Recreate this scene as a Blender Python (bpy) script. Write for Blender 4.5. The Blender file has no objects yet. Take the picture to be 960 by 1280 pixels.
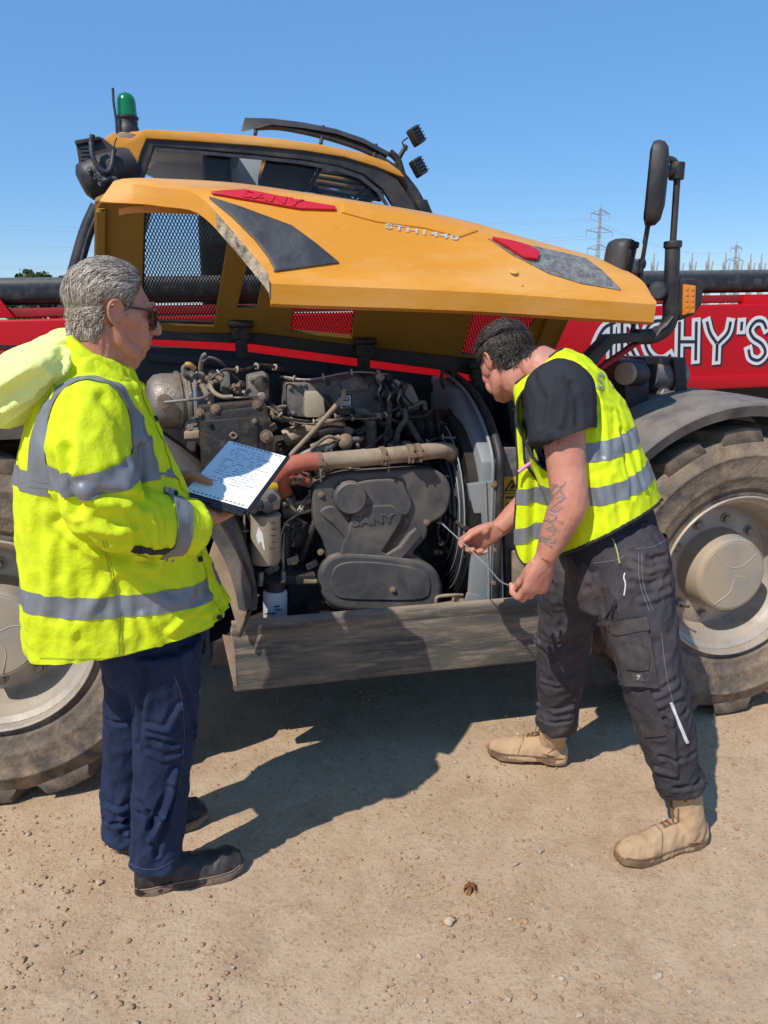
import bpy, bmesh, math, random
import numpy as np
from mathutils import Vector, Matrix, noise
from mathutils.bvhtree import BVHTree
random.seed(7); RNG = np.random.default_rng(7)
SC = bpy.context.scene
COL = SC.collection
R = math.radians
# ------------------------------------------------------------------ camera, sky, sun, exposure
F, PITCH, EYE = 960.0, R(14.0), 1.65           # focal length in photo pixels, downward tilt, eye height
cam = bpy.data.objects.new('camera', bpy.data.cameras.new('camera')); COL.objects.link(cam)
cam.data.sensor_fit = 'VERTICAL'; cam.data.sensor_height = 36; cam.data.lens = 27.0
cam.data.clip_start = .05; cam.data.clip_end = 3000
cam.location = (0, 0, EYE); cam.rotation_euler = (R(90) - PITCH, 0, 0)
SC.camera = cam
SUN_AZ, SUN_EL = R(218.5), R(49.4)             # where the sun stands (clockwise from +Y)
W = bpy.data.worlds.new('World'); SC.world = W; W.use_nodes = True
nt = W.node_tree
sky = nt.nodes.new('ShaderNodeTexSky'); sky.sky_type = 'NISHITA'; sky.sun_disc = False
sky.sun_elevation = SUN_EL; sky.sun_rotation = SUN_AZ
sky.air_density = 1.0; sky.dust_density = .05; sky.ozone_density = 4.0; sky.altitude = 0
bg = nt.nodes['Background']; bg.inputs[1].default_value = .132
hsv = nt.nodes.new('ShaderNodeHueSaturation'); hsv.inputs['Saturation'].default_value = 1.22; nt.links.new(sky.outputs[0], hsv.inputs['Color']); mxs = nt.nodes.new('ShaderNodeMix'); mxs.data_type = 'RGBA'; mxs.inputs[0].default_value = .5; mxs.inputs[7].default_value = (1.35, 3.05, 6.0, 1)   # the even blue of a slightly hazy summer noon
nt.links.new(hsv.outputs[0], mxs.inputs[6]); nt.links.new(mxs.outputs[2], bg.inputs[0])
sl = bpy.data.lights.new('sun', 'SUN'); sl.energy = 4.0; sl.angle = R(.53); sl.color = (1, .95, .87)
so = bpy.data.objects.new('sun', sl); COL.objects.link(so); so.location = (-4, -5, 9)
SUNV = Vector((math.sin(SUN_AZ) * math.cos(SUN_EL), math.cos(SUN_AZ) * math.cos(SUN_EL), math.sin(SUN_EL)))
so.rotation_euler = SUNV.to_track_quat('Z', 'Y').to_euler()
SC.view_settings.view_transform = 'Standard'; SC.view_settings.look = 'None'
SC.view_settings.exposure = .1; SC.view_settings.gamma = 1
SC.cycles.max_bounces = 6; SC.cycles.transparent_max_bounces = 12
SC.cycles.use_denoising = True
# ------------------------------------------------------------------ surveying: photo measurements to metres
CP, SP = math.cos(PITCH), math.sin(PITCH)
EYEV = Vector((0, 0, EYE))
def ray(u, v):
    a, b = (u - 480) / F, (v - 640) / F
    return Vector((a, CP - b * SP, -SP - b * CP))
def wy(u, v, y):
    r = ray(u, v); return EYEV + r * (y / r.y)
def wz(u, v, z=0.0):
    r = ray(u, v); return EYEV + r * ((z - EYE) / r.z)
MA = R(12.8); MO = Vector((-1.19, 2.38, 0))    # the machine stands turned by 12.8 degrees
MX = Vector((math.cos(MA), math.sin(MA), 0)); MY = Vector((-math.sin(MA), math.cos(MA), 0))
def mp(u, v, Y):
    r = ray(u, v); t = (Y - (EYEV - MO).dot(MY)) / r.dot(MY)
    p = EYEV + r * t - MO
    return Vector((p.dot(MX), p.dot(MY), p.z))
def mc(w):                                       # world point to machine coordinates
    p = w - MO; return Vector((p.dot(MX), p.dot(MY), p.z))
def mw(p): return MO + MX * p[0] + MY * p[1] + Vector((0, 0, p[2]))
# ------------------------------------------------------------------ materials
def rgb(r, g, b):                                # sRGB 0..255 to linear
    return tuple(((c / 255 / 12.92) if c / 255 <= .04045 else ((c / 255 + .055) / 1.055) ** 2.4) for c in (r, g, b))
def mat(name, col, rough=.5, metal=0., var=.12, vscale=6., dirt=None, damt=.0, dscale=5., dup=.0, bump=0., bscale=60.,
        bump2=0., b2scale=8., coat=0., spec=.5, sss=0., sssr=(.3, .12, .06), detail=6., col2=None, c2amt=.0, c2scale=20., c2lo=.5, c2hi=.6, trans=0., emit=None, stretch=None, dlo=.42, dhi=.68):
    m = bpy.data.materials.new(name); m.use_nodes = True
    n, l = m.node_tree.nodes, m.node_tree.links
    P = n['Principled BSDF']
    tc = n.new('ShaderNodeTexCoord'); co = tc.outputs['Object']
    if stretch:
        mp_ = n.new('ShaderNodeMapping'); mp_.inputs['Scale'].default_value = stretch; l.new(co, mp_.inputs[0]); co = mp_.outputs[0]
    def nz(scale, det=detail, rough_=.6, dist=0):
        t = n.new('ShaderNodeTexNoise'); t.inputs['Scale'].default_value = scale; t.inputs['Detail'].default_value = det
        t.inputs['Roughness'].default_value = rough_; t.inputs['Distortion'].default_value = dist; l.new(co, t.inputs['Vector']); return t.outputs[0]
    def ramp(f, lo, hi):
        t = n.new('ShaderNodeMapRange'); t.inputs[1].default_value = lo; t.inputs[2].default_value = hi; l.new(f, t.inputs[0]); t.clamp = True; return t.outputs[0]
    def mix(f, a, b):
        t = n.new('ShaderNodeMix'); t.data_type = 'RGBA'
        if isinstance(f, (int, float)): t.inputs[0].default_value = f
        else: l.new(f, t.inputs[0])
        for s, x in ((6, a), (7, b)):
            if isinstance(x, tuple): t.inputs[s].default_value = (*x, 1)
            else: l.new(x, t.inputs[s])
        return t.outputs[2]
    def math_(op, a, b):
        t = n.new('ShaderNodeMath'); t.operation = op; t.use_clamp = True
        for s, x in ((0, a), (1, b)):
            if isinstance(x, (int, float)): t.inputs[s].default_value = x
            else: l.new(x, t.inputs[s])
        return t.outputs[0]
    c = tuple(col)
    rr = None
    if var:
        d = tuple(max(0, x * (1 - var)) for x in col); e = tuple(min(1, x * (1 + var)) for x in col)
        c = mix(ramp(nz(vscale), .3, .7), d, e)
    if col2:
        c = mix(math_('MULTIPLY', ramp(nz(c2scale, 8, .7), c2lo, c2hi), c2amt), c, tuple(col2))
    if dirt:
        f = math_('MULTIPLY', ramp(nz(dscale, 9, .68, .4), dlo, dhi), damt)
        if dup:
            g = n.new('ShaderNodeNewGeometry'); sx = n.new('ShaderNodeSeparateXYZ'); l.new(g.outputs['Normal'], sx.inputs[0])
            u = math_('MULTIPLY', ramp(sx.outputs[2], .1, .9), dup)
            f = math_('MAXIMUM', f, math_('MULTIPLY', u, ramp(nz(dscale * 2.3, 8, .65), .2, .55)))
        c = mix(f, c, tuple(dirt))
        t = n.new('ShaderNodeMapRange'); t.inputs[3].default_value = rough; t.inputs[4].default_value = .92; l.new(f, t.inputs[0]); rr = t.outputs[0]
    if isinstance(c, tuple): P.inputs['Base Color'].default_value = (*c, 1)
    else: l.new(c, P.inputs['Base Color'])
    if rr is not None: l.new(rr, P.inputs['Roughness'])
    else: P.inputs['Roughness'].default_value = rough
    P.inputs['Metallic'].default_value = metal
    P.inputs['Specular IOR Level'].default_value = spec
    if coat: P.inputs['Coat Weight'].default_value = coat; P.inputs['Coat Roughness'].default_value = .15
    if sss:
        P.inputs['Subsurface Weight'].default_value = sss; P.inputs['Subsurface Radius'].default_value = sssr; P.inputs['Subsurface Scale'].default_value = .012
    if trans: P.inputs['Transmission Weight'].default_value = trans
    if bump or bump2:
        h = None
        for s, sc in ((bump, bscale), (bump2, b2scale)):
            if not s: continue
            b = n.new('ShaderNodeBump'); b.inputs['Strength'].default_value = s; b.inputs['Distance'].default_value = .6 / sc
            l.new(nz(sc, 4), b.inputs['Height'])
            if h: l.new(h, b.inputs['Normal'])
            h = b.outputs[0]
        l.new(h, P.inputs['Normal'])
    return m
DUST = rgb(176, 150, 122)
# ------------------------------------------------------------------ mesh builder
def frame_from(d, up=Vector((0, 0, 1))):
    d = Vector(d).normalized(); up = Vector(up)
    if abs(d.dot(up.normalized())) > .98: up = Vector((0, 1, 0)) if abs(d.y) < .9 else Vector((1, 0, 0))
    x = up.cross(d).normalized(); y = d.cross(x).normalized()
    return x, y, d
def catmull(pts, n=6):
    P = [Vector(p) for p in pts]
    if len(P) < 3: return P
    Q = [P[0] * 2 - P[1]] + P + [P[-1] * 2 - P[-2]]; out = []
    for i in range(1, len(Q) - 2):
        a, b, c, d = Q[i - 1:i + 3]
        for k in range(n):
            t = k / n
            out.append(.5 * ((2 * b) + (c - a) * t + (2 * a - 5 * b + 4 * c - d) * t * t + (3 * b - a - 3 * c + d) * t ** 3))
    out.append(P[-1]); return out
def lerpseq(vals, n):
    m = len(vals) - 1; out = []
    for i in range(n):
        t = i / (n - 1) * m; k = min(int(t), m - 1); f = t - k
        out.append(vals[k] * (1 - f) + vals[k + 1] * f)
    return out
class MB:
    def __init__(s): s.v = []; s.f = []; s.m = []; s.mi = 0
    def add(s, vs, fs):
        o = len(s.v); s.v += [tuple(x) for x in vs]
        for f in fs: s.f.append(tuple(o + i for i in f)); s.m.append(s.mi)
        return s
    def box(s, c, size, rot=None, d=None):
        hx, hy, hz = [x / 2 for x in size]; c = Vector(c)
        vs = [Vector((x, y, z)) for x in (-hx, hx) for y in (-hy, hy) for z in (-hz, hz)]
        if rot is not None: vs = [rot @ v for v in vs]
        return s.add([c + v for v in vs], [(0, 1, 3, 2), (4, 6, 7, 5), (0, 4, 5, 1), (2, 3, 7, 6), (0, 2, 6, 4), (1, 5, 7, 3)])
    def hexa(s, a, b):                           # two quads, corner by corner
        vs = list(a) + list(b)
        return s.add(vs, [(3, 2, 1, 0), (4, 5, 6, 7), (0, 1, 5, 4), (1, 2, 6, 5), (2, 3, 7, 6), (3, 0, 4, 7)])
    def prism(s, poly, off):                     # 3-D polygon pushed along a vector
        n = len(poly); off = Vector(off); a = [Vector(p) for p in poly]; b = [p + off for p in a]
        return s.add(a + b, [tuple(range(n))[::-1], tuple(range(n, 2 * n))] + [(i, (i + 1) % n, n + (i + 1) % n, n + i) for i in range(n)])
    def lathe(s, prof, c, axis, n=32, up=(0, 0, 1), cap=True):
        x, y, d = frame_from(axis, Vector(up)); c = Vector(c); vs = []
        for r, h in prof:
            for i in range(n):
                a = 2 * math.pi * i / n; vs.append(c + d * h + (x * math.cos(a) + y * math.sin(a)) * r)
        fs = [(j * n + i, j * n + (i + 1) % n, (j + 1) * n + (i + 1) % n, (j + 1) * n + i) for j in range(len(prof) - 1) for i in range(n)]
        if cap:
            if prof[0][0] > 1e-5: fs.append(tuple(range(n))[::-1])
            if prof[-1][0] > 1e-5: fs.append(tuple((len(prof) - 1) * n + i for i in range(n)))
        return s.add(vs, fs)
    def cyl(s, a, b, r, r2=None, n=20):
        a, b = Vector(a), Vector(b); r2 = r if r2 is None else r2
        return s.lathe([(r, 0), (r2, (b - a).length)], a, b - a, n)
    def tube(s, pts, r, n=10, sm=6, sq=None, up=None, closed=False):
        P = catmull(pts, sm) if sm else [Vector(p) for p in pts]
        rr = lerpseq(list(r), len(P)) if isinstance(r, (list, tuple)) else [r] * len(P)
        qq = lerpseq(list(sq), len(P)) if isinstance(sq, (list, tuple)) else [sq or 1.0] * len(P)
        vs = []; x = None
        for i, p in enumerate(P):
            d = (P[min(i + 1, len(P) - 1)] - P[max(i - 1, 0)]).normalized()
            if up is not None: x = Vector(up).cross(d).normalized()
            elif x is None: x = frame_from(d)[0]
            else:
                x = (x - d * x.dot(d)); x = x.normalized() if x.length > 1e-6 else frame_from(d)[0]
            y = d.cross(x)
            for k in range(n):
                a = 2 * math.pi * k / n; vs.append(p + x * math.cos(a) * rr[i] * qq[i] + y * math.sin(a) * rr[i])
        L = len(P)
        fs = [(j * n + i, j * n + (i + 1) % n, (j + 1) * n + (i + 1) % n, (j + 1) * n + i) for j in range(L - 1) for i in range(n)]
        fs += [tuple(range(n))[::-1], tuple((L - 1) * n + i for i in range(n))]
        return s.add(vs, fs)
    def rings(s, rings, cap=True):               # list of equal-length point rings
        n = len(rings[0]); vs = [p for r in rings for p in r]
        fs = [(j * n + i, j * n + (i + 1) % n, (j + 1) * n + (i + 1) % n, (j + 1) * n + i) for j in range(len(rings) - 1) for i in range(n)]
        if cap: fs += [tuple(range(n))[::-1], tuple((len(rings) - 1) * n + i for i in range(n))]
        return s.add(vs, fs)
    def ell(s, c, rad, rot=None, nu=20, nv=12):
        c = Vector(c); rings = []
        for j in range(1, nv):
            t = math.pi * j / nv
            rings.append([Vector((math.sin(t) * math.cos(2 * math.pi * i / nu) * rad[0], math.sin(t) * math.sin(2 * math.pi * i / nu) * rad[1], -math.cos(t) * rad[2])) for i in range(nu)])
        vs = [p for r in rings for p in r] + [Vector((0, 0, -rad[2])), Vector((0, 0, rad[2]))]
        if rot is not None: vs = [rot @ v for v in vs]
        L = len(rings)
        fs = [(j * nu + i, j * nu + (i + 1) % nu, (j + 1) * nu + (i + 1) % nu, (j + 1) * nu + i) for j in range(L - 1) for i in range(nu)]
        fs += [(L * nu, (i + 1) % nu, i) for i in range(nu)] + [(L * nu + 1, (L - 1) * nu + i, (L - 1) * nu + (i + 1) % nu) for i in range(nu)]
        return s.add([c + v for v in vs], fs)
    def mesh(s, name, bevel=0, seg=2, bang=35):
        me = bpy.data.meshes.new(name); me.from_pydata(s.v, [], s.f); me.update()
        me.polygons.foreach_set('material_index', s.m)
        bm = bmesh.new(); bm.from_mesh(me); bmesh.ops.recalc_face_normals(bm, faces=bm.faces)
        if bevel:
            es = [e for e in bm.edges if len(e.link_faces) == 2 and e.calc_face_angle(0) > R(bang)]
            bmesh.ops.bevel(bm, geom=es, offset=bevel, segments=seg, profile=.6, affect='EDGES', clamp_overlap=True)
        bm.to_mesh(me); bm.free(); return me
    def build(s, name, mats, parent=None, bevel=0, seg=2, smooth=40, bang=35):
        me = s.mesh(name, bevel, seg, bang)
        return link(name, me, mats, parent, smooth)
def link(name, me, mats, parent=None, smooth=40):
    for m in (mats if isinstance(mats, (list, tuple)) else [mats]): me.materials.append(m)
    if smooth:
        me.polygons.foreach_set('use_smooth', [True] * len(me.polygons))
        if smooth < 180: me.set_sharp_from_angle(angle=R(smooth))
    o = bpy.data.objects.new(name, me); COL.objects.link(o)
    if parent: o.parent = parent
    return o
def empty(name, loc=(0, 0, 0), rz=0, parent=None):
    o = bpy.data.objects.new(name, None); COL.objects.link(o); o.location = loc; o.rotation_euler = (0, 0, rz); o.empty_display_size = .1
    if parent: o.parent = parent
    return o
def tag(o, label=None, cat=None, group=None, kind=None):
    for k, x in (('label', label), ('category', cat), ('group', group), ('kind', kind)):
        if x: o[k] = x
    return o
def dup(o, parent=None, **kw):
    c = o.copy(); COL.objects.link(c); c.parent = parent
    for ch in list(o.children): dup(ch, c)
    return c
def applied(me_or_mb, mods, name='tmp'):         # evaluate modifiers on a throw-away object
    me = me_or_mb.mesh(name) if isinstance(me_or_mb, MB) else me_or_mb
    o = bpy.data.objects.new(name, me); COL.objects.link(o)
    for typ, kw in mods:
        m = o.modifiers.new(typ, typ)
        for k, x in kw.items(): setattr(m, k, x)
    dg = bpy.context.evaluated_depsgraph_get(); dg.update()
    out = bpy.data.meshes.new_from_object(o.evaluated_get(dg))
    bpy.data.objects.remove(o); bpy.data.meshes.remove(me)
    return out
def curve_mesh(outlines, thick, bevel=0., name='shape'):   # filled 2-D outlines (holes allowed), extruded both ways by thick/2
    cu = bpy.data.curves.new(name, 'CURVE'); cu.dimensions = '2D'; cu.fill_mode = 'BOTH'; cu.extrude = thick / 2; cu.bevel_depth = bevel; cu.bevel_resolution = 1
    for o in outlines:
        sp = cu.splines.new('POLY'); sp.points.add(len(o) - 1); sp.use_cyclic_u = True
        for p, q in zip(sp.points, o): p.co = (q[0], q[1], 0, 1)
    ob = bpy.data.objects.new(name, cu); COL.objects.link(ob)
    dg = bpy.context.evaluated_depsgraph_get(); dg.update()
    me = bpy.data.meshes.new_from_object(ob.evaluated_get(dg)); bpy.data.objects.remove(ob); bpy.data.curves.remove(cu)
    return me
def text_mesh(txt, size, thick, shear=0., space=1., bevel=0., offset=0.):
    cu = bpy.data.curves.new('text', 'FONT'); cu.body = txt; cu.size = size; cu.extrude = thick / 2; cu.shear = shear; cu.space_character = space; cu.bevel_depth = bevel; cu.offset = offset
    cu.align_x = 'CENTER'; cu.align_y = 'CENTER'; cu.resolution_u = 3
    ob = bpy.data.objects.new('text', cu); COL.objects.link(ob)
    dg = bpy.context.evaluated_depsgraph_get(); dg.update()
    me = bpy.data.meshes.new_from_object(ob.evaluated_get(dg)); bpy.data.objects.remove(ob); bpy.data.curves.remove(cu)
    return me
def place(me, o, x, y, z=None):                  # move a flat mesh into the frame (origin, x axis, y axis)
    x, y = Vector(x).normalized(), Vector(y).normalized(); z = x.cross(y).normalized(); y = z.cross(x)
    me.transform(Matrix(((x.x, y.x, z.x, o[0]), (x.y, y.y, z.y, o[1]), (x.z, y.z, z.z, o[2]), (0, 0, 0, 1)))); return me
def bvh_of(me): return BVHTree.FromPolygons([v.co.copy() for v in me.vertices], [tuple(p.vertices) for p in me.polygons])
# ================================================================== the setting
def gz(x, y):
    a = .014 * noise.noise(Vector((x * 1.3, y * 1.3, 3))) + .006 * noise.noise(Vector((x * 4, y * 4, 7)))
    a += .0055 * noise.noise(Vector((x * 11, y * 11, 1))) * (.4 + noise.noise(Vector((x * 1.7, y * 1.7, 31))) ** 2 * 6) + .0026 * noise.noise(Vector((x * 34, y * 34, 5)))
    return a - .004
def ground_material():
    m = bpy.data.materials.new('packed_dirt'); m.use_nodes = True; n, l = m.node_tree.nodes, m.node_tree.links
    P = n['Principled BSDF']; tc = n.new('ShaderNodeTexCoord'); co = tc.outputs['Object']
    def nz(sc, det=8, ro=.65, dist=0.):
        t = n.new('ShaderNodeTexNoise'); t.inputs['Scale'].default_value = sc; t.inputs['Detail'].default_value = det; t.inputs['Roughness'].default_value = ro; t.inputs['Distortion'].default_value = dist
        l.new(co, t.inputs[0]); return t.outputs[0]
    def ramp(f, a, b, c=0., d=1.):
        t = n.new('ShaderNodeMapRange'); t.inputs[1].default_value = a; t.inputs[2].default_value = b; t.inputs[3].default_value = c; t.inputs[4].default_value = d; l.new(f, t.inputs[0]); return t.outputs[0]
    def mix(f, a, b, mode='MIX'):
        t = n.new('ShaderNodeMix'); t.data_type = 'RGBA'; t.blend_type = mode; l.new(f, t.inputs[0])
        for s, x in ((6, a), (7, b)):
            if isinstance(x, tuple): t.inputs[s].default_value = (*x, 1)
            else: l.new(x, t.inputs[s])
        return t.outputs[2]
    c = mix(ramp(nz(1.1), .3, .7), rgb(174, 146, 116), rgb(190, 161, 129))
    c = mix(ramp(nz(5.5, 9, .7, .5), .42, .72), c, rgb(202, 175, 144))
    c = mix(ramp(nz(2.3, 9, .72, .8), .52, .74, 0, .7), c, rgb(138, 109, 84))
    c = mix(ramp(nz(.85, 7, .6, 1.2), .48, .66, 0, .65), c, rgb(206, 182, 152))
    c = mix(ramp(nz(9, 8, .75, 1.5), .60, .72, 0, .45), c, rgb(122, 96, 74))
    c = mix(ramp(nz(55, 6, .7), .52, .72, 0, .6), c, rgb(200, 176, 148))
    c = mix(ramp(nz(90, 5, .7), .56, .70, 0, .6), c, rgb(112, 88, 68))
    c = mix(ramp(nz(210, 4, .7), .58, .68, 0, .5), c, rgb(100, 78, 60))
    c = mix(ramp(nz(28, 8, .75, .8), .56, .70, 0, .5), c, rgb(140, 110, 84))
    v = n.new('ShaderNodeTexVoronoi'); v.inputs['Scale'].default_value = 120; v.inputs['Randomness'].default_value = 1; l.new(co, v.inputs[0])
    sel = n.new('ShaderNodeSeparateColor'); l.new(v.outputs['Color'], sel.inputs[0])
    c = mix(ramp(sel.outputs[0], .82, .84, 0, .30), c, rgb(196, 172, 144))
    c = mix(ramp(sel.outputs[1], .92, .93, 0, .30), c, rgb(130, 108, 86))
    l.new(c, P.inputs['Base Color']); P.inputs['Roughness'].default_value = .95; P.inputs['Specular IOR Level'].default_value = .2
    h = None
    for src, st, di in ((nz(330, 5, .7), .42, .0026), (nz(95, 7, .75), .40, .0045), (v.outputs['Distance'], .16, .004), (nz(14, 9, .7, .5), .5, .016)):
        b = n.new('ShaderNodeBump'); b.inputs['Strength'].default_value = st; b.inputs['Distance'].default_value = di; l.new(src, b.inputs['Height'])
        if h: l.new(h, b.inputs['Normal'])
        h = b.outputs[0]
    l.new(h, P.inputs['Normal']); return m
def make_ground():
    N = 420; t = np.linspace(-1, 1, N)
    g = np.sinh(t * 6.4) / np.sinh(6.4) * 900 + t * 2.6
    xs, ys = g, g + 2.3; vs = []
    for y in ys:
        for x in xs:
            vs.append((x, y, gz(x, y) if abs(x) < 12 and abs(y - 2.3) < 12 else -.004))
    fs = [(j * N + i, j * N + i + 1, (j + 1) * N + i + 1, (j + 1) * N + i) for j in range(N - 1) for i in range(N - 1)]
    me = bpy.data.meshes.new('ground'); me.from_pydata(vs, [], fs); me.update()
    return tag(link('ground', me, ground_material(), None, 180), kind='structure')
make_ground()
M_stone = mat('pale_stone', rgb(186, 166, 142), .95, var=.25, vscale=30, bump=.5, bscale=140, dirt=rgb(165, 138, 110), damt=.7, dscale=25, spec=.2)
M_stone2 = mat('brown_stone', rgb(168, 138, 106), .95, var=.25, vscale=40, bump=.5, bscale=140, spec=.2)
M_straw = mat('dry_straw', rgb(196, 160, 110), .9, var=.3, vscale=30)
def stone_pts(r, sub=2, seed=0, flat=.65, amp=.35):
    bm = bmesh.new(); bmesh.ops.create_icosphere(bm, subdivisions=sub, radius=1)
    rs = random.Random(seed); off = Vector((rs.random() * 50, rs.random() * 50, rs.random() * 50))
    cuts = [(Vector((rs.uniform(-1, 1), rs.uniform(-1, 1), rs.uniform(-.6, 1))).normalized(), rs.uniform(.55, .85)) for _ in range(9)]
    for v in bm.verts:
        for d, h in cuts:
            e = v.co.dot(d) - h
            if e > 0: v.co -= d * e * .9
        v.co *= 1 + amp * noise.noise(v.co * 1.2 + off)
        v.co = Vector((v.co.x * r * (1 + .3 * math.sin(seed)), v.co.y * r, v.co.z * r * flat))
    out = ([v.co.copy() for v in bm.verts], [tuple(v.index for v in f.verts) for f in bm.faces]); bm.free(); return out
def stone(u, v, r, label, m=M_stone, seed=1, flat=.65):
    b = MB(); b.add(*stone_pts(r, 3, seed, flat)); o = b.build('stone', m, None, smooth=28)
    p = wz(u, v); o.location = (p.x, p.y, gz(p.x, p.y) + r * flat * .55); o.rotation_euler = (0, 0, seed * 1.7)
    return tag(o, label, 'stone', 'loose stones on the dirt')
for a in ((562, 1153, .0185, 'whitish angular stone just below the rusty metal scrap', 3, .8), (644, 1081, .0125, 'pale grey stone to the left of the tan boot toe', 5, .7),
          (676, 1063, .0125, 'round light stone nearest the toe of the tan front boot', 8, .85), (680, 1139, .0095, 'small pale stone to the right of the rusty scrap', 9, .6),
          (638, 1151, .009, 'small beige stone between the rusty scrap and the right edge', 12, .6), (124, 1103, .012, 'light brown flat stone left of the black shoe heel', 14, .5),
          (822, 1219, .014, 'whitish half buried stone by the dark crack at lower right', 15, .5), (524, 1196, .010, 'small chalky stone below the whitish angular stone', 17, .6),
          (601, 1176, .008, 'little tan stone a hand right of the whitish angular stone', 19, .7), (712, 1008, .010, 'small pale stone between the two tan boots', 21, .6),
          (862, 1240, .009, 'small white stone in the bottom right corner of the ground', 23, .6), (90, 1180, .008, 'little grey stone in the lower left of the bare dirt', 27, .6)):
    stone(a[0], a[1], a[2], a[3], M_stone, a[4], a[5])
def gravel():
    protos = [stone_pts(1, 1, k, .6) for k in range(8)]
    b = MB(); rs = random.Random(11)
    for i in range(15000):
        y = 1.15 + 3.2 * rs.random() ** 1.2; x = rs.uniform(-.62, .62) * (y + .35)
        cl = noise.noise(Vector((x * 1.6, y * 1.6, 9))) + .5 * noise.noise(Vector((x * 5, y * 5, 2)))
        if cl < -.60 + .45 * rs.random(): continue
        r = .0012 + .0070 * rs.random() ** 6 + .0012 * rs.random()
        if cl > .25: r *= 1.25
        vs, fs = protos[rs.randrange(8)]; a = rs.uniform(0, 6.28); ca, sa = math.cos(a), math.sin(a); z = gz(x, y) + r * .25
        b.mi = 0 if rs.random() < .2 else 1
        b.add([(x + (v.x * ca - v.y * sa) * r, y + (v.x * sa + v.y * ca) * r, z + v.z * r) for v in vs], fs)
    o = b.build('gravel', [M_stone, M_stone2], None, smooth=0); tag(o, 'fine gravel and grit scattered over the dirt', 'gravel', kind='stuff')
    b = MB()
    for i in range(520):
        y = 1.15 + 2.6 * rs.random(); x = rs.uniform(-.6, .6) * (y + .3)
        if rs.random() < .35: x = .22 + rs.gauss(0, .10); y = 1.93 + rs.gauss(0, .06)
        L = rs.uniform(.006, .022); a = rs.uniform(0, 6.28); w = rs.uniform(.0006, .0013); z = gz(x, y) + .0015
        d = Vector((math.cos(a), math.sin(a), rs.uniform(-.05, .12))); s = Vector((-d.y, d.x, 0)) * w
        p = Vector((x, y, z)); q = p + d * L; mid = (p + q) / 2 + s * rs.uniform(-3, 3) + Vector((0, 0, w * 2))
        b.add([p - s, p + s, mid + s, mid - s, q, mid + Vector((0, 0, w))], [(0, 1, 2, 3), (3, 2, 4), (0, 3, 5), (1, 2, 5)])
    tag(b.build('straw_litter', M_straw, None, smooth=0), 'dry straw bits lying on the dirt', 'litter', kind='stuff')
gravel()
# rusty curled scrap with a tongue, half buried
M_rust = mat('rusty_iron', rgb(120, 70, 38), .9, var=.35, vscale=40, bump=.6, bscale=200, dirt=rgb(190, 135, 80), damt=.6, dscale=60)
def scrap():
    p = wz(588, 1113); root = empty('metal_scrap', (p.x, p.y, gz(p.x, p.y)), R(-15))
    tag(root, 'rusty curled metal scrap sticking out of the dirt', 'scrap')
    b = MB(); rings = []
    for k in range(19):                            # a curled, torn strip standing up as an arch, open towards the front
        a = R(-14 + 208 * k / 18); r_ = .019 + .0015 * math.sin(k * 1.3); w0 = -.010 + .003 * math.sin(k * .9); w1 = .012 + .002 * math.cos(k * 1.7)
        c_, s_ = math.cos(a), math.sin(a)
        rings.append([(r_ * c_, w0 + .006 * s_, .006 + r_ * s_), (r_ * .86 * c_, w0 + .006 * s_, .006 + r_ * .86 * s_), (r_ * .80 * c_, w1 + .004 * s_, .004 + r_ * .78 * s_), (r_ * .95 * c_, w1 + .004 * s_, .004 + r_ * .92 * s_)])
    b.rings(rings); b.build('curled_rim', M_rust, root)
    b = MB(); b.tube([(.001, .006, .016), (-.002, -.006, .013), (-.005, -.020, .003)], [.0035, .0055, .0045], 8, sq=[1, 1.4, 1.5]); b.build('tongue', M_rust, root)
scrap()
# ------------------------------------------------------------------ palisade fence
M_galv = mat('weathered_galvanised_steel', rgb(176, 176, 168), .6, .35, var=.2, vscale=9, dirt=rgb(150, 140, 115), damt=.4)
def palisade():
    y0 = 9.2; a = R(2); root = empty('palisade_fence', (6.2, y0, 0), a); tag(root, 'tall grey steel palisade fence with pointed tops behind the red boom', 'fence')
    b = MB(); zs = [(-.033, 0), (-.012, .022), (.012, .022), (.033, 0)]; prof = [(x, y) for x, y in zs] + [(x, y - .004) for x, y in zs[::-1]]
    vs = []
    for z in (.06, 2.12): vs += [(x, y, z) for x, y in prof]
    n = 8; fs = [(i, (i + 1) % n, n + (i + 1) % n, n + i) for i in range(n)] + [tuple(range(n))[::-1], tuple(range(n, 2 * n))]
    b.add(vs, fs)
    for cx, h, w in ((-.020, 2.30, .015), (0, 2.40, .022), (.020, 2.30, .015)):   # three splayed points
        y = .022 if cx == 0 else .011
        b.hexa([(cx - w, y - .003, 2.1), (cx + w, y - .003, 2.1), (cx + w, y + .003, 2.1), (cx - w, y + .003, 2.1)],
               [(cx * 1.9 - .006, y - .012 if cx else y + .012, h), (cx * 1.9 + .006, y - .012 if cx else y + .012, h), (cx * 1.9 + .006, y - .008 if cx else y + .016, h), (cx * 1.9 - .006, y - .008 if cx else y + .016, h)])
    first = b.build('pale', M_galv, root, smooth=0); first.location = (-3.3, 0, 0)
    for k in range(1, 27):
        c = first.copy(); COL.objects.link(c); c.parent = root; c.location = (-3.3 + .158 * k, 0, random.uniform(-.02, .02)); c.rotation_euler = (random.uniform(-.02, .02), random.uniform(-.012, .012), 0)
    for z in (.5, 1.75):
        b = MB(); b.box((-1.2, -.03, z), (4.4, .05, .05)); b.build('rail', M_galv, root, smooth=0)
palisade()
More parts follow.
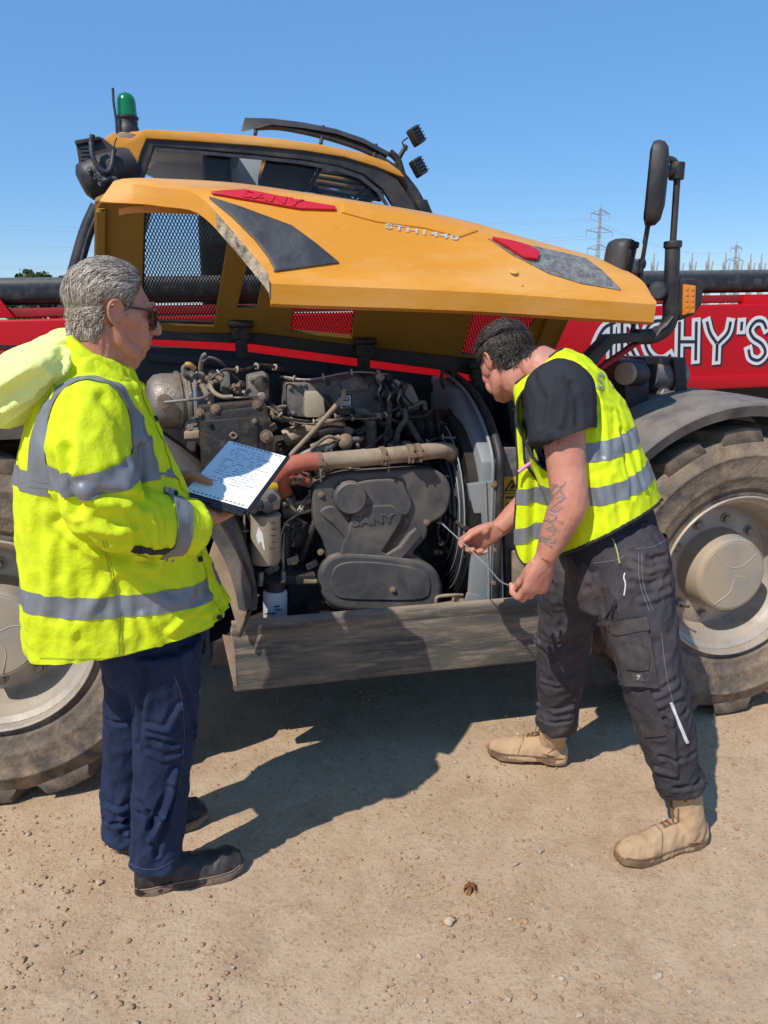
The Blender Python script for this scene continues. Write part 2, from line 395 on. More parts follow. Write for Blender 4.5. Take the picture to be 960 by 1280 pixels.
# ------------------------------------------------------------------ pylons and their cables
M_pyl = mat('pylon_steel', (.34, .37, .40), .7, .2, var=.1)
def pylon(u, vtop, dist, label, scale=1.):
    p = wy(u, 400, dist); H = wy(u, vtop, dist).z; root = empty('pylon', (p.x, p.y, 0), R(25)); tag(root, label, 'pylon', 'lattice pylons on the horizon')
    b = MB(); w0, w1 = .085 * H, .018 * H; t = .0032 * H * scale; zs = [0, .2, .36, .49, .6, .69, .77, .84, .9, .95]
    def w(z): return w0 + (w1 - w0) * min(1, z / .62) ** .8 if z < .62 else w1 * (1 - .3 * (z - .62) / .38)
    c = [(-1, -1), (1, -1), (1, 1), (-1, 1)]
    for (z0, z1) in zip(zs, zs[1:]):
        for k in range(4):
            a, e = c[k], c[(k + 1) % 4]
            P = lambda q, z: Vector((q[0] * w(z) / 2 * 1.0, q[1] * w(z) / 2, z * H))
            b.cyl(P(a, z0), P(a, z1), t, n=5); b.cyl(P(a, z0), P(e, z1), t * .6, n=4); b.cyl(P(e, z0), P(a, z1), t * .6, n=4); b.cyl(P(a, z1), P(e, z1), t * .6, n=4)
    b.cyl((0, 0, .95 * H), (0, 0, H), t, n=5)
    b.build('lattice_tower', M_pyl, root, smooth=0)
    tips = []
    for z, L in ((.62, .115), (.76, .14), (.9, .10)):
        for s in (-1, 1):
            b = MB(); L_ = L * H; e = Vector((s * L_, 0, z * H + .012 * H))
            for q in (-1, 1):
                b.cyl((s * w1 * H * 0 + s * w(z) / 2 * .9, q * w1 / 2, z * H), e, t * .8, n=4); b.cyl((s * w(z) / 2 * .9, q * w1 / 2, z * H + .045 * H), e, t * .7, n=4)
            for f in (.35, .65): b.cyl((s * L_ * f, 0, z * H + .004 * H), (s * L_ * f, 0, z * H + .045 * H * (1 - f) + .008 * H), t * .6, n=4)
            b.build('cross_arm', M_pyl, root, smooth=0)
            b = MB(); b.cyl(e, e - Vector((0, 0, .045 * H)), t * 1.1, n=5); b.build('insulator', M_pyl, root, smooth=0)
            tips.append(Matrix.Rotation(R(25), 4, 'Z') @ (e - Vector((0, 0, .045 * H))) + Vector((p.x, p.y, 0)))
    return tips
tipA = pylon(742, 253, 300, 'larger lattice pylon above the front of the raised bonnet')
tipB = pylon(911, 301, 470, 'smaller distant pylon behind the palisade fence', 1.2)
def cable(a, b, sag, label):
    pts = [a.lerp(b, t / 24) - Vector((0, 0, sag * 4 * (t / 24) * (1 - t / 24))) for t in range(25)]
    m = MB(); o = pts[0]; m.tube([p - o for p in pts], .035, 5, sm=0); ob = m.build('power_cable', M_pyl, None); ob.location = o
    tag(ob, label, 'cable', 'overhead cables strung from the pylons')
lv = ['lowest', 'lowest', 'middle', 'middle', 'topmost', 'topmost']
for i, t in enumerate(tipA):
    far = Vector((-330 - 12 * (i % 2), 215 + 20 * (i % 2), 0)) + Vector((0, 0, t.z + 4))
    cable(t, far, 9, f'thin {lv[i]} power cable running left from the {"near" if i % 2 == 0 else "far"} side of the larger pylon')
    if i % 2 == 0: cable(t, tipB[i], 5, f'thin {lv[i]} power cable strung between the two lattice pylons')
# ------------------------------------------------------------------ the tree top over the boom at left
M_leaf = mat('oak_leaves', (.05, .085, .022), .75, var=.55, vscale=1.3, col2=(.10, .14, .04), c2amt=.8, c2scale=3)
M_bark = mat('bark', (.09, .07, .05), .95, var=.3)
def tree(u, v, y, h, wdt, label, seed):
    p = wy(u, 400, y); root = empty('broadleaf_tree', (p.x, p.y, 0)); tag(root, label, 'tree', 'trees beyond the machine at left'); rs = random.Random(seed)
    b = MB(); b.tube([(0, 0, 0), (.1, 0, h * .3), (0, .1, h * .7)], [.22, .16, .06], 8)
    for k in range(6):
        a = k * 1.05; b.tube([(.05, 0, h * (.3 + .05 * k)), (wdt * .25 * math.cos(a), wdt * .25 * math.sin(a), h * .6), (wdt * .4 * math.cos(a), wdt * .4 * math.sin(a), h * .78)], [.09, .05, .02], 6)
    b.build('trunk', M_bark, root)
    b = MB(); cl = [(rs.uniform(-.42, .42) * wdt, rs.uniform(-.35, .35) * wdt, h * rs.uniform(.5, .9), rs.uniform(.10, .2) * wdt) for _ in range(26)]
    for cx, cy, cz, r in cl:
        for _ in range(190):
            d = Vector((rs.gauss(0, 1), rs.gauss(0, 1), rs.gauss(0, .7))); d = d.normalized() * r * rs.uniform(.55, 1.08)
            c = Vector((cx, cy, cz)) + d
            x = Vector((rs.gauss(0, 1), rs.gauss(0, 1), rs.gauss(0, 1))).normalized(); y_ = x.cross(Vector((rs.gauss(0, 1), rs.gauss(0, 1), rs.gauss(0, 1)))).normalized(); s = rs.uniform(.06, .13)
            b.add([c - x * s, c + y_ * s * .6, c + x * s, c - y_ * s * .6], [(0, 1, 2, 3)])
    b.build('crown', M_leaf, root, smooth=0)
tree(66, 344, 34, 3.75, 2.2, 'green tree top showing above the black boom tube by the cab pillar', 4)
tree(36, 346, 36, 3.55, 1.7, 'smaller green tree top at the left edge above the boom tube', 9)
# ================================================================== the telehandler
T = empty('telehandler', MO, MA)
tag(T, 'red and yellow telehandler with its engine bonnet raised and engine exposed', 'telehandler')
GREY_DUST = rgb(168, 150, 130)
m_yel = mat('yellow_paint', (.70, .285, .016), .40, var=.06, vscale=3, dirt=rgb(226, 182, 122), damt=.75, dscale=3.0, dup=.0, coat=.2, bump=.05, bscale=30, col2=(.50, .20, .02), c2amt=.5, c2scale=40, c2lo=.58, c2hi=.72, dlo=.44, dhi=.82, stretch=(.5, 1, 1.6))
m_yin = mat('shaded_inner_yellow', (.26, .135, .012), .6, var=.1, vscale=4, dirt=rgb(140, 110, 60), damt=.3)  # bonnet yellow darkened: shade under the raised panel is put into the colour
m_red = mat('red_boom_paint', (.56, .0015, .010), .45, var=.05, vscale=2, dirt=rgb(170, 40, 40), damt=.2, dscale=4, spec=.3, col2=(.42, .01, .015), c2amt=.3, c2scale=18)
m_redd = mat('dull_red_paint', (.30, .006, .012), .6, var=.1, dirt=rgb(120, 60, 50), damt=.3)
m_badge = mat('red_badge_plastic', (.58, .012, .028), .45, var=.05)
m_blk = mat('black_plastic', (.014, .014, .016), .48, var=.2, dirt=rgb(120, 108, 96), damt=.28, dscale=6, dup=.25)
m_blkc = mat('black_frame_steel', (.010, .010, .012), .55, var=.25, dirt=rgb(96, 84, 70), damt=.26, dscale=7, dup=.35)
m_trim = mat('dark_grey_trim', (.024, .027, .036), .5, var=.12, dirt=rgb(120, 118, 116), damt=.28, dscale=9, bump=.12, bscale=120)
m_trimedge = mat('dusty_grille_edge', (.05, .05, .05), .9, var=.2, dirt=rgb(198, 178, 150), damt=.95, dscale=24, dlo=.36, dhi=.6, bump=.5, bscale=90)
m_tube = mat('black_boom_tube', (.016, .018, .022), .42, var=.2, dirt=rgb(150, 145, 135), damt=.30, dscale=22, dup=.35, dlo=.5, dhi=.8)
m_rub = mat('tyre_rubber', (.060, .056, .052), .9, var=.2, vscale=5, dirt=rgb(156, 136, 112), damt=1.0, dscale=3.4, dup=.3, bump=.35, bscale=60, bump2=.3, b2scale=14, dlo=.36, dhi=.72, col2=rgb(178, 148, 112), c2amt=.7, c2scale=9, c2lo=.48, c2hi=.70)
m_lug = mat('tyre_lug_rubber', (.044, .041, .038), .9, var=.2, vscale=5, dirt=rgb(150, 130, 108), damt=.8, dscale=7, dup=.35, bump=.35, bscale=60, dlo=.36, dhi=.7)
m_rim = mat('silver_rim_paint', rgb(176, 170, 160), .42, .25, var=.08, dirt=rgb(168, 144, 116), damt=.7, dscale=3.2, dup=.5, dlo=.38, dhi=.7, col2=rgb(120, 100, 80), c2amt=.35, c2scale=14)
m_hub = mat('dusty_hub', rgb(160, 153, 142), .6, .1, var=.15, dirt=rgb(178, 154, 122), damt=.7, dscale=5, dlo=.36, dhi=.62)
m_line = mat('hub_paint_line', rgb(188, 176, 154), .7, var=.1)
m_fend = mat('grey_mudguard_plastic', (.060, .060, .063), .62, var=.15, dirt=rgb(156, 142, 128), damt=.55, dscale=3.4, dup=.6, bump=.15, bscale=160)
m_eng = mat('engine_grey', (.11, .11, .115), .55, .2, var=.2, dirt=rgb(150, 134, 114), damt=.75, dscale=14, dup=.7, dlo=.46, dhi=.64, bump=.2, bscale=70)
m_dark = mat('oily_black_iron', (.022, .021, .021), .6, .1, var=.3, dirt=rgb(120, 104, 86), damt=.45, dscale=15, dup=.35, dlo=.5, dhi=.66, bump=.3, bscale=60)
m_cover = mat('belt_cover_plastic', (.060, .060, .066), .5, var=.12, dirt=rgb(140, 128, 114), damt=.45, dscale=5, dup=.6, bump=.08, bscale=120)
m_steel = mat('bare_steel', rgb(172, 164, 152), .40, .7, var=.2, dirt=rgb(112, 86, 62), damt=.75, dscale=9, bump=.8, bscale=130)
m_cast = mat('cast_alloy', rgb(150, 146, 138), .5, .55, var=.2, dirt=rgb(130, 112, 92), damt=.6, dscale=14, bump=.2, bscale=80)
m_beige = mat('dusty_coolant_pipe', rgb(128, 112, 94), .7, var=.15, dirt=rgb(184, 164, 138), damt=.75, dscale=9, dup=.5, dlo=.4, dhi=.64)
m_pink = mat('red_silicone_hose', rgb(170, 84, 68), .75, var=.15, dirt=rgb(178, 140, 116), damt=.4, dscale=12, dup=.35)
m_hose = mat('grey_rubber_hose', (.07, .066, .06), .7, var=.15, dirt=rgb(160, 142, 122), damt=.6, dscale=14, dup=.8)
m_cream = mat('cream_filter_paint', rgb(176, 164, 144), .5, var=.08, dirt=rgb(140, 122, 100), damt=.45, dscale=9)
m_white = mat('white_filter_paint', rgb(190, 194, 198), .45, var=.06, dirt=rgb(140, 128, 112), damt=.35, dscale=8)
m_rad = mat('blue_grey_shroud', rgb(142, 146, 148), .55, .1, var=.1, dirt=rgb(140, 134, 126), damt=.45, dscale=4, bump=.05, bscale=80)
m_sill = mat('scuffed_sill_steel', (.075, .072, .066), .75, var=.25, vscale=4, dirt=rgb(158, 140, 118), damt=.62, dscale=3.2, dup=.9, bump=.25, bscale=50, stretch=(.4, 1, 3.2), col2=rgb(164, 146, 122), c2amt=.6, c2scale=16, c2lo=.5, c2hi=.66)
m_orange = mat('amber_lens', (.75, .24, .01), .25, var=.12, vscale=90, coat=.5)
m_green = mat('green_beacon_lens', (.003, .17, .045), .12, var=.1, coat=.8)
m_labely = mat('yellow_warning_label', (.62, .40, .012), .55, var=.08)
m_ink = mat('black_ink', (.012, .012, .012), .6, var=0)
m_wht = mat('white_paint', (.72, .72, .72), .5, var=.04)
m_navy = mat('navy_ink', (.012, .016, .032), .5, var=0)
m_chrome = mat('chrome_letters', rgb(206, 200, 190), .35, .25, var=.05)
m_head = mat('grey_headlining', (.66, .65, .62), .9, var=.06)
m_rustb = mat('rusty_bolt', rgb(128, 108, 88), .8, .2, var=.3, vscale=60, dirt=rgb(160, 140, 116), damt=.6)
m_tan = mat('tan_dusty_panel', rgb(150, 128, 104), .85, var=.12, dirt=rgb(188, 164, 136), damt=.7, dscale=8, bump=.25, bscale=120, stretch=(1, 1, 1))
def screen_mat(name, col, pitch, open_):           # woven wire: fine open weave, seen through between the wires
    m = bpy.data.materials.new(name); m.use_nodes = True; n, l = m.node_tree.nodes, m.node_tree.links
    P = n['Principled BSDF']; P.inputs['Base Color'].default_value = (*col, 1); P.inputs['Roughness'].default_value = .5
    tc = n.new('ShaderNodeTexCoord'); sp = n.new('ShaderNodeSeparateXYZ'); l.new(tc.outputs['Object'], sp.inputs[0])
    def wave(a, b, k):
        x = n.new('ShaderNodeMath'); x.operation = 'MULTIPLY_ADD'; l.new(sp.outputs[a], x.inputs[0]); x.inputs[1].default_value = 1.0
        y = n.new('ShaderNodeMath'); y.operation = 'MULTIPLY'; l.new(sp.outputs[b], y.inputs[0]); y.inputs[1].default_value = k; l.new(y.outputs[0], x.inputs[2])
        s = n.new('ShaderNodeMath'); s.operation = 'MULTIPLY'; l.new(x.outputs[0], s.inputs[0]); s.inputs[1].default_value = 6.2832 / pitch
        t = n.new('ShaderNodeMath'); t.operation = 'SINE'; l.new(s.outputs[0], t.inputs[0]); return t.outputs[0]
    a, b = wave('X', 'Z', .58), wave('X', 'Z', -.58)
    mul = n.new('ShaderNodeMath'); mul.operation = 'MULTIPLY'; l.new(a, mul.inputs[0]); l.new(b, mul.inputs[1])
    ad = n.new('ShaderNodeMath'); ad.operation = 'ABSOLUTE'; l.new(mul.outputs[0], ad.inputs[0])
    g = n.new('ShaderNodeMath'); g.operation = 'GREATER_THAN'; l.new(ad.outputs[0], g.inputs[0]); g.inputs[1].default_value = open_
    tr = n.new('ShaderNodeBsdfTransparent'); mx = n.new('ShaderNodeMixShader'); l.new(g.outputs[0], mx.inputs[0]); l.new(P.outputs[0], mx.inputs[1]); l.new(tr.outputs[0], mx.inputs[2])
    l.new(mx.outputs[0], n['Material Output'].inputs[0]); return m
m_screen = screen_mat('bonnet_wire_screen', (.03, .03, .03), .025, .40)
def glass_mat(name, tint, refl):
    m = bpy.data.materials.new(name); m.use_nodes = True; n, l = m.node_tree.nodes, m.node_tree.links
    n.remove(n['Principled BSDF']); tr = n.new('ShaderNodeBsdfTransparent'); tr.inputs[0].default_value = (*tint, 1); gl = n.new('ShaderNodeBsdfGlossy'); gl.inputs['Roughness'].default_value = .03
    fr = n.new('ShaderNodeFresnel'); fr.inputs[0].default_value = refl; mx = n.new('ShaderNodeMixShader'); l.new(fr.outputs[0], mx.inputs[0]); l.new(tr.outputs[0], mx.inputs[1]); l.new(gl.outputs[0], mx.inputs[2])
    l.new(mx.outputs[0], n['Material Output'].inputs[0]); return m
m_glass = glass_mat('cab_glass', (.93, .95, .97), 1.28)
# --- small builders in machine coordinates
def slab(name, uv, Y, depth, m, par=T, bevel=.004, seg=2):
    b = MB(); b.prism([mp(u, v, Y) for u, v in uv], (0, depth, 0)); return b.build(name, m, par, bevel, seg)
def tub(name, pts, r, m, par=T, n=10, sm=6, **k):
    b = MB(); b.tube([mp(*p) for p in pts], r, n, sm, **k); return b.build(name, m, par, smooth=60)
def cyl(name, a, c, r, m, par=T, r2=None, n=24, bevel=.003):
    b = MB(); b.cyl(mp(*a), mp(*c), r, r2, n); return b.build(name, m, par, bevel)
def bolt(p, r=.011, m=m_rustb, par=T, d=(0, -1, 0), name='bolt'):
    b = MB(); p = Vector(p); b.lathe([(r * 1.5, 0), (r * 1.5, r * .35), (r * 1.0, r * .35)], p, d, 14); b.lathe([(r, r * .3), (r, r * 1.0), (r * .8, r * 1.2)], p, d, 6)
    return b.build(name, m, par, smooth=30)
# ------------------------------------------------------------------ wheels
def make_wheel(X, near=True):
    w = empty('wheel', (X, 0, .625), 0, T)
    b = MB(); prof = [(.322, .055), (.332, .036), (.352, .030), (.362, .034), (.372, .022), (.378, .018), (.384, .019), (.42, .004), (.426, .0005), (.434, .002), (.47, -.003), (.505, -.003), (.509, -.006), (.515, -.006), (.52, -.001), (.556, .008), (.576, .022), (.586, .05), (.588, .11), (.590, .23), (.588, .35), (.586, .41), (.57, .44), (.5, .455), (.42, .46), (.36, .43), (.322, .405)]
    b.lathe(prof, (0, 0, 0), (0, 1, 0), 72, cap=False); b.build('tyre', m_rub, w, smooth=50)
    for side in (0, 1):
        b = MB(); rings = []
        for t in (-.1, 0, .12, .3, .5, .75, 1.0):
            h = .016 + .228 * max(t, 0) - (.0 if t >= 0 else .006); a = .30 * max(t, 0) ** 1.1
            wd = .145 - .060 * max(t, 0); top = .600 if t < 0 else (.618 if t == 0 else .625); base = .572 if t < 0 else .560
            hh = h if side == 0 else .46 - h
            P = lambda r, an: Vector((r * math.sin(an), hh, -r * math.cos(an)))
            rings.append([P(base, a - wd * 1.12), P(top, a - wd * .9), P(top + .002, a), P(top, a + wd * .9), P(base, a + wd * 1.12)])
        b.rings(rings); first = b.build('tread_lug', m_lug, w, .0035, 2, smooth=32)
        NL = 14; off = .12 if side == 0 else .12 + math.pi / NL
        for k in range(NL):
            c = first if k == 0 else first.copy()
            if k: COL.objects.link(c); c.parent = w
            c.rotation_euler = (0, off + 2 * math.pi * k / NL, 0)
    b = MB(); b.lathe([(.322, .06), (.338, .034), (.344, .018), (.339, .012), (.332, .016), (.328, .045), (.308, .060), (.300, .085), (.282, .11), (.276, .165), (.262, .185), (.245, .175), (.19, .168), (.165, .168), (.165, .3)], (0, 0, 0), (0, 1, 0), 64, cap=False)
    b.build('rim', m_rim, w, smooth=35)
    b = MB(); b.lathe([(.176, .17), (.168, .14), (.160, .066), (.155, .050), (.148, .044), (.146, .046), (.142, .042), (.10, .040), (0.0001, .040)], (0, 0, 0), (0, 1, 0), 48, cap=False)
    b.build('hub_cap', m_hub, w, smooth=35)
    b = MB()
    for pts in ([(-.14, .02), (-.06, .01), (0, .05), (.02, .13)], [(.02, -.14), (.04, -.06), (.01, 0)], [(.0, .0), (.07, .03), (.13, .02)]):
        b.tube([Vector((x, .0395, z)) for x, z in pts], .0015, 6)
    b.build('paint_line', m_line, w)
    b0 = None
    for k in range(10):
        a = 2 * math.pi * (k + .35) / 10
        if b0 is None:
            b0 = bolt((0, 0, 0), .0165, m_cast, w, name='wheel_nut'); c = b0
        else: c = b0.copy(); COL.objects.link(c); c.parent = w
        c.location = (.214 * math.cos(a), .172, .214 * math.sin(a)); c.rotation_euler = (0, a * 1.3, 0)
    b = MB(); b.cyl((-.10, .05, -.235), (-.085, .02, -.215), .006, n=8); b.build('valve', m_blk, w)
    return w
wl = make_wheel(-.12); wr = make_wheel(2.71); wr.rotation_euler = (0, R(40), 0)
for X, r in ((-.12, 15), (2.71, 60)):
    c = dup(wl, T); c.location = (X, 2.32, .625); c.rotation_euler = (0, R(r), math.pi)
for X in (-.12, 2.71):
    b = MB(); b.cyl((X, .25, .625), (X, 2.05, .625), .11, n=24); b.box((X, 1.15, .66), (.3, .5, .3)); b.build('axle', m_dark, T, .01)
# ------------------------------------------------------------------ mudguards
def mudguard(X, a0, a1, lip, top, inner):
    b = MB(); n = 30; prof = [(lip, -.02), (top - .012, -.034), (top, -.025), (top + .012, .04), (top + .016, .2), (top + .016, inner), (top, inner), (top, .05), (top - .014, .0), (lip, -.008)]
    rings = []
    for i in range(n + 1):
        a = R(a0 + (a1 - a0) * i / n)
        rings.append([Vector((X + r * math.cos(a), y, .625 + r * math.sin(a))) for r, y in prof])
    b.rings(rings); return b.build('mudguard', m_fend, T, smooth=50)
mudguard(2.67, 146, 20, .668, .722, .52)
mudguard(.03, 172, 4, .668, .728, .50)
slab('mudguard_flap', [(276, 650), (286, 668), (318, 738), (299, 793), (286, 748), (258, 705)], -.02, .012, m_tan, bevel=.002)
tub('flap_edge', [(268, 636, -.035), (284, 664, -.035), (318, 737, -.03), (299, 796, -.03)], .006, m_blk, sm=3)
slab('mudguard_bracket', [(232, 832), (247, 832), (251, 868), (244, 870)], .25, .02, m_tan)
slab('step_bracket', [(278, 795), (292, 798), (300, 858), (292, 858)], .02, .02, m_tan)
# ------------------------------------------------------------------ sill and chassis
b = MB(); z0, z1 = .338, .582
b.box((1.375, .045, (z0 + z1) / 2), (1.42, .05, z1 - z0)); sill = b.build('sill_beam', m_sill, T, .012, 3)
b = MB(); b.tube([(.67, .035, z1 - .004), (1.2, .035, z1 - .002), (1.7, .036, z1 - .004), (2.08, .035, z1 - .003)], .020, 12, sm=6, sq=[1.7] * 4, up=(0, 1, 0)); b.build('sill_rail', m_sill, T)
b = MB(); b.box((1.34, .53, .46), (1.5, .86, .10)); b.box((1.4, 1.42, .85), (3.5, .9, .72)); b.box((1.35, .945, .80), (1.62, .03, .9)); b.box((3.1, 1.62, .98), (2.2, .4, .70)); b.build('chassis', m_blkc, T, .008)
b = MB(); b.box((.55, .55, .78), (.04, .75, .7)); b.build('bay_bulkhead', m_blkc, T, .006)
# ------------------------------------------------------------------ boom
boom = MB(); by0, by1 = .97, 1.34
def bz(X, base): return base + .0225 * (X - 1.5)     # the boom rises slightly towards the front
def boombox(m, x0, x1, y0, y1, za, zb): m.hexa([(x0, y0, bz(x0, za)), (x1, y0, bz(x1, za)), (x1, y1, bz(x1, za)), (x0, y1, bz(x0, za))], [(x0, y0, bz(x0, zb)), (x1, y0, bz(x1, zb)), (x1, y1, bz(x1, zb)), (x0, y1, bz(x0, zb))])
boombox(boom, -3.4, 6.4, by0, by1, 1.262, 1.692); BOOM = boom.build('boom', m_red, T, .012, 3)
b = MB(); boombox(b, -3.4, 6.4, by0 - .018, by0 + .01, 1.268, 1.335); b.build('boom_flange', m_red, BOOM, .006)
b = MB(); boombox(b, -3.4, 6.4, 1.02, 1.30, 1.70, 1.738); b.build('inner_boom', m_redd, BOOM, .006)
b = MB(); boombox(b, -3.4, 6.4, 1.00, 1.25, 1.752, 1.862); b.build('boom_tube', m_tube, BOOM, .045, 4)
b = MB(); b.prism([mp(-60, 330, .985), mp(0, 374, .985), mp(18, 397, .985), mp(-60, 399, .985)], (0, .02, 0)); b.build('boom_lug', m_red, BOOM, .003)
slab('boom_seam', [(-60, 428), (105, 436), (105, 440), (-60, 433)], .962, .012, m_blkc, BOOM, 0)
slab('boom_skid', [(-60, 436), (112, 442), (112, 505), (-60, 505)], .955, .02, m_redd, BOOM, .003)
for u in (930,): slab('boom_pad', [(u, 368), (u + 40, 368), (u + 40, 384), (u, 384)], 1.0, .05, m_red, BOOM)
# lettering: broad white strokes with a dark line down the middle and a dark shadow edge
def arc(cx, cy, rx, ry, a0, a1, n=12): return [(cx + rx * math.cos(R(a0 + (a1 - a0) * i / n)), cy + ry * math.sin(R(a0 + (a1 - a0) * i / n))) for i in range(n + 1)]
def q(pts, n=8):
    P = catmull([Vector((x, y, 0)) for x, y in pts], n); return [(p.x, p.y) for p in P]
LET = {  # strokes in photo measure (u, v)
    'A': [q([(741, 447), (745, 428), (755, 410), (770, 402)]), [(763, 450), (764, 402)], [(745, 432), (763, 432)]],
    'R': [[(777, 450), (777, 402)], q([(777, 402), (788, 403), (793, 413), (788, 424), (777, 427)]), [(784, 427), (796, 450)]],
    'C': [q([(836, 408), (826, 401), (813, 404), (806, 418), (808, 436), (818, 448), (830, 449), (839, 443)])],
    'H': [[(848, 451), (849, 401)], [(869, 451), (870, 401)], [(848, 427), (869, 427)]],
    'Y': [q([(883, 401), (887, 416), (896, 430)], 6) , q([(913, 401), (909, 416), (896, 430)], 6), [(896, 429), (895, 452)]],
    "'": [[(927, 401), (926, 414)]],
    'S': [q([(958, 412), (953, 402), (944, 402), (937, 412), (941, 422), (952, 430), (956, 441), (948, 450), (938, 447), (935, 436)], 6)],
}
YF = by0 - .0225
def ribbon(b, pts, wd, Y, off=(0, 0), th=.0012, ext=0.):
    P = [mp(u, v, by0) for u, v in pts]
    P = [Vector((p.x + off[0], 0, p.z + off[1])) for p in P]
    if ext:
        P[0] = P[0] + (P[0] - P[1]).normalized() * ext; P[-1] = P[-1] + (P[-1] - P[-2]).normalized() * ext
    L = []
    for i, p in enumerate(P):
        d0 = (P[i] - P[i - 1]).normalized() if i else None; d1 = (P[i + 1] - P[i]).normalized() if i < len(P) - 1 else None
        d = ((d0 or d1) + (d1 or d0)).normalized(); nrm = Vector((-d.z, 0, d.x)); k = 1 / max(.6, nrm.dot(Vector((-(d1 or d0).z, 0, (d1 or d0).x))))
        L.append((p + nrm * wd * k, p - nrm * wd * k))
    vs = []
    for a, c in L: vs += [(a.x, Y, a.z), (c.x, Y, c.z), (a.x, Y + th, a.z), (c.x, Y + th, c.z)]
    n = len(L); fs = []
    for i in range(n - 1):
        o, e = i * 4, i * 4 + 4; fs += [(o, o + 1, e + 1, e), (o, e, e + 2, o + 2), (o + 1, o + 3, e + 3, e + 1)]
    fs += [(0, 2, 3, 1), ((n - 1) * 4, (n - 1) * 4 + 1, (n - 1) * 4 + 3, (n - 1) * 4 + 2)]
    b.add(vs, fs)
for ch, st in LET.items():
    b = MB(); b.mi = 1
    for i, s_ in enumerate(st): ribbon(b, s_, .0275, by0 - .0008 - .0002 * i, (.010, -.008), .0002, .017)
    b.mi = 0
    for i, s_ in enumerate(st): ribbon(b, s_, .0245, by0 - .0022 - .0002 * i, ext=.015)
    b.mi = 1
    for i, s_ in enumerate(st): ribbon(b, s_, .0075, by0 - .0038 - .0002 * i, ext=-.004)
    b.build('letter', [m_wht, m_navy], BOOM, smooth=0)
# ------------------------------------------------------------------ cab
CAB = empty('cab', (0, 0, 0), 0, T); CY = 1.46; CD = .86
def cslab(name, uv, m, Y=CY, d=.05, bev=.006): return slab(name, uv, Y, d, m, CAB, bev)
roof_out = [(127, 176), (140, 165), (150, 171), (165, 172), (181, 161), (240, 164), (300, 168), (350, 173), (400, 180), (450, 190), (485, 202), (500, 213), (507, 222), (497, 219), (470, 208), (430, 196), (380, 188), (320, 182), (250, 177), (183, 173), (176, 190), (168, 219), (158, 219), (150, 205), (140, 190)]
b = MB(); near = [mp(u, v, CY - .02) for u, v in roof_out]; b.prism(near, (0, .07, 0)); b.build('roof_side', m_yel, CAB, .008)
top = [(140, 165), (181, 163), (240, 166), (300, 170), (350, 175), (400, 182), (450, 192), (485, 204), (500, 215)]
b = MB(); A_ = [mp(u, v, CY + .04) for u, v in top]; B_ = [p - Vector((0, 0, .05)) for p in A_[::-1]]; nA = len(A_); b.prism(A_[:4] + B_[-4:], (0, CD - .08, 0)); b.build('roof', m_yel, CAB, .01)
for oy in (0, CD - .24):                            # the front of the roof is a window between two side rails
    b = MB(); b.prism([p + Vector((.003, oy, 0)) for p in A_[3:] + B_[:nA - 3]], (0, .16, 0)); b.build('roof_rail', m_yel, CAB, .01)
b = MB(); b.prism([p + Vector((.003, .16, -.012)) for p in A_[3:]] + [p + Vector((.003, .16, -.018)) for p in A_[3:][::-1]], (0, CD - .40, 0)); b.build('roof_window', m_glass, CAB, 0)
fr_out = [(184, 173), (250, 177), (320, 182), (380, 188), (430, 196), (468, 208), (495, 226), (512, 250), (528, 285), (560, 360), (120, 360), (160, 240), (168, 219)]
fr_in = [(192, 183), (250, 187), (318, 193), (375, 199), (422, 207), (455, 218), (478, 236), (494, 262), (505, 295), (530, 350), (140, 350), (176, 232)]
def flat_holes(name, outs, Y, th, m, par, bev=0.):
    o = mp(480, 300, Y); ls = [[((mp(u, v, Y) - o).x, (mp(u, v, Y) - o).z) for u, v in q_] for q_ in outs]
    me = curve_mesh(ls, th, bev); place(me, o, (1, 0, 0), (0, 0, 1)); return link(name, me, m, par, 40)
flat_holes('window_frame', [fr_out, fr_in], CY + .012, .03, m_blk, CAB, .004)
flat_holes('window_trim', [[(194, 185), (250, 189), (318, 195), (375, 201), (422, 209), (453, 220), (475, 238), (490, 264), (500, 290), (495, 290), (485, 262), (470, 240), (450, 224), (420, 213), (374, 205), (318, 199), (250, 193), (196, 189)]], CY + .002, .012, m_trim, CAB)
slab('window_glass', fr_in, CY + .03, .006, m_glass, CAB, 0)
o_ = flat_holes('far_window_frame', [fr_out, fr_in], CY, .03, m_blk, CAB); o_.location = (0, CD, 0)
o_ = slab('far_window_glass', fr_in, CY, .006, m_glass, CAB, 0); o_.location = (0, CD, 0)
# headlining, visor, roof console bars, seat back, steering column
b = MB(); A_ = [mp(u, v + 16, CY + .08) for u, v in top[1:4]]; b.prism(A_ + [p - Vector((0, 0, .02)) for p in A_[::-1]], (0, CD - .16, 0)); b.build('headlining', m_head, CAB, .004)
slab('rear_panel', [(178, 216), (205, 195), (245, 204), (330, 188), (323, 222), (318, 340), (285, 340), (262, 230), (226, 236)], 1.9, .02, m_head, CAB)
slab('sun_visor', [(334, 196), (400, 204), (375, 252), (318, 246)], 1.72, .02, m_blk, CAB)
for p in ([(384, 240, 1.7), (404, 205, 1.7)], [(443, 248, 1.66), (478, 218, 1.66)]):
    tub('roof_guard_bar', p, .010, m_trim, CAB, sm=0)
for k in range(5): tub('roof_slat', [(386 + 4 * k, 212 + 8 * k, 2.0), (470 + 2 * k, 226 + 8 * k, 2.0)], .011, m_blk, CAB, sm=0)
b = MB(); c = mp(300, 330, 1.85); b.box(c, (.42, .4, .5)); b.box(c + Vector((-.1, 0, .3)), (.14, .42, .5)); b.build('seat', m_blk, CAB, .05, 4)
tub('steering_column', [(440, 262, 1.8), (462, 245, 1.8), (470, 236, 1.8)], [.03, .025, .06], m_trim, CAB)
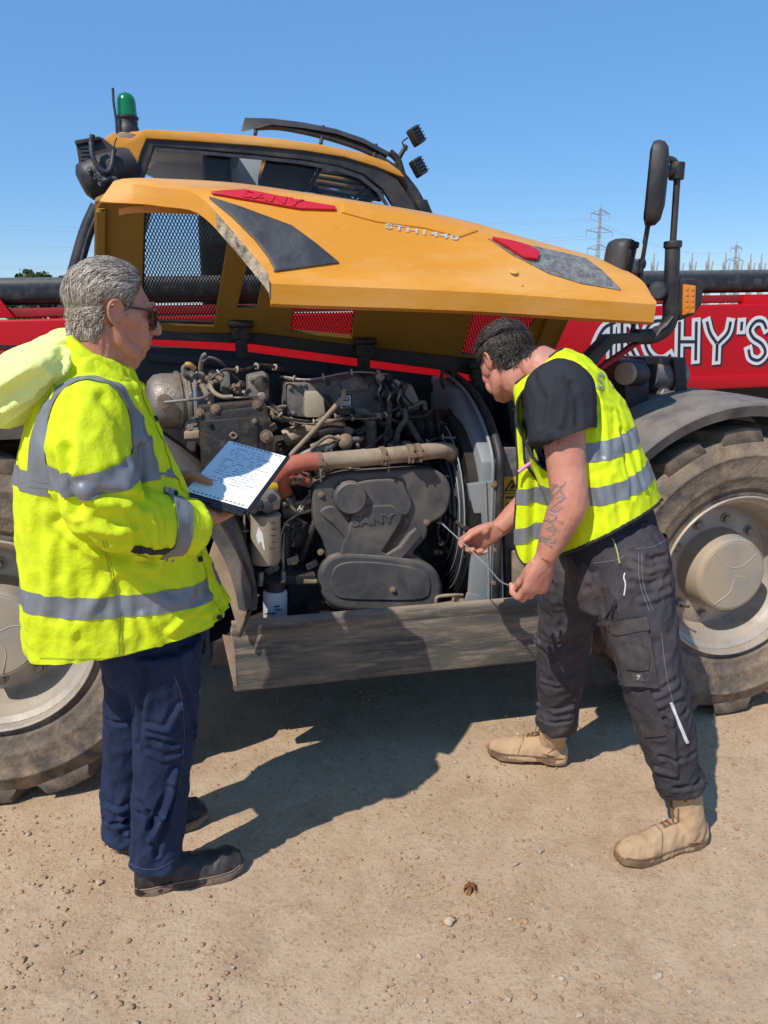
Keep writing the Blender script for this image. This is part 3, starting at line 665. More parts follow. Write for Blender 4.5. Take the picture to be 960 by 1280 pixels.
slab('dash', [(430, 250), (520, 262), (545, 350), (430, 350)], 1.62, .5, m_blk, CAB, .02)
tub('windscreen_pillar', [(470, 200, 1.5), (500, 222, 1.5), (520, 250, 1.5), (536, 285, 1.5), (556, 340, 1.5)], .035, m_blk, CAB, up=(0, 1, 0))
tub('windscreen_bar', [(500, 214, 1.62), (519, 236, 1.62), (533, 262, 1.62), (545, 290, 1.62)], .011, m_blk, CAB)
tub('rear_pillar', [(122, 258, 1.46), (108, 290, 1.46), (94, 338, 1.46), (80, 390, 1.46)], .034, m_blk, CAB, up=(0, 1, 0))
tub('rear_pillar', [(122, 258, 2.25), (108, 290, 2.25), (94, 338, 2.25), (80, 390, 2.25)], .034, m_blk, CAB, up=(0, 1, 0))
tub('pillar_seal', [(124, 262, 1.42), (110, 296, 1.42), (98, 340, 1.42)], .008, m_trim, CAB)
b = MB(); xa, xb = mp(150, 300, CY).x, mp(525, 300, CY).x; b.box(((xa + xb) / 2, CY + CD / 2, 1.38), (xb - xa, CD, .62)); b.build('cab_body', m_blkc, CAB, .03)
# roof guard above
ga = [(306, 147), (340, 148), (380, 153), (420, 161), (455, 173), (490, 192)]; gb = [(301, 165), (340, 156), (380, 160), (420, 167), (455, 179), (488, 197)]
b = MB(); b.rings([[mp(a[0], a[1], 1.62), mp(a[0], a[1], 1.66), mp(c[0], c[1], 1.70), mp(c[0], c[1], 1.58)] for a, c in zip(ga, gb)]); b.build('roof_guard', m_blk, CAB, .004)
slab('guard_panel', [(312, 148), (340, 150), (380, 155), (420, 163), (455, 175), (486, 193), (482, 199), (447, 182), (402, 168), (350, 160), (310, 161)], 1.63, .012, m_blk, CAB, .002)
tub('guard_rail', [(318, 160, 1.6), (350, 160, 1.6), (400, 170, 1.6), (445, 184, 1.6), (480, 200, 1.6)], .012, m_blk, CAB)
for u, v0, v1 in ((322, 150, 168), (404, 158, 180), (470, 181, 199)): tub('guard_strut', [(u, v0, 1.63), (u - 3, v1, 1.58)], .010, m_trim, CAB, sm=0)
# work lamps
tub('lamp_bracket', [(487, 190, 1.5), (497, 200, 1.5), (503, 218, 1.5), (512, 240, 1.5)], .018, m_blk, CAB)
tub('lamp_arm', [(495, 205, 1.5), (503, 190, 1.5), (508, 182, 1.5)], .012, m_blk, CAB)
for u, v in ((520, 170), (523, 209)):
    b = MB(); rot = Matrix.Rotation(R(-32), 3, 'Y') @ Matrix.Rotation(R(25), 3, 'Z'); c = mp(u, v, 1.48)
    b.box(c, (.062, .05, .088), rot); la = b.build('work_lamp', m_blk, CAB, .012, 3)
    for k in range(5):
        f = MB(); f.box(c + rot @ Vector((-.0, -.028, -.034 + .017 * k)), (.054, .012, .005), rot); f.build('lamp_fin', m_trim, CAB)
tub('lamp_cable', [(509, 188, 1.46), (503, 178, 1.46), (510, 172, 1.46)], .004, m_blk, CAB)
b = MB(); b.prism([mp(u, v, 1.46) for u, v in [(518, 250), (534, 249), (543, 271), (528, 268)]], (0, .02, 0)); b.build('wiper_box', m_blk, CAB, .004)
# beacon and aerial
bc = mp(160, 160, 1.55)
b = MB(); b.lathe([(.050, -.03), (.050, 0), (.046, .006), (.046, .035), (.052, .038), (.052, .048), (.046, .05)], bc, (0, 0, 1), 28); b.build('beacon_base', m_blk, CAB)
b = MB(); b.lathe([(.047, .05), (.046, .06), (.044, .11), (.040, .128), (.030, .143), (.016, .150), (.0002, .152)], bc, (0, 0, 1), 28); b.build('beacon_lens', m_green, CAB, smooth=60)
b = MB(); b.lathe([(.085, -.05), (.082, -.02), (.06, .0)], mp(158, 170, 1.53), (0, 0, 1), 24); b.build('beacon_mount', m_fend, CAB)
tub('aerial', [(146, 170, 1.5), (145, 150, 1.5), (142, 128, 1.5), (141, 110, 1.5)], [.005, .0055, .006, .006], m_trim, CAB, 8)
tub('aerial_lead', [(146, 172, 1.42), (143, 182, 1.42), (147, 192, 1.42), (146, 204, 1.42)], .003, m_blk, CAB, 6)
# air conditioner drum at the rear roof corner, with ribbed hoses
c = mp(140, 214, 1.52)
b = MB(); b.lathe([(.001, -.13), (.05, -.128), (.08, -.11), (.09, -.08), (.092, .0), (.085, .10), (.07, .14)], c + Vector((-.02, -.05, -.02)), (.75, .1, .35), 28); b.build('blower_drum', m_blk, CAB, smooth=50)
b = MB(); b.prism([mp(u, v, 1.42) for u, v in [(94, 177), (112, 173), (126, 170), (146, 186), (156, 205), (136, 214), (114, 212), (99, 208)]], (0, .2, 0)); b.build('blower_housing', m_blk, CAB, .012)
slab('blower_lid', [(93, 175), (124, 170), (126, 174), (94, 181)], 1.40, .22, m_blk, CAB)
for k in range(5): slab('blower_louvre', [(100, 183 + 5 * k), (111, 182 + 5 * k), (112, 185 + 5 * k), (101, 186 + 5 * k)], 1.408, .02, m_trim, CAB, .001)
def ribbed(name, pts, r, m, par, pitch=.012):
    P = catmull([mp(*p) for p in pts], 12); b = MB(); L = 0; out = [P[0]]
    for a, c in zip(P, P[1:]):
        L += (c - a).length
        if L >= pitch / 2: out.append(c); L = 0
    b.tube(out, [r if i % 2 else r * .8 for i in range(len(out))], 12, sm=0); return b.build(name, m, par, smooth=60)
ribbed('ribbed_hose', [(116, 168, 1.36), (114, 178, 1.36), (116, 196, 1.34), (124, 210, 1.34), (134, 215, 1.34), (140, 205, 1.36), (142, 188, 1.38)], .013, m_trim, CAB)
for u, v in ((113, 213), (121, 220), (131, 222), (138, 214), (127, 228), (142, 224)): bolt(mp(u, v, 1.36), .012, m_trim, CAB, (-.3, -1, .2), 'hose_fitting')
tub('hose_tail', [(118, 218, 1.35), (128, 226, 1.35), (140, 222, 1.35), (150, 228, 1.35)], .010, m_trim, CAB)
# ------------------------------------------------------------------ the raised bonnet
def plane3(a, b, c):
    n_ = (b - a).cross(c - a).normalized(); return a, n_
P1A, P1N = plane3(mp(124, 250, .46), mp(326, 413, .77), mp(600, 446, .77))   # the hinged panel leans towards the viewer
EYM = mc(EYEV)
def pp(u, v, off=0.):
    r = ray(u, v); d = Vector((r.dot(MX), r.dot(MY), r.z)); a = P1A + P1N * off * (1 if P1N.y < 0 else -1)
    return EYM + d * ((a - EYM).dot(P1N) / d.dot(P1N))
HOOD = empty('bonnet', (0, 0, 0), 0, T)
ridge = [pp(*p) for p in ((144, 229), (160, 226), (200, 226), (300, 232), (420, 250), (530, 268), (600, 288), (650, 300), (700, 312))]
lipT = [mp(*p) for p in ((337, 344, .03), (400, 347, .03), (500, 351, .03), (600, 356, .03), (700, 363, .03), (812, 371, .03))]
def mix_y(p, q_, pts):                             # measured border points, their depth running evenly from p to q
    out = [p]
    for k, (u, v, f) in enumerate(pts): out.append(mp(u, v, p.y * (1 - f) + q_.y * f))
    return out + [q_]
left = mix_y(ridge[0], lipT[0], ((200, 236, .32), (248, 245, .55), (292, 290, .78)))
right = mix_y(ridge[-1], lipT[-1], ((742, 323, .36), (775, 337, .65), (800, 352, .86)))
def resample(P, n, sm=5):
    P = catmull(P, sm); d = [0]
    for a, c in zip(P, P[1:]): d.append(d[-1] + (c - a).length)
    out = []; k = 0
    for i in range(n):
        t = d[-1] * i / (n - 1)
        while k < len(P) - 2 and d[k + 1] < t: k += 1
        f = (t - d[k]) / max(1e-9, d[k + 1] - d[k]); out.append(P[k].lerp(P[k + 1], min(1, max(0, f))))
    return out
NS, NT = 60, 24
rs_, ls_, le_, ri_ = resample(ridge, NS), resample(lipT, NS, 3), resample(left, NT, 4), resample(right, NT, 4)
def hood_grid():
    G = []
    for j in range(NT):
        t = j / (NT - 1); row = []
        for i in range(NS):
            s = i / (NS - 1)
            p = rs_[i] * (1 - t) + ls_[i] * t + le_[j] * (1 - s) + ri_[j] * s - (rs_[0] * (1 - s) * (1 - t) + rs_[-1] * s * (1 - t) + ls_[0] * (1 - s) * t + ls_[-1] * s * t)
            p = p + Vector((0, 0, .018 * math.sin(math.pi * t) * math.sin(math.pi * min(1, max(0, s)))))
            row.append(p)
        G.append(row)
    return G
HG = hood_grid()
def build_hood_skin():
    b = MB(); vs = []; fs = []; G = [list(r) for r in HG]
    # lip rows: small chamfer, vertical flange, return
    l = G[-1]; c1 = [p + Vector((0, -.035, -.022)) for p in l]; c2 = [p + Vector((0, -.04, -.030)) for p in l]; c3 = [p + Vector((0, -.034, -.085)) for p in l]; c4 = [p + Vector((0, -.01, -.092)) for p in l]; c5 = [p + Vector((0, .02, -.05)) for p in l]
    # ridge rows: rolled over the back and down
    r = G[0]; k1 = [p + Vector((0, .03, -.012)) for p in r]; k2 = [p + Vector((0, .045, -.05)) for p in r]; k3 = [p + Vector((0, .045, -.10)) for p in r]
    rows = [k3, k2, k1] + G + [c1, c2, c3, c4, c5]
    n = NS
    for row in rows: vs += row
    for j in range(len(rows) - 1):
        for i in range(n - 1): fs.append((j * n + i, j * n + i + 1, (j + 1) * n + i + 1, (j + 1) * n + i))
    # side flanges follow the left and right borders, pointing down
    for i, sgn in ((0, 1), (n - 1, -1)):
        base = [rows[j][i] for j in range(2, len(rows) - 4)]; o = len(vs)
        for k_, p in enumerate(base):
            t_ = k_ / (len(base) - 1); q_ = max(0, 1 - t_ / .22)
            vs.append(p + Vector((.004 * sgn - (.075 * q_ ** 1.5 if sgn > 0 else 0), 0, -.056 - .012 * q_)))
        idx = [j * n + i for j in range(2, len(rows) - 4)]
        for k in range(len(base) - 1): fs.append((idx[k], idx[k + 1], o + k + 1, o + k))
    # inner skin
    o = len(vs); NI = [[p + Vector((0, 0, -.028)) for p in row] for row in HG]
    b.add(vs, fs); nl = len(base) - 1; n0 = len(fs) - 2 * nl
    for k in range(nl):
        if k > nl * .56: b.m[n0 + k] = 1
    me = b.mesh('bonnet_skin'); return me
me = build_hood_skin()
me = applied(me, [('SOLIDIFY', dict(thickness=.008, offset=1.0))])
skin = link('bonnet_skin', me, [m_yel, m_trimedge], HOOD, 38)
HB = bvh_of(me)
def hs(u, v, off=0.0):                            # point of the bonnet skin under a photo measurement
    r = ray(u, v); o = mc(EYEV); d = Vector((r.dot(MX), r.dot(MY), r.z)).normalized()
    h = HB.ray_cast(o, d)
    if h[0] is None:
        p = HB.find_nearest(mp(u, v, .4)); return p[0] + Vector((0, 0, off))
    nrm = h[1] if h[1].dot(d) < 0 else -h[1]
    return h[0] + nrm * off
def on_skin(name, uv, m, off, th, par=HOOD, bevel=.003, dense=0):   # a plate that lies on the skin
    top_ = [hs(u, v, off) for u, v in uv]
    nrm = Vector((0, -.5, .85)).normalized()
    b = MB(); b.prism(top_, -nrm * th); return b.build(name, m, par, bevel)
def patch(name, quad, m, off, nx, ny, par=HOOD, thick=.004, edge=None):   # gridded patch following the skin; quad = 4 (u, v) corners or two polylines
    A_, B_ = quad; vs = []; 
    def at(L, t):
        x = t * (len(L) - 1); k = min(int(x), len(L) - 2); f = x - k; return (L[k][0] * (1 - f) + L[k + 1][0] * f, L[k][1] * (1 - f) + L[k + 1][1] * f)
    for j in range(ny + 1):
        for i in range(nx + 1):
            a, c = at(A_, i / nx), at(B_, i / nx); t = j / ny; vs.append(hs(a[0] * (1 - t) + c[0] * t, a[1] * (1 - t) + c[1] * t, off))
    fs = [(j * (nx + 1) + i, j * (nx + 1) + i + 1, (j + 1) * (nx + 1) + i + 1, (j + 1) * (nx + 1) + i) for j in range(ny) for i in range(nx)]
    b = MB(); b.add(vs, fs); me = applied(b, [('SOLIDIFY', dict(thickness=thick, offset=-1.0)), ('BEVEL', dict(width=min(.003, thick * .4), segments=2, limit_method='ANGLE', angle_limit=R(50)))])
    return link(name, me, m, par, 40)
# grille trim: dark plate with a thick dusty cut edge
patch('grille_trim', ([(262, 247), (300, 259), (365, 283), (395, 305), (424, 329)], [(262, 249), (290, 272), (318, 300), (335, 322), (344, 340)]), m_trim, .006, 20, 10, thick=.006)
eu = [(250, 246), (263, 247), (290, 270), (318, 299), (336, 322), (345, 340)]; el = [(249, 270), (258, 276), (286, 294), (310, 311), (328, 326), (340, 342)]
b = MB()
U = catmull([hs(u, v, .008) for u, v in eu[1:]], 5); 
Lw = catmull([mp(u, v, yy) for (u, v), yy in zip(el[1:], (.40, .29, .19, .10, .03))], 5)
b.rings([[a, a + Vector((.025, .02, -.012)), c + Vector((.03, .03, 0)), c] for a, c in zip(U, Lw)]); b.build('grille_edge', m_trimedge, HOOD, .003)
# red SANY badge with raised letters
patch('brand_badge', ([(264, 241.5), (307, 239.5), (340, 245.5), (367, 251), (419, 260)], [(266, 244), (319, 253), (345, 257.5), (375, 262.5), (419, 264)]), m_badge, .010, 24, 5, thick=.014)
def lettering(txt, c, xd, yd, wide, tall, th, m, off, par=HOOD):   # letters bent onto the skin: c = centre, xd/yd = reading and up directions in photo measure
    tm = text_mesh(txt, 1.0, .2, 0, 1.08, offset=.012); xs = [v.co.x for v in tm.vertices]; ys = [v.co.y for v in tm.vertices]; w_, h_ = max(xs) - min(xs), max(ys) - min(ys); mx, my = (max(xs) + min(xs)) / 2, (max(ys) + min(ys)) / 2
    for v in tm.vertices:
        a, e = (v.co.x - mx) / w_ * wide, (v.co.y - my) / h_ * tall
        v.co = hs(c[0] + xd[0] * a + yd[0] * e, c[1] + xd[1] * a + yd[1] * e, off + (th if v.co.z > 0 else -.002))
    return link('lettering', tm, m, par, 30)
lettering('SANY', (341, 251.3), (1, .165), (.45, -.9), 74, 9, .003, m_badge, .0105)
# model number in bright letters under the stepped band
patch('stepped_band', ([(426, 254), (470, 260), (530, 270), (598, 289)], [(426, 266), (470, 278), (530, 286), (575, 297)]), m_yel, .005, 24, 6, thick=.010)
lettering('STH1440', (527, 290.5), (1, .17), (.1, -1), 92, 6.2, .003, m_chrome, .001)
# front vent mesh and second red mark
m_vent = mat('vent_wire', (.17, .17, .175), .6, var=.1, dirt=rgb(185, 180, 168), damt=.5, dscale=30, bump=1., bscale=260, col2=(.03, .03, .03), c2amt=.9, c2scale=330, c2lo=.5, c2hi=.56)
patch('vent_screen', ([(610, 299), (672, 309), (731, 323), (752, 338), (776, 362)], [(612, 300), (640, 319), (685, 342), (727, 355), (774, 363)]), m_vent, .003, 24, 8, thick=.003)
patch('red_mark', ([(614, 300), (640, 305), (660, 311), (673, 319)], [(616, 302), (634, 312), (654, 325), (670, 327)]), m_badge, .016, 14, 4, thick=.014)
for u, v, r_ in ((642, 340, .016), (652, 357, .006)):
    p = hs(u, v, 0); b = MB(); b.lathe([(r_, 0), (r_, .003), (r_ * .6, .005)], p, (0, -.5, .87), 20); b.build('bonnet_plug', m_yel, HOOD)
# hinged panel (the bonnet's top when closed), with its wire-screened openings
p1 = [(120, 250), (135, 243), (300, 243), (530, 280), (600, 300), (707, 322), (712, 392), (676, 470), (600, 446), (455, 430), (326, 413), (118, 412)]
holes = [[(180, 250), (300, 258), (287, 290), (268, 406), (176, 403)], [(315, 300), (338, 312), (322, 384), (295, 384)], [(368, 360), (446, 366), (440, 421), (362, 414)], [(596, 372), (680, 380), (640, 452), (575, 442)]]
_x = Vector((1, 0, 0)) - P1N * P1N.x; _x.normalize(); _y = P1N.cross(_x); _y = _y if _y.z > 0 else -_y
def p1_flat(name, outs, off, th, m, bev=0.):
    o = pp(400, 350, off); me = curve_mesh([[((pp(u, v, off) - o).dot(_x), (pp(u, v, off) - o).dot(_y)) for u, v in q_] for q_ in outs], th, bev)
    place(me, o, _x, _y); return link(name, me, m, HOOD, 40)
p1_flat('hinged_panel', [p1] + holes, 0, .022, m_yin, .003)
for h_ in holes:
    cx, cy = sum(p[0] for p in h_) / len(h_), sum(p[1] for p in h_) / len(h_)
    p1_flat('wire_screen', [[(cx + (u - cx) * 1.04, cy + (v - cy) * 1.04) for u, v in h_]], -.016, .0012, m_screen)
    p1_flat('screen_frame', [h_, [(cx + (u - cx) * .955, cy + (v - cy) * .955) for u, v in h_]], -.004, .012, m_blk)
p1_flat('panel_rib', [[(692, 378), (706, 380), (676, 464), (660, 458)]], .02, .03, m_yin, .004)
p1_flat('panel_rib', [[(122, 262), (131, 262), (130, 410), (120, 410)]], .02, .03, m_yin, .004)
# ------------------------------------------------------------------ hinge rail and black backing
slab('hinge_rail', [(120, 412), (326, 412), (460, 429), (600, 445), (705, 470), (705, 488), (555, 463), (314, 430), (120, 421)], .79, .07, m_blkc)
slab('backing_panel', [(40, 430), (181, 431), (312, 440), (440, 457), (555, 471), (640, 484), (760, 505), (760, 760), (40, 760)], .90, .03, m_blkc)
slab('backing_rail', [(185, 442), (312, 450), (440, 466), (560, 482), (560, 492), (440, 477), (312, 461), (185, 452)], .87, .03, m_blkc)
for u, v in ((301, 413), (455, 434), (598, 464)):
    c = mp(u, v, .745); hb = MB(); hb.box(c, (.075, .05, .075)); hb.cyl(c + Vector((-.05, -.02, .025)), c + Vector((.05, -.02, .025)), .016); hb.box(c + Vector((0, .01, -.07)), (.05, .05, .09)); o_ = hb.build('hinge_bracket', m_blkc, T, .006)
    for dx, dz in ((-.02, 0), (.02, -.01), (0, -.075)): bolt(c + Vector((dx, -.028, dz)), .008, m_dark, o_, name='bracket_bolt')
b = MB(); b.tube([mp(*p) for p in ((553, 462, .72), (552, 478, .7), (560, 489, .7), (567, 478, .7), (566, 462, .72))], .008, 8); b.build('latch_loop', m_dark, T)
for u, v in ((341, 451), (407, 460), (500, 475)): bolt(mp(u, v, .87), .012, m_dark)
# ------------------------------------------------------------------ engine bay
ENG = T
# exhaust canister at left
c0, c1 = mp(186, 502, .42), mp(262, 500, .46); ax = (c1 - c0).normalized(); Lc = (c1 - c0).length
b = MB(); b.lathe([(.03, -.01), (.075, .0), (.098, .022), (.104, .05), (.104, .125), (.109, .13), (.109, .155), (.094, .16), (.094, Lc)], c0, ax, 40); can = b.build('exhaust_canister', m_steel, ENG, smooth=35)
for x, r_ in ((.105, .112), (.135, .118), (.16, .112)):
    b = MB(); b.lathe([(r_ - .01, -.006), (r_, -.005), (r_, .005), (r_ - .01, .006)], c0 + ax * x, ax, 40); b.build('clamp_band', m_steel, can)
b = MB(); p = mp(205, 502, .30); b.cyl(p, p + Vector((0, .06, 0)), .026, n=20); b.cyl(p + Vector((.02, -.002, 0)), p + Vector((.10, -.02, .008)), .005, n=8); b.build('sensor', m_rustb, can, .003)
tub('sensor_pipe', [(205, 503, .285), (235, 500, .285), (255, 497, .3), (262, 492, .34)], .006, m_cast)
for a in (((242, 492), (247, 519)),): slab('clamp_leg', [(241, 478), (245, 478), (248, 522), (243, 524)], .33, .02, m_rad)
slab('mount_foot', [(230, 541), (249, 539), (249, 548), (230, 549)], .30, .08, m_tan)
for u, v in ((238, 533), (243, 528), (245, 538)): bolt(mp(u, v, .34), .014, m_cast)
# turbo side clutter
def blk(name, uv, Y, d, m, bev=.006, par=None): return slab(name, uv, Y, d, m, par or ENG, bev)
blk('actuator_body', [(276, 466), (287, 465), (289, 497), (276, 498)], .46, .06, m_cast)
blk('valve_block', [(309, 470), (332, 465), (337, 474), (336, 500), (322, 505), (310, 500)], .46, .12, m_cast, .012)
cyl('valve_port', (327, 479, .45), (327, 479, .5), .03, m_dark)
cyl('valve_port', (327, 495, .45), (327, 495, .5), .016, m_steel)
for u, v, r_ in ((251, 470, .016), (258, 474, .014), (266, 468, .017), (270, 476, .016), (254, 479, .012), (293, 483, .013), (297, 489, .015), (302, 480, .012), (305, 492, .014)):
    b = MB(); c = mp(u, v, .40 + .04 * random.random()); b.ell(c, (r_ * 1.2, r_, r_), nu=10, nv=7); b.cyl(c, c + Vector((random.uniform(-1, 1), -.3, random.uniform(-.6, 1))).normalized() * r_ * 2.4, r_ * .6, n=8); b.build('pipe_union', m_rustb if random.random() < .6 else m_cast, ENG, smooth=50)
tub('oil_line', [(252, 474, .42), (251, 458, .4), (254, 446, .38), (258, 443, .38)], .0095, m_hose)
tub('oil_line', [(253, 452, .38), (262, 447, .38), (276, 453, .40), (288, 466, .44), (301, 478, .48)], .0055, m_hose)
tub('oil_line', [(247, 466, .4), (240, 474, .38), (232, 470, .36), (229, 461, .36), (233, 456, .36)], .0085, m_hose)
tub('yellow_sleeve', [(232, 456, .36), (237, 456, .36), (243, 461, .37)], .0105, mat('yellow_sleeve', rgb(200, 148, 60), .6, dirt=DUST, damt=.4))
tub('oil_line', [(262, 480, .38), (267, 490, .36), (278, 496, .35), (291, 496, .35)], .0085, m_beige)
tub('steel_pipe', [(291, 497, .35), (305, 497, .35), (322, 496, .4)], .0042, m_steel)
tub('braided_line', [(252, 480, .36), (258, 492, .35), (264, 505, .34)], .0115, m_beige)
tub('hose_collar', [(258, 492, .345), (261, 499, .34)], .0145, m_cast, sm=0)
# control unit plate
cu = blk('control_unit', [(249, 517), (298, 511), (334, 507), (338, 545), (331, 551), (330, 600), (252, 606)], .24, .09, m_dark, .01)
blk('unit_lid', [(260, 526), (322, 521), (322, 600), (263, 602)], .232, .02, m_dark, .006, cu)
blk('unit_top', [(247, 509), (330, 502), (334, 508), (250, 517)], .25, .10, m_dark, .004, cu)
for u, v in ((249, 516), (269, 511), (321, 506)): bolt(mp(u, v, .245), .012, m_rustb, cu)
bolt(mp(333, 545, .24), .016, m_rustb, cu)
tub('unit_mark', [(287, 545, .231), (291, 541, .231), (296, 545, .231), (292, 548, .231), (288, 545, .231)], .0045, m_rustb, cu)
# head cover and the parts around it
hc = blk('head_cover', [(358, 480), (395, 478), (424, 474), (452, 470), (472, 478), (478, 500), (477, 517), (420, 520), (390, 523), (358, 520)], .50, .22, m_eng, .014)
blk('head_cap', [(424, 478), (444, 470), (460, 474), (462, 487), (430, 490)], .47, .06, m_eng, .01, hc)
blk('cover_label', [(424, 494), (440, 493), (440, 511), (424, 512)], .496, .006, m_ink, .001, hc)
flat_holes('label_print', [[(425.5, 495.5), (438.5, 494.5), (438.5, 509.5), (425.5, 510.5)], [(427, 497), (437, 496), (437, 508), (427, 509)]], .494, .001, m_wht, hc)
for k in range(4): slab('label_print', [(428 + 2.4 * k, 501), (429.6 + 2.4 * k, 501), (429.6 + 2.4 * k, 507), (428 + 2.4 * k, 507)], .493, .001, m_wht, hc, 0)
slab('label_print', [(429, 498), (436, 497.6), (436, 499), (429, 499.4)], .493, .001, m_wht, hc, 0)
blk('cream_housing', [(382, 490), (397, 489), (405, 498), (407, 518), (399, 522), (382, 522)], .44, .07, m_cream, .008)
blk('rocker_block', [(398, 496), (412, 494), (418, 506), (408, 516), (400, 520)], .47, .08, m_dark, .01)
tub('dirty_pipe', [(356, 548, .45), (375, 541, .44), (400, 535, .44), (428, 534, .46)], .034, m_beige, n=18)
tub('dirty_pipe_sleeve', [(398, 541, .41), (412, 538, .41), (427, 537, .42)], .030, m_dark, n=14)
tub('breather_pipe', [(430, 488, .36), (428, 497, .34), (412, 516, .33), (388, 543, .32), (362, 570, .31)], .0095, m_beige, n=12)
tub('bent_pipe', [(446, 515, .46), (456, 518, .43), (463, 528, .42), (464, 545, .43), (463, 565, .46)], .022, m_hose, n=16)
tub('heater_hose', [(505, 512, .5), (507, 524, .46), (498, 538, .44), (495, 556, .44)], .012, m_hose)
tub('heater_hose', [(508, 520, .55), (515, 535, .52), (524, 550, .50), (532, 560, .5)], .013, m_hose)
tub('heater_hose', [(480, 480, .5), (486, 500, .46), (486, 525, .46), (482, 550, .48)], .012, m_hose)
for k, (u, v) in enumerate(((462, 474), (474, 471), (486, 473), (494, 480), (484, 484), (500, 490))):
    b = MB(); b.box(mp(u, v, .46 + .02 * (k % 3)), (.035, .04, .028), Matrix.Rotation(k * .7, 3, 'Y')); b.build('connector', m_cast if k % 2 else m_dark, ENG, .004)
for k in range(9):
    u0, v0 = 470 + 4 * k, 474 + (k * 7) % 11; tub('cable', [(u0, v0, .46), (u0 + 6, v0 + 8, .42), (u0 + 3, v0 + 18, .43), (u0 + 8 + (k % 3) * 3, v0 + 32, .5)], .005, m_trim if k % 3 else m_cast, n=6)
blk('intake_elbow', [(503, 478), (516, 480), (524, 498), (527, 512), (512, 516), (503, 500)], .55, .12, m_cast, .02)
blk('intake_box', [(505, 513), (528, 513), (528, 545), (508, 545)], .58, .12, m_dark, .008)
ribbed('air_duct', [(528, 536, .62), (550, 534, .6), (580, 532, .58), (600, 532, .56)], .080, m_blkc, ENG, .026)
cyl('duct_sleeve', (520, 536, .63), (556, 533, .6), .074, m_dark)
# coolant pipe
tub('coolant_pipe', [(398, 577, .22), (430, 574, .22), (480, 570, .23), (520, 566, .25), (548, 563, .28), (562, 565, .32), (566, 570, .40)], .0325, m_beige, n=20)
tub('silicone_hose', [(402, 576, .22), (378, 578, .22), (360, 584, .23), (350, 594, .25), (350, 606, .29), (356, 618, .35)], .0335, m_pink, n=18)
tub('silicone_hose', [(352, 600, .32), (366, 596, .33), (384, 600, .34)], .028, m_pink, n=16)
tub('hose_stub', [(380, 600, .34), (394, 606, .35), (404, 608, .36)], .022, m_beige, n=14)
for (u, v), (du, dv) in (((399, 577), (8, -1)), ((478, 570), (8, -1)), ((512, 567), (8, -1)), ((522, 566), (7, -1))):
    a = mp(u, v, .222); d = (mp(u + du, v + dv, .225) - a).normalized(); b = MB(); b.lathe([(.031, -.01), (.037, -.009), (.037, .009), (.031, .01)], a, d, 24); b.box(a + Vector((.004, -.04, .0)), (.03, .016, .016)); b.cyl(a + Vector((.004, -.04, -.03)), a + Vector((.004, -.04, .02)), .004, n=8); b.build('hose_clamp', m_rustb, ENG, .002)
tub('clamp_tail', [(400, 580, .19), (401, 592, .19), (401, 602, .2)], .004, m_cast, n=6)
tub('sensor_lead', [(484, 570, .19), (486, 580, .19), (486, 590, .2)], .003, m_cast, n=6)
# pipes between
for pts, r_, m in (([(390, 560, .36), (410, 553, .34), (425, 548, .34)], .016, m_beige), ([(388, 563, .3), (399, 553, .3), (410, 546, .3), (420, 548, .3), (432, 551, .3)], .007, m_hose), ([(375, 570, .32), (392, 563, .32), (410, 558, .32)], .014, m_cast), ([(425, 555, .33), (440, 550, .33), (452, 549, .35)], .011, m_cast),
                    ([(404, 590, .3), (420, 584, .32), (440, 582, .35), (455, 588, .4)], .010, m_hose), ([(396, 622, .3), (380, 628, .3), (366, 630, .32)], .010, m_beige), ([(358, 622, .3), (372, 640, .3), (392, 636, .3)], .008, m_cast)):
    tub('small_pipe', pts, r_, m, n=12)
for k in range(6): bolt(mp(408 + 2 * k, 562 - 1.5 * k, .32), .009, m_cast, d=(.9, -.4, .1), name='pipe_nut')
b = MB(); b.ell(mp(432, 552, .31), (.030, .028, .032), nu=14, nv=10); b.build('pressure_valve', m_rustb, ENG)
# belt cover
BC = empty('belt_cover', (0, 0, 0), 0, T)
outl = [(393, 612), (402, 603), (421, 594), (470, 590), (522, 587), (540, 589), (552, 597), (557, 612), (553, 632), (545, 642), (530, 652), (526, 668), (511, 686), (519, 697), (538, 710), (546, 727), (546, 742), (540, 753), (524, 759), (470, 759), (430, 757), (410, 750), (401, 735), (401, 715), (411, 697), (404, 670), (394, 650)]
def pad(name, uv, Y, d, m, par, bev=.010, cor=None): 
    return flat_holes(name, [uv] if not cor else [uv, cor], Y + d / 2, d - 2 * bev, m, par, bev)
def rnd(pts, n=4): 
    P = [Vector((x, y, 0)) for x, y in pts]; P = P + [P[0]]; c = catmull([P[-2]] + P + [P[1]], n)[n:-n]; return [(p.x, p.y) for p in c[:-1]]
pad('cover_body', rnd(outl), .24, .09, m_cover, BC)
pill = rnd([(402, 716), (412, 699), (430, 694), (460, 695), (492, 698), (522, 704), (538, 713), (545, 730), (542, 748), (528, 756), (480, 757), (430, 755), (411, 747), (403, 733)])
pad('cover_pod', pill, .205, .06, m_cover, BC, .012)
pad('cover_pod_face', rnd([(414, 724), (424, 706), (460, 703), (510, 709), (532, 718), (536, 734), (526, 747), (470, 748), (428, 746), (416, 738)]), .198, .02, m_cover, BC, .004)
b = MB(); b.lathe([(.0002, -.05), (.056, -.05), (.062, -.044), (.064, 0)], mp(436, 620, .24), (0, 1, 0), 40); b.build('cover_boss', m_cover, BC, smooth=40)
pad('cover_rib', rnd([(449, 604), (495, 601), (505, 612), (512, 628), (505, 642), (490, 632), (455, 631), (450, 622)]), .222, .03, m_cover, BC, .006)
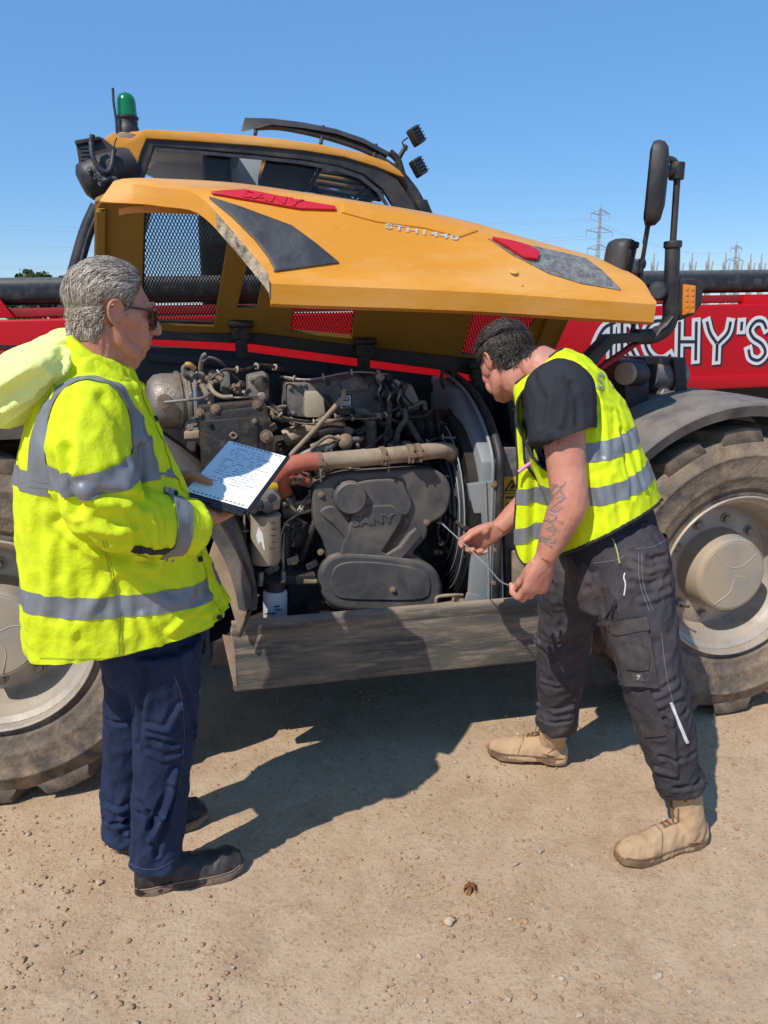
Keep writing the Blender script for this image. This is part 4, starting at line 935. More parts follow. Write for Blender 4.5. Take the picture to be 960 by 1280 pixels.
pad('cover_centre', [(440, 645), (452, 633), (488, 632), (500, 642), (497, 652), (474, 688), (482, 694), (500, 684), (512, 668), (519, 662), (524, 668), (506, 690), (498, 697), (425, 697), (430, 680), (436, 665)], .215, .035, m_cover, BC, .006)
m_slot_shade = m_blk  # shade inside the cover's slots is painted as black pads, no opening cut
pad('slot_shade', rnd([(498, 646), (506, 641), (510, 652), (484, 690), (475, 690), (474, 683)]), .232, .012, m_slot_shade, BC, .002)
pad('slot_shade', rnd([(424, 640), (432, 643), (441, 652), (438, 660), (428, 650)]), .232, .012, m_slot_shade, BC, .002)
pad('cover_rib', rnd([(402, 640), (416, 634), (428, 646), (440, 664), (434, 672), (418, 655)]), .226, .02, m_cover, BC, .005)
c = mp(466, 650.5, .2135); r_ = mp(490, 648, .2135) - c; u_ = mp(466, 640, .2135) - c
me = text_mesh('SANY', .046, .005, 0, 1.1, .0006, .0012); me.transform(Matrix.Diagonal((1.35, 1, 1, 1))); place(me, c, r_, u_); link('lettering', me, m_cover, BC, 30)
for u, v in ((401, 618), (533, 653), (401, 690), (491, 737)): bolt(mp(u, v, .238 if v != 737 else .197), .009, m_rustb, BC)
# filters
a = mp(332, 641, .20); z = mp(332, 703, .20)
b = MB(); b.lathe([(.050, 0), (.056, .004), (.057, .012), (.055, .018), (.0555, (a - z).length - .012), (.050, (a - z).length), (.02, (a - z).length + .004)], a, z - a, 36); f1 = b.build('fuel_filter', m_cream, T, smooth=35)
b = MB(); pts = [(322, 655), (327, 662), (330, 683), (322, 676), (319, 666)]
P = []
for u, v in pts:
    p = mp(u, v, .20); dx = p.x - a.x; P.append(Vector((p.x, a.y - math.sqrt(max(1e-6, .0575 ** 2 - dx * dx)), p.z)))
b.prism(P, (0, .004, 0)); b.build('sticker', m_wht, f1)
for k, (u0, v0) in enumerate(((337, 654), (339, 662), (338, 670), (340, 678), (337, 686))):
    p0, p1_ = mp(u0, v0, .143), mp(u0 + 7, v0 - .5, .148); b = MB(); b.tube([p0, p1_], .0013, 5, sm=0); b.build('filter_print', m_ink, f1)
blk('filter_head', [(309, 622), (318, 612), (342, 612), (352, 622), (350, 638), (312, 640)], .15, .10, m_cast, .012)
for u, v, r_ in ((322, 630, .020), (334, 634, .022), (316, 636, .020), (340, 622, .016)): cyl('filter_port', (u, v, .12), (u, v, .2), r_, m_blk, n=16)
cyl('yellow_cap', (330, 610, .18), (345, 609, .2), .018, m_labely)
a = mp(344, 737, .18); z = mp(344, 790, .18)
b = MB(); b.lathe([(.036, -.03), (.036, .0), (.043, .004), (.0455, .012), (.0455, (z - a).length - .006), (.042, (z - a).length)], a, z - a, 32); f2 = b.build('oil_filter', m_white, T, smooth=35)
b = MB(); b.lathe([(.037, -.034), (.038, .003)], a, z - a, 32); b.build('filter_collar', m_dark, f2)
for u, v, l in ((346, 758, 8), (348, 762, 9), (338, 767, 16)): 
    p = mp(u, v, .132); b = MB(); b.box(p, (l * .0026, .003, .004)); b.build('filter_print', m_navy, f2)
blk('filter_bracket', [(318, 722), (395, 719), (396, 730), (318, 734)], .22, .10, m_dark, .006)
cyl('oil_pipe', (326, 715, .2), (326, 732, .2), .012, m_cast); cyl('oil_pipe', (354, 714, .2), (354, 730, .2), .010, m_cast)
tub('drain_pipe', [(380, 727, .2), (396, 727, .2)], .010, m_rustb, sm=0)
# alternator
c = mp(372, 666, .34)
b = MB(); b.lathe([(.062, 0), (.062, -.02), (.052, -.03), (.05, -.024), (.036, -.024), (.034, -.036), (.016, -.036), (.015, -.05), (.0002, -.05)], c, (0, 1, 0), 32); alt = b.build('alternator', m_dark, T, smooth=35)
b = MB(); b.lathe([(.058, .0), (.06, .14)], c, (0, 1, 0), 32); b.build('alternator_body', m_eng, alt)
for k in range(6):
    a_ = k * math.pi / 3; b = MB(); b.box(c + Vector((.043 * math.cos(a_), -.028, .043 * math.sin(a_))), (.02, .008, .009), Matrix.Rotation(-a_, 3, 'Y')); b.build('pulley_spoke', m_eng, alt)
ribbed('loom_conduit', [(396, 646, .27), (390, 662, .26), (382, 684, .27), (376, 700, .3)], .014, m_dark, T)
ribbed('loom_conduit', [(362, 648, .3), (358, 680, .3), (362, 720, .3)], .016, m_dark, T)
blk('engine_block', [(350, 560), (520, 560), (560, 600), (560, 770), (310, 770), (310, 640), (350, 610)], .48, .38, m_dark, .02)
blk('block_flange', [(352, 636), (395, 624), (397, 640), (354, 650)], .36, .08, m_cast, .01)
blk('sump', [(360, 712), (540, 712), (540, 785), (360, 785)], .30, .3, m_dark, .02)
# dusty fittings that fill the bay behind
rs = random.Random(5)
for k in range(46):
    u, v = rs.uniform(300, 520), rs.uniform(520, 720)
    Y = rs.uniform(.40, .52); s_ = rs.uniform(.012, .03)
    b = MB(); c = mp(u, v, Y)
    if rs.random() < .5: b.cyl(c, c + Vector((rs.uniform(-1, 1), -.5, rs.uniform(-1, 1))).normalized() * s_ * 2, s_ * .7, n=12)
    else: b.box(c, (s_ * 2, s_ * 1.4, s_ * rs.uniform(.8, 2)), Matrix.Rotation(rs.uniform(-.6, .6), 3, 'Y'))
    b.build('fitting', rs.choice([m_dark, m_dark, m_eng, m_cast, m_rustb]), T, .004)
for k in range(22):
    u, v = rs.uniform(330, 540), rs.uniform(500, 600); Y = rs.uniform(.44, .6); pts = [(u, v, Y)]
    for _ in range(3): pts.append((pts[-1][0] + rs.uniform(-30, 30), pts[-1][1] + rs.uniform(-16, 24), Y + rs.uniform(-.06, .02)))
    tub('pipe_run', pts, rs.uniform(.005, .012), rs.choice([m_hose, m_dark, m_cast, m_hose]), n=8)
# wiring looms with ties, small brackets and scattered fasteners
m_wire = mat('black_wire', (.012, .012, .012), .5, var=.2, dirt=rgb(150, 132, 110), damt=.5, dscale=30)
m_tie = mat('pale_tie', rgb(170, 160, 140), .6, var=.1)
def loom(pts, n, r_, tie=4):
    P = catmull([mp(*p) for p in pts], 10); rs_l = random.Random(len(pts) * 7 + n)
    for k in range(n):
        o = Vector((rs_l.uniform(-1, 1), rs_l.uniform(-1, 1), rs_l.uniform(-1, 1))) * r_ * 1.3; b = MB()
        b.tube([p + o * (1 + .8 * math.sin(i * .35 + k)) for i, p in enumerate(P)], r_, 6, sm=0); b.build('wire', m_wire if rs_l.random() < .75 else rs_l.choice([m_cast, m_rustb, m_hose]), T, smooth=60)
    for i in range(6, len(P) - 3, max(6, len(P) // tie)):
        b = MB(); d = (P[i + 1] - P[i - 1]).normalized(); b.lathe([(r_ * 3.0, -.003), (r_ * 3.3, 0), (r_ * 3.0, .003)], P[i], d, 12); b.build('cable_tie', m_tie, T)
loom([(340, 508, .40), (360, 524, .38), (400, 528, .38), (440, 522, .38), (476, 520, .4), (500, 508, .44)], 5, .0042)
loom([(352, 470, .50), (380, 474, .46), (420, 468, .46), (452, 464, .46), (486, 468, .5)], 4, .004)
loom([(396, 606, .33), (384, 622, .30), (374, 640, .28), (358, 655, .28), (352, 690, .28), (356, 716, .26)], 4, .004)
loom([(300, 606, .30), (306, 640, .28), (308, 680, .27), (318, 720, .25), (320, 760, .25)], 4, .0045)
loom([(560, 690, .35), (548, 670, .32), (552, 640, .30), (560, 610, .32), (556, 588, .36)], 3, .004)
loom([(520, 560, .44), (545, 548, .42), (575, 545, .40), (600, 540, .40)], 3, .0045)
loom([(262, 474, .36), (282, 462, .36), (306, 462, .38), (330, 456, .44), (352, 462, .5)], 3, .0042)
loom([(376, 590, .28), (392, 596, .26), (404, 588, .26), (420, 584, .28), (450, 586, .3)], 4, .0036)
for u, v, Y in ((345, 512, .46), (368, 528, .40), (410, 562, .32), (372, 600, .30), (360, 628, .30), (398, 610, .30), (342, 600, .34), (470, 520, .40), (500, 560, .40), (366, 700, .28), (390, 706, .28), (340, 712, .24), (520, 700, .34), (548, 690, .36)):
    b = MB(); c = mp(u, v, Y); rot = Matrix.Rotation(rs.uniform(-.8, .8), 3, 'Y') @ Matrix.Rotation(rs.uniform(-.5, .5), 3, 'Z')
    b.box(c, (.05, .006, .026), rot); b.box(c + rot @ Vector((.022, .012, 0)), (.006, .03, .026), rot); br = b.build('small_bracket', rs.choice([m_eng, m_tan, m_cast, m_dark]), T, .0015)
    for dx in (-.012, .010): bolt(c + rot @ Vector((dx, -.003, 0)), .0055, rs.choice([m_rustb, m_cast]), br, rot @ Vector((0, -1, 0)))
for u, v, Y in ((362, 484, .497), (380, 480, .497), (410, 479, .497), (470, 498, .497), (462, 512, .497), (366, 516, .497), (314, 474, .455), (332, 470, .455), (313, 498, .455), (262, 530, .228), (318, 526, .228), (264, 596, .228), (404, 752, .3), (352, 566, .47), (420, 566, .47), (344, 660, .3)): bolt(mp(u, v, Y), .0065, rs.choice([m_rustb, m_cast, m_dark]), T)
# radiator, fan guard
RX = 1.62
b = MB(); prof = [(.19, .56), (.19, 1.12), (.30, 1.22), (.55, 1.36), (.92, 1.40), (.92, .56)]
b.prism([(RX + .03, y, z) for y, z in prof], (.065, 0, 0)); rad = b.build('radiator_shroud', m_rad, T, .01)
cur = [(.185, .56), (.185, 1.0), (.20, 1.13), (.30, 1.235), (.45, 1.32), (.62, 1.375), (.90, 1.42)]
b = MB(); b.tube([(RX + .104, y - .01, z + .005) for y, z in cur], .017, 10, sm=8); b.build('bay_seal', m_blk, rad)
b = MB(); b.tube([(RX + .074, y - .008, z + .006) for y, z in cur], .007, 8, sm=8); b.build('shroud_bead', m_rad, rad)
blk('shroud_cheek', [(586, 606), (627, 600), (630, 764), (577, 770), (587, 742), (590, 700), (592, 640)], .175, .03, m_rad, .004, rad)
blk('shroud_gusset', [(585, 742), (600, 745), (612, 766), (577, 770)], .168, .02, m_rad, .003, rad)
tub('shroud_fold', [(607, 602, .172), (610, 700, .170), (612, 765, .172)], .004, m_rad, rad, n=6)
for u, v in ((617, 728), (619, 687), (618, 606)): bolt(mp(u, v, .172), .009, m_rustb, rad)
fg = empty('fan_guard', (0, 0, 0), 0, T); FC = Vector((RX - .03, .57, .86))
for k in range(13):
    b = MB(); r_ = .13 + .0205 * k; b.tube([FC + Vector((0, r_ * math.cos(a), r_ * math.sin(a))) for a in [2 * math.pi * i / 44 for i in range(45)]], .0034, 6, sm=0); b.build('guard_ring', m_trim if k % 3 else m_rad, fg, smooth=60)
for a_ in (180, 255, 105, 20): 
    b = MB(); d = Vector((0, math.cos(R(a_)), math.sin(R(a_)))); b.tube([FC + d * .12, FC + d * .39], .008, 6, sm=0, sq=1.6); b.build('guard_strap', m_dark, fg)
b = MB(); b.lathe([(.40, .02), (.40, .06)], FC, (1, 0, 0), 48); b.lathe([(.10, -.03), (.10, .02)], FC, (1, 0, 0), 24)
b.build('fan_ring', m_blkc, fg)
for k in range(7):
    b = MB(); d = Vector((0, math.cos(k * .9), math.sin(k * .9))); e = Vector((0, -d.z, d.y)); o_ = FC + Vector((.012, 0, 0)); b.hexa([o_ + d * .09 - e * .03, o_ + d * .09 + e * .03 + Vector((.02, 0, 0)), o_ + d * .37 + e * .08 + Vector((.02, 0, 0)), o_ + d * .37 - e * .03], [o_ + d * .09 - e * .03 + Vector((.004, 0, 0)), o_ + d * .09 + e * .03 + Vector((.024, 0, 0)), o_ + d * .37 + e * .08 + Vector((.024, 0, 0)), o_ + d * .37 - e * .03 + Vector((.004, 0, 0))]); b.build('fan_blade', m_blk, fg)
tub('drain_handle', [(547, 765, .12), (545, 752, .12), (548, 746, .12), (565, 744, .12), (578, 744, .14)], .007, m_beige)
tub('drain_handle', [(567, 746, .12), (566, 756, .12), (565, 764, .12)], .006, m_beige)
blk('drain_plate', [(543, 762), (572, 757), (576, 765), (545, 770)], .10, .06, m_tan, .003)
cyl('drain_plug', (577, 752, .10), (577, 752, .16), .013, m_rustb)
# end panel with the yellow warning label
blk('bay_end_panel', [(628, 560), (700, 560), (715, 770), (633, 770)], .24, .03, m_eng, .006)
blk('post', [(641, 690), (655, 690), (657, 766), (643, 766)], .20, .03, m_beige, .004)
wl_ = blk('warning_label', [(628, 596), (652, 596), (652, 638), (628, 638)], .236, .003, m_labely, .0005)
flat_holes('label_print', [[(640, 599), (649.5, 614), (630.5, 614)], [(640, 602.5), (646.6, 612.6), (633.4, 612.6)]], .234, .001, m_ink, wl_)
slab('label_print', [(637, 611), (641, 605), (644, 608), (641, 611.5)], .2335, .001, m_ink, wl_, 0)
slab('label_print', [(632, 621), (644, 620.5), (648, 619), (649, 623), (645, 625), (640, 623), (632, 623.4)], .2335, .001, m_ink, wl_, 0)
flat_holes('label_print', [[(633, 629), (646, 629), (646, 634), (633, 634)], [(634.2, 630), (644.8, 630), (644.8, 633), (634.2, 633)]], .2335, .001, m_ink, wl_)
slab('label_line', [(628, 616.5), (652, 616.5), (652, 617.3), (628, 617.3)], .2335, .001, m_ink, wl_, 0)
tub('bay_cable', [(640, 512, .5), (655, 514, .48), (668, 520, .48)], .006, m_hose)
blk('air_cleaner', [(632, 490), (700, 500), (700, 556), (640, 558)], .55, .2, m_blkc, .03)
# ------------------------------------------------------------------ mirror arm and lamp at the front
MA_ = empty('mirror_arm', (0, 0, 0), 0, T); AY = .16
b = MB(); b.prism([mp(u, v, AY) for u, v in [(732, 449), (762, 418), (803, 416), (803, 427), (768, 430), (745, 458), (735, 470)]], (0, .07, 0)); b.build('arm_bracket', m_blk, MA_, .006)
tub('arm_elbow', [(795, 421, AY + .03), (815, 420, AY + .03), (832, 411, AY + .03), (838, 395, AY + .03), (838, 380, AY + .03)], .030, m_blk, MA_, 18)
tub('arm_stay', [(800, 425, AY + .05), (775, 443, AY + .05), (750, 460, AY + .05)], .013, m_redd, MA_, sm=0)
a, z = mp(837, 402, AY + .03), mp(841, 306, AY + .03); b = MB(); b.cyl(a, z, .028, n=24); b.lathe([(.03, -.012), (.034, -.010), (.034, .012), (.03, .014)], z, z - a, 24); b.build('arm_sleeve', m_blk, MA_, .002)
tub('arm_rod', [(841, 306, AY + .03), (844, 260, AY + .03), (847, 214, AY + .03)], .0125, m_blk, MA_, 14)
a = mp(846, 214, AY + .03); b = MB(); b.cyl(a - Vector((.08, .01, .006)), a + Vector((.01, 0, 0)), .022, n=16); b.cyl(a - Vector((0, 0, .03)), a + Vector((0, 0, .03)), .028, n=18); b.build('arm_clamp', m_blk, MA_, .004)
tub('mirror_hook', [(846, 206, AY + .03), (842, 201, AY + .03), (836, 199, AY + .03), (830, 201, AY + .03)], .012, m_blk, MA_)
# big mirror seen nearly edge on
def mirror_body(cuv, Y, w_, h_, d_, rz, tilt, name):
    c = mp(*cuv, Y); b = MB(); n = 24; rot = Matrix.Rotation(R(tilt), 3, 'Y') @ Matrix.Rotation(R(rz), 3, 'Z'); rings = []
    for t, k in ((-1, .80), (-.8, .97), (-.3, 1), (.3, .97), (.75, .85), (1, .55)):
        ring = []
        for i in range(n):
            a = 2 * math.pi * i / n; x = abs(math.cos(a)) ** .5 * math.copysign(1, math.cos(a)) * w_ / 2 * k; zz = abs(math.sin(a)) ** .5 * math.copysign(1, math.sin(a)) * h_ / 2 * k
            ring.append(c + rot @ Vector((x, t * d_ / 2, zz)))
        rings.append(ring)
    b.rings(rings); o = b.build(name, m_blk, MA_, smooth=50)
    g = MB(); g.add([c + rot @ Vector((x * w_ * .43, -d_ / 2 - .002, zz * h_ * .45)) for x, zz in ((-1, -1), (1, -1), (1, 1), (-1, 1))], [(0, 1, 2, 3)]); g.build('mirror_glass', mat('mirror_glass', (.8, .8, .82), .03, 1, var=0), o); return o
mirror_body((821, 230), AY + .02, .135, .295, .070, 241, 1.5, 'mirror')
tub('mirror_rod', [(812, 270, AY + .06), (806, 305, AY + .06), (800, 345, AY + .06), (793, 400, AY + .06), (789, 420, AY + .06)], .0095, m_blk, MA_)
b = MB(); a = mp(799, 330, AY + .06); b.cyl(a - Vector((.03, 0, .0)), a + Vector((.02, 0, 0)), .02, n=16); b.cyl(a - Vector((0, 0, .035)), a + Vector((0, 0, .02)), .018, n=16); b.build('arm_clamp', m_blk, MA_, .004)
mirror_body((776, 325), AY + .05, .15, .15, .10, 38, 6, 'mirror')
b = MB(); b.prism([mp(u, v, AY + .02) for u, v in [(846, 352), (858, 347), (872, 348), (880, 358), (879, 380), (868, 394), (848, 402)]], (0, .10, 0)); lamp = b.build('indicator_lamp', m_blk, MA_, .012, 3)
b = MB(); b.prism([mp(u, v, AY + .012) for u, v in [(855, 355), (870, 357), (869, 390), (854, 394)]], (0, .02, 0)); b.build('amber_lens', m_orange, lamp, .003)
for i in range(2):
    for j in range(5):
        p = mp(859 + 7 * i, 361 + 7 * j, AY + .0115); b = MB(); b.box(p, (.012, .004, .014)); b.build('lens_cell', m_orange, lamp, .0015)
b = MB(); b.cyl(mp(822, 364, AY + .02), mp(822, 364, AY + .12), .036, n=24); b.build('head_lamp', m_blk, MA_, .006)
b = MB(); b.cyl(mp(822, 364, AY + .016), mp(822, 364, AY + .03), .028, n=24); b.build('lamp_glass', m_trim, MA_, .003)
slab('lamp_bracket', [(812, 355), (850, 350), (850, 362), (830, 376), (812, 372)], AY + .10, .03, m_blk, MA_)
tub('lamp_wire', [(841, 396, AY), (834, 405, AY - .005), (826, 412, AY), (818, 424, AY)], .004, m_hose, MA_)
# pin joint below the boom
PJ = empty('pin_joint', (0, 0, 0), 0, T)
slab('joint_plate', [(786, 452), (806, 449), (812, 462), (812, 500), (800, 515), (784, 510), (780, 480)], .34, .22, m_blk, PJ, .012)
slab('joint_plate', [(842, 448), (858, 450), (860, 495), (846, 498)], .36, .25, m_blk, PJ, .01)
slab('joint_plate', [(806, 447), (858, 447), (858, 455), (806, 456)], .38, .2, m_blk, PJ, .006)
a, z = mp(783, 468, .33), mp(806, 469, .36)
cyl('joint_pin', (784, 467, .31), (800, 468, .36), .048, m_blk, PJ); cyl('joint_pin_face', (780, 467, .30), (785, 467, .315), .046, m_tan, PJ)
cyl('joint_barrel', (812, 468, .42), (846, 470, .44), .062, m_eng, PJ); cyl('joint_collar', (838, 469, .42), (850, 469, .43), .058, m_cast, PJ)
slab('joint_arm', [(816, 470), (842, 470), (840, 490), (834, 498), (822, 497)], .40, .08, m_eng, PJ, .02)
bolt(mp(828, 491, .395), .02, m_cast, PJ)
slab('joint_web', [(770, 490), (820, 495), (825, 560), (770, 545)], .50, .03, m_blk, PJ, .004)
# ================================================================== people: toolkit
V = Vector
def remeshed(mb, voxel, smooth=4, fac=.5):
    me = applied(mb, [('REMESH', dict(mode='VOXEL', voxel_size=voxel, use_smooth_shade=True)), ('SMOOTH', dict(iterations=smooth, factor=fac))])
    return me
def arr(me):
    n = len(me.vertices); co = np.empty(n * 3); no = np.empty(n * 3)
    me.vertices.foreach_get('co', co); me.vertices.foreach_get('normal', no); return co.reshape(-1, 3), no.reshape(-1, 3)
def setco(me, co): me.vertices.foreach_set('co', np.ascontiguousarray(co).ravel()); me.update()
def segd(co, a, b):
    a, b = np.array(a), np.array(b); ab = b - a; t = np.clip(((co - a) @ ab) / (ab @ ab + 1e-12), 0, 1)
    return np.linalg.norm(co - (a + t[:, None] * ab), axis=1)
def polyd(co, P): return np.min([segd(co, P[i], P[i + 1]) for i in range(len(P) - 1)], axis=0)
def folds(me, segs, sharp=True):                  # ridges and valleys along short polylines
    co, no = arr(me); d = np.zeros(len(co))
    for P, w, a in segs:
        x = polyd(co, P) / w; d += a * (np.exp(-x * x) - .45 * np.exp(-((x - 1.5) ** 2) * 1.6))
    setco(me, co + no * d[:, None])
def cloth(me, amp, scale, axis=(0, 0, 1), squeeze=.35, seed=0, mask=None, ridge=True, octs=2):
    co, no = arr(me); ax = np.array(V(axis).normalized()); p = co + np.outer((co @ ax) * (squeeze - 1), ax)
    out = np.zeros(len(co)); off = seed * 17.3
    for o in range(octs):
        s = scale * 1.9 ** o; k = .55 ** o
        nv = np.array([noise.noise(V((x * s + off, y * s + 3, z * s + 7))) for x, y, z in p])
        out += k * ((.32 - np.abs(nv)) * 2 if ridge else nv)
    d = amp * out
    if mask is not None: d = d * mask(co)
    setco(me, co + no * d[:, None])
def bv(me): return BVHTree.FromPolygons([v.co.copy() for v in me.vertices], [tuple(p.vertices) for p in me.polygons])
def hit(b, u, v, off=0.):
    r = ray(u, v).normalized(); h = b.ray_cast(EYEV, r)
    if h[0] is None:
        q_ = b.find_nearest(EYEV + ray(u, v) * 2.0); return q_[0] + q_[1] * off, q_[1]
    n = h[1] if h[1].dot(r) < 0 else -h[1]
    return h[0] + n * off, n
def bone_rings(pts, radii, n=28, sm=6, latv=None, sq=1.0):   # smooth tube with its section squashed along latv
    b = MB(); b.tube(pts, radii, n, sm, sq=sq, up=latv); return b
def cut_strip(me, planes, pred, off, name, m, par, thick=.0016):   # lift a strip of cloth out of a garment as a sewn-on part
    bm = bmesh.new(); bm.from_mesh(me)
    for co, no in planes: bmesh.ops.bisect_plane(bm, geom=bm.verts[:] + bm.edges[:] + bm.faces[:], dist=1e-5, plane_co=co, plane_no=no)
    bm.normal_update()
    C_ = np.array([f.calc_center_median() for f in bm.faces]); keep = pred(C_, np.array([f.normal for f in bm.faces]))
    bm.faces.ensure_lookup_table()
    bmesh.ops.delete(bm, geom=[f for f, k in zip(bm.faces, keep) if not k], context='FACES')
    if not len(bm.faces): bm.free(); return []
    bm.normal_update()
    for v in bm.verts: v.co += v.normal * off
    seen = set(); res = []; bm.verts.ensure_lookup_table()
    for f0 in list(bm.faces):                      # every separate length of tape is a piece of its own
        if f0 in seen: continue
        isl = [f0]; seen.add(f0); k = 0
        while k < len(isl):
            for e in isl[k].edges:
                for g in e.link_faces:
                    if g not in seen: seen.add(g); isl.append(g)
            k += 1
        if len(isl) < 25: continue
        ix = {}; vs = []; fs = []
        for g in isl:
            for v in g.verts:
                if v not in ix: ix[v] = len(vs); vs.append(v.co.copy())
            fs.append(tuple(ix[v] for v in g.verts))
        out = bpy.data.meshes.new(name); out.from_pydata(vs, [], fs); out.update()
        res.append(link(name, applied(out, [('SOLIDIFY', dict(thickness=thick, offset=-1.0))]), m, par, 50))
    bm.free(); return res
def to_local(o, root):                            # meshes are modelled where they stand; hang them under their root
    o.data.transform(Matrix.Translation(-root.location)); o.parent = root; return o
# ---- hands
def hand(b, wrist, d, n, side, curl, thumb=(.5, .35, .3), s=1.0, spread=.06, thumb_dir=None, tpts=None):
    d = V(d).normalized(); n = V(n); n = (n - d * n.dot(d)).normalized(); t = d.cross(n) * side      # t points to the thumb side
    w = V(wrist)
    P = [w - d * .02 * s, w, w + d * .03 * s, w + d * .062 * s, w + d * .09 * s, w + d * .102 * s]
    rings = []
    for p, a, c in zip(P, (.027, .029, .037, .043, .043, .036), (.021, .020, .020, .0165, .0145, .011)):
        ring = []
        for k in range(20):
            an = 2 * math.pi * k / 20; x, y = math.cos(an), math.sin(an)
            ring.append(p + t * (abs(x) ** .75 * math.copysign(1, x)) * a * s + n * (abs(y) ** .75 * math.copysign(1, y)) * c * s)
        rings.append(ring)
    b.rings(rings)
    b.ell(w + d * .045 * s + t * .022 * s + n * .012 * s, (.02 * s, .02 * s, .018 * s), nu=12, nv=8)
    tips = []
    for i, (lat, L, r0) in enumerate(((.031, (.044, .027, .023), .0098), (.0105, (.049, .031, .024), .0100), (-.0105, (.045, .029, .023), .0095), (-.0305, (.036, .022, .020), .0083))):
        c = curl[i]; sp = (1.5 - i) * spread * (1 - min(1, c[0] / 1.6))
        base = w + d * (.092 - .006 * abs(i - 1.2)) * s + t * lat * s
        a = 0; pts = [base - d * .03 * s, base]; rr = [r0 * .9 * s, r0 * 1.06 * s]; p = base
        for k in range(3):
            a += c[k]; u = (d * math.cos(a) + n * math.sin(a) + t * sp * math.cos(a)).normalized()
            p1_ = p + u * L[k] * s; pts += [p + u * L[k] * s * .5, p1_]; rr += [r0 * (.93 - .07 * k) * s, r0 * (1.0 - .09 * k if k < 2 else .78) * s]; p = p1_
        b.tube(pts, rr, 12, 3); b.ell(p, (r0 * .78 * s,) * 3, nu=10, nv=8); tips.append(p)
    tb = w + d * .022 * s + t * .024 * s + n * .006 * s
    td = V(thumb_dir).normalized() if thumb_dir is not None else (d * .55 + t * .72 + n * .35).normalized()
    fl = (d * .8 - t * .25 + n * .55).normalized()
    if tpts:
        b.tube(tpts, [.016 * s, .0150 * s, .0122 * s, .0115 * s, .0085 * s], 12, 4); b.ell(tpts[-1], (.0086 * s,) * 3, nu=10, nv=8); return tips, tpts[-1]
    a1 = tb + td * .040 * s; d2 = td.lerp(fl, thumb[0]).normalized(); a2 = a1 + d2 * .034 * s; d3 = td.lerp(fl, min(1, thumb[0] + thumb[1])).normalized(); a3 = a2 + d3 * .027 * s
    b.tube([tb - td * .01 * s, tb + td * .018 * s, a1, a1.lerp(a2, .5), a2, a2.lerp(a3, .5), a3], [.014 * s, .0155 * s, .0125 * s, .0112 * s, .0118 * s, .0108 * s, .008 * s], 12, 3); b.ell(a3, (.0082 * s,) * 3, nu=10, nv=8)
    return tips, a3
# ---- heads
def head_frame(c, fwd, s=1.0, roll=0.):
    f = V(fwd).normalized(); r = f.cross(V((0, 0, 1))).normalized(); u = r.cross(f)
    if roll: q_ = Matrix.Rotation(roll, 3, f); r, u = q_ @ r, q_ @ u
    c = V(c); return lambda x, y, z: c + (r * x + f * y + u * z) * s, Matrix((r, f, u)).transposed()
def head(b, c, fwd, s=1.0, jowl=0., roll=0.):
    H_, Rm = head_frame(c, fwd, s, roll)
    E = lambda x, y, z, a, e, g, nu=22, nv=14: b.ell(H_(x, y, z), (a * s, e * s, g * s), Rm, nu, nv)
    T_ = lambda pts, rr, n=14: b.tube([H_(*p) for p in pts], [q_ * s for q_ in rr], n, 4)
    E(0, -.008, .035, .0750, .090, .082, 32, 20); E(0, .022, .012, .068, .076, .070); E(0, -.036, -.005, .066, .058, .066)
    E(0, .028, -.042, .0605, .064, .072); E(0, .064, -.092, .026, .026, .022); E(0, .050, -.088, .036, .036, .026)
    for x in (-1, 1):
        T_([(x * .055, -.004, -.030), (x * .052, .008, -.062), (x * .042, .034, -.086), (x * .020, .062, -.097)], [.019, .020, .020, .019])
        E(x * .040, .060, -.022, .025, .022, .026); E(x * .032, .066, -.050, .026, .022, .032)
        T_([(x * .052, .058, .020), (x * .036, .079, .024), (x * .010, .088, .019)], [.010, .0115, .010])
        E(x * .032, .072, .004, .016, .014, .012)
        E(x * .0135, .101, -.037, .0095, .0115, .009)
        E(x * .06, .02, -.005, .016, .04, .03)
    T_([(0, .085, .020), (0, .098, .002), (0, .112, -.016), (0, .121, -.031)], [.009, .0096, .0110, .0120]); E(0, .118, -.034, .0122, .0125, .0108)
    T_([(0, .103, -.044), (0, .096, -.054)], [.007, .006])
    T_([(-.024, .080, -.067), (-.011, .0935, -.063), (0, .0965, -.0635), (.011, .0935, -.063), (.024, .080, -.067)], [.004, .0065, .0062, .0065, .004])
    T_([(-.022, .080, -.070), (0, .0935, -.0765), (.022, .080, -.070)], [.004, .0078, .004])
    E(0, .083, -.070, .028, .012, .022)
    if jowl: E(0, .03, -.105, .046, .05, .022); E(.034, .03, -.085, .028, .038, .028); E(-.034, .03, -.085, .028, .038, .028)
    for x in (-1, 1):                             # ears: rim, lobe, hollow
        P = [(x * .070, .006, -.004), (x * .078, .004, .014), (x * .085, -.008, .026), (x * .089, -.023, .024), (x * .089, -.031, .010), (x * .085, -.029, -.008), (x * .079, -.018, -.024), (x * .072, -.006, -.031)]
        T_(P, [.0045, .0048, .0046, .0046, .0046, .0046, .0058, .0052], 10)
        T_([(x * .076, .0, .008), (x * .082, -.012, .015), (x * .083, -.021, .008), (x * .080, -.021, -.006)], [.0028, .0034, .0034, .003], 8)
        E(x * .0755, -.012, -.002, .0065, .020, .026, 14, 10); T_([(x * .074, .003, -.004), (x * .078, -.001, -.010)], [.005, .004], 8)
    return H_, Rm
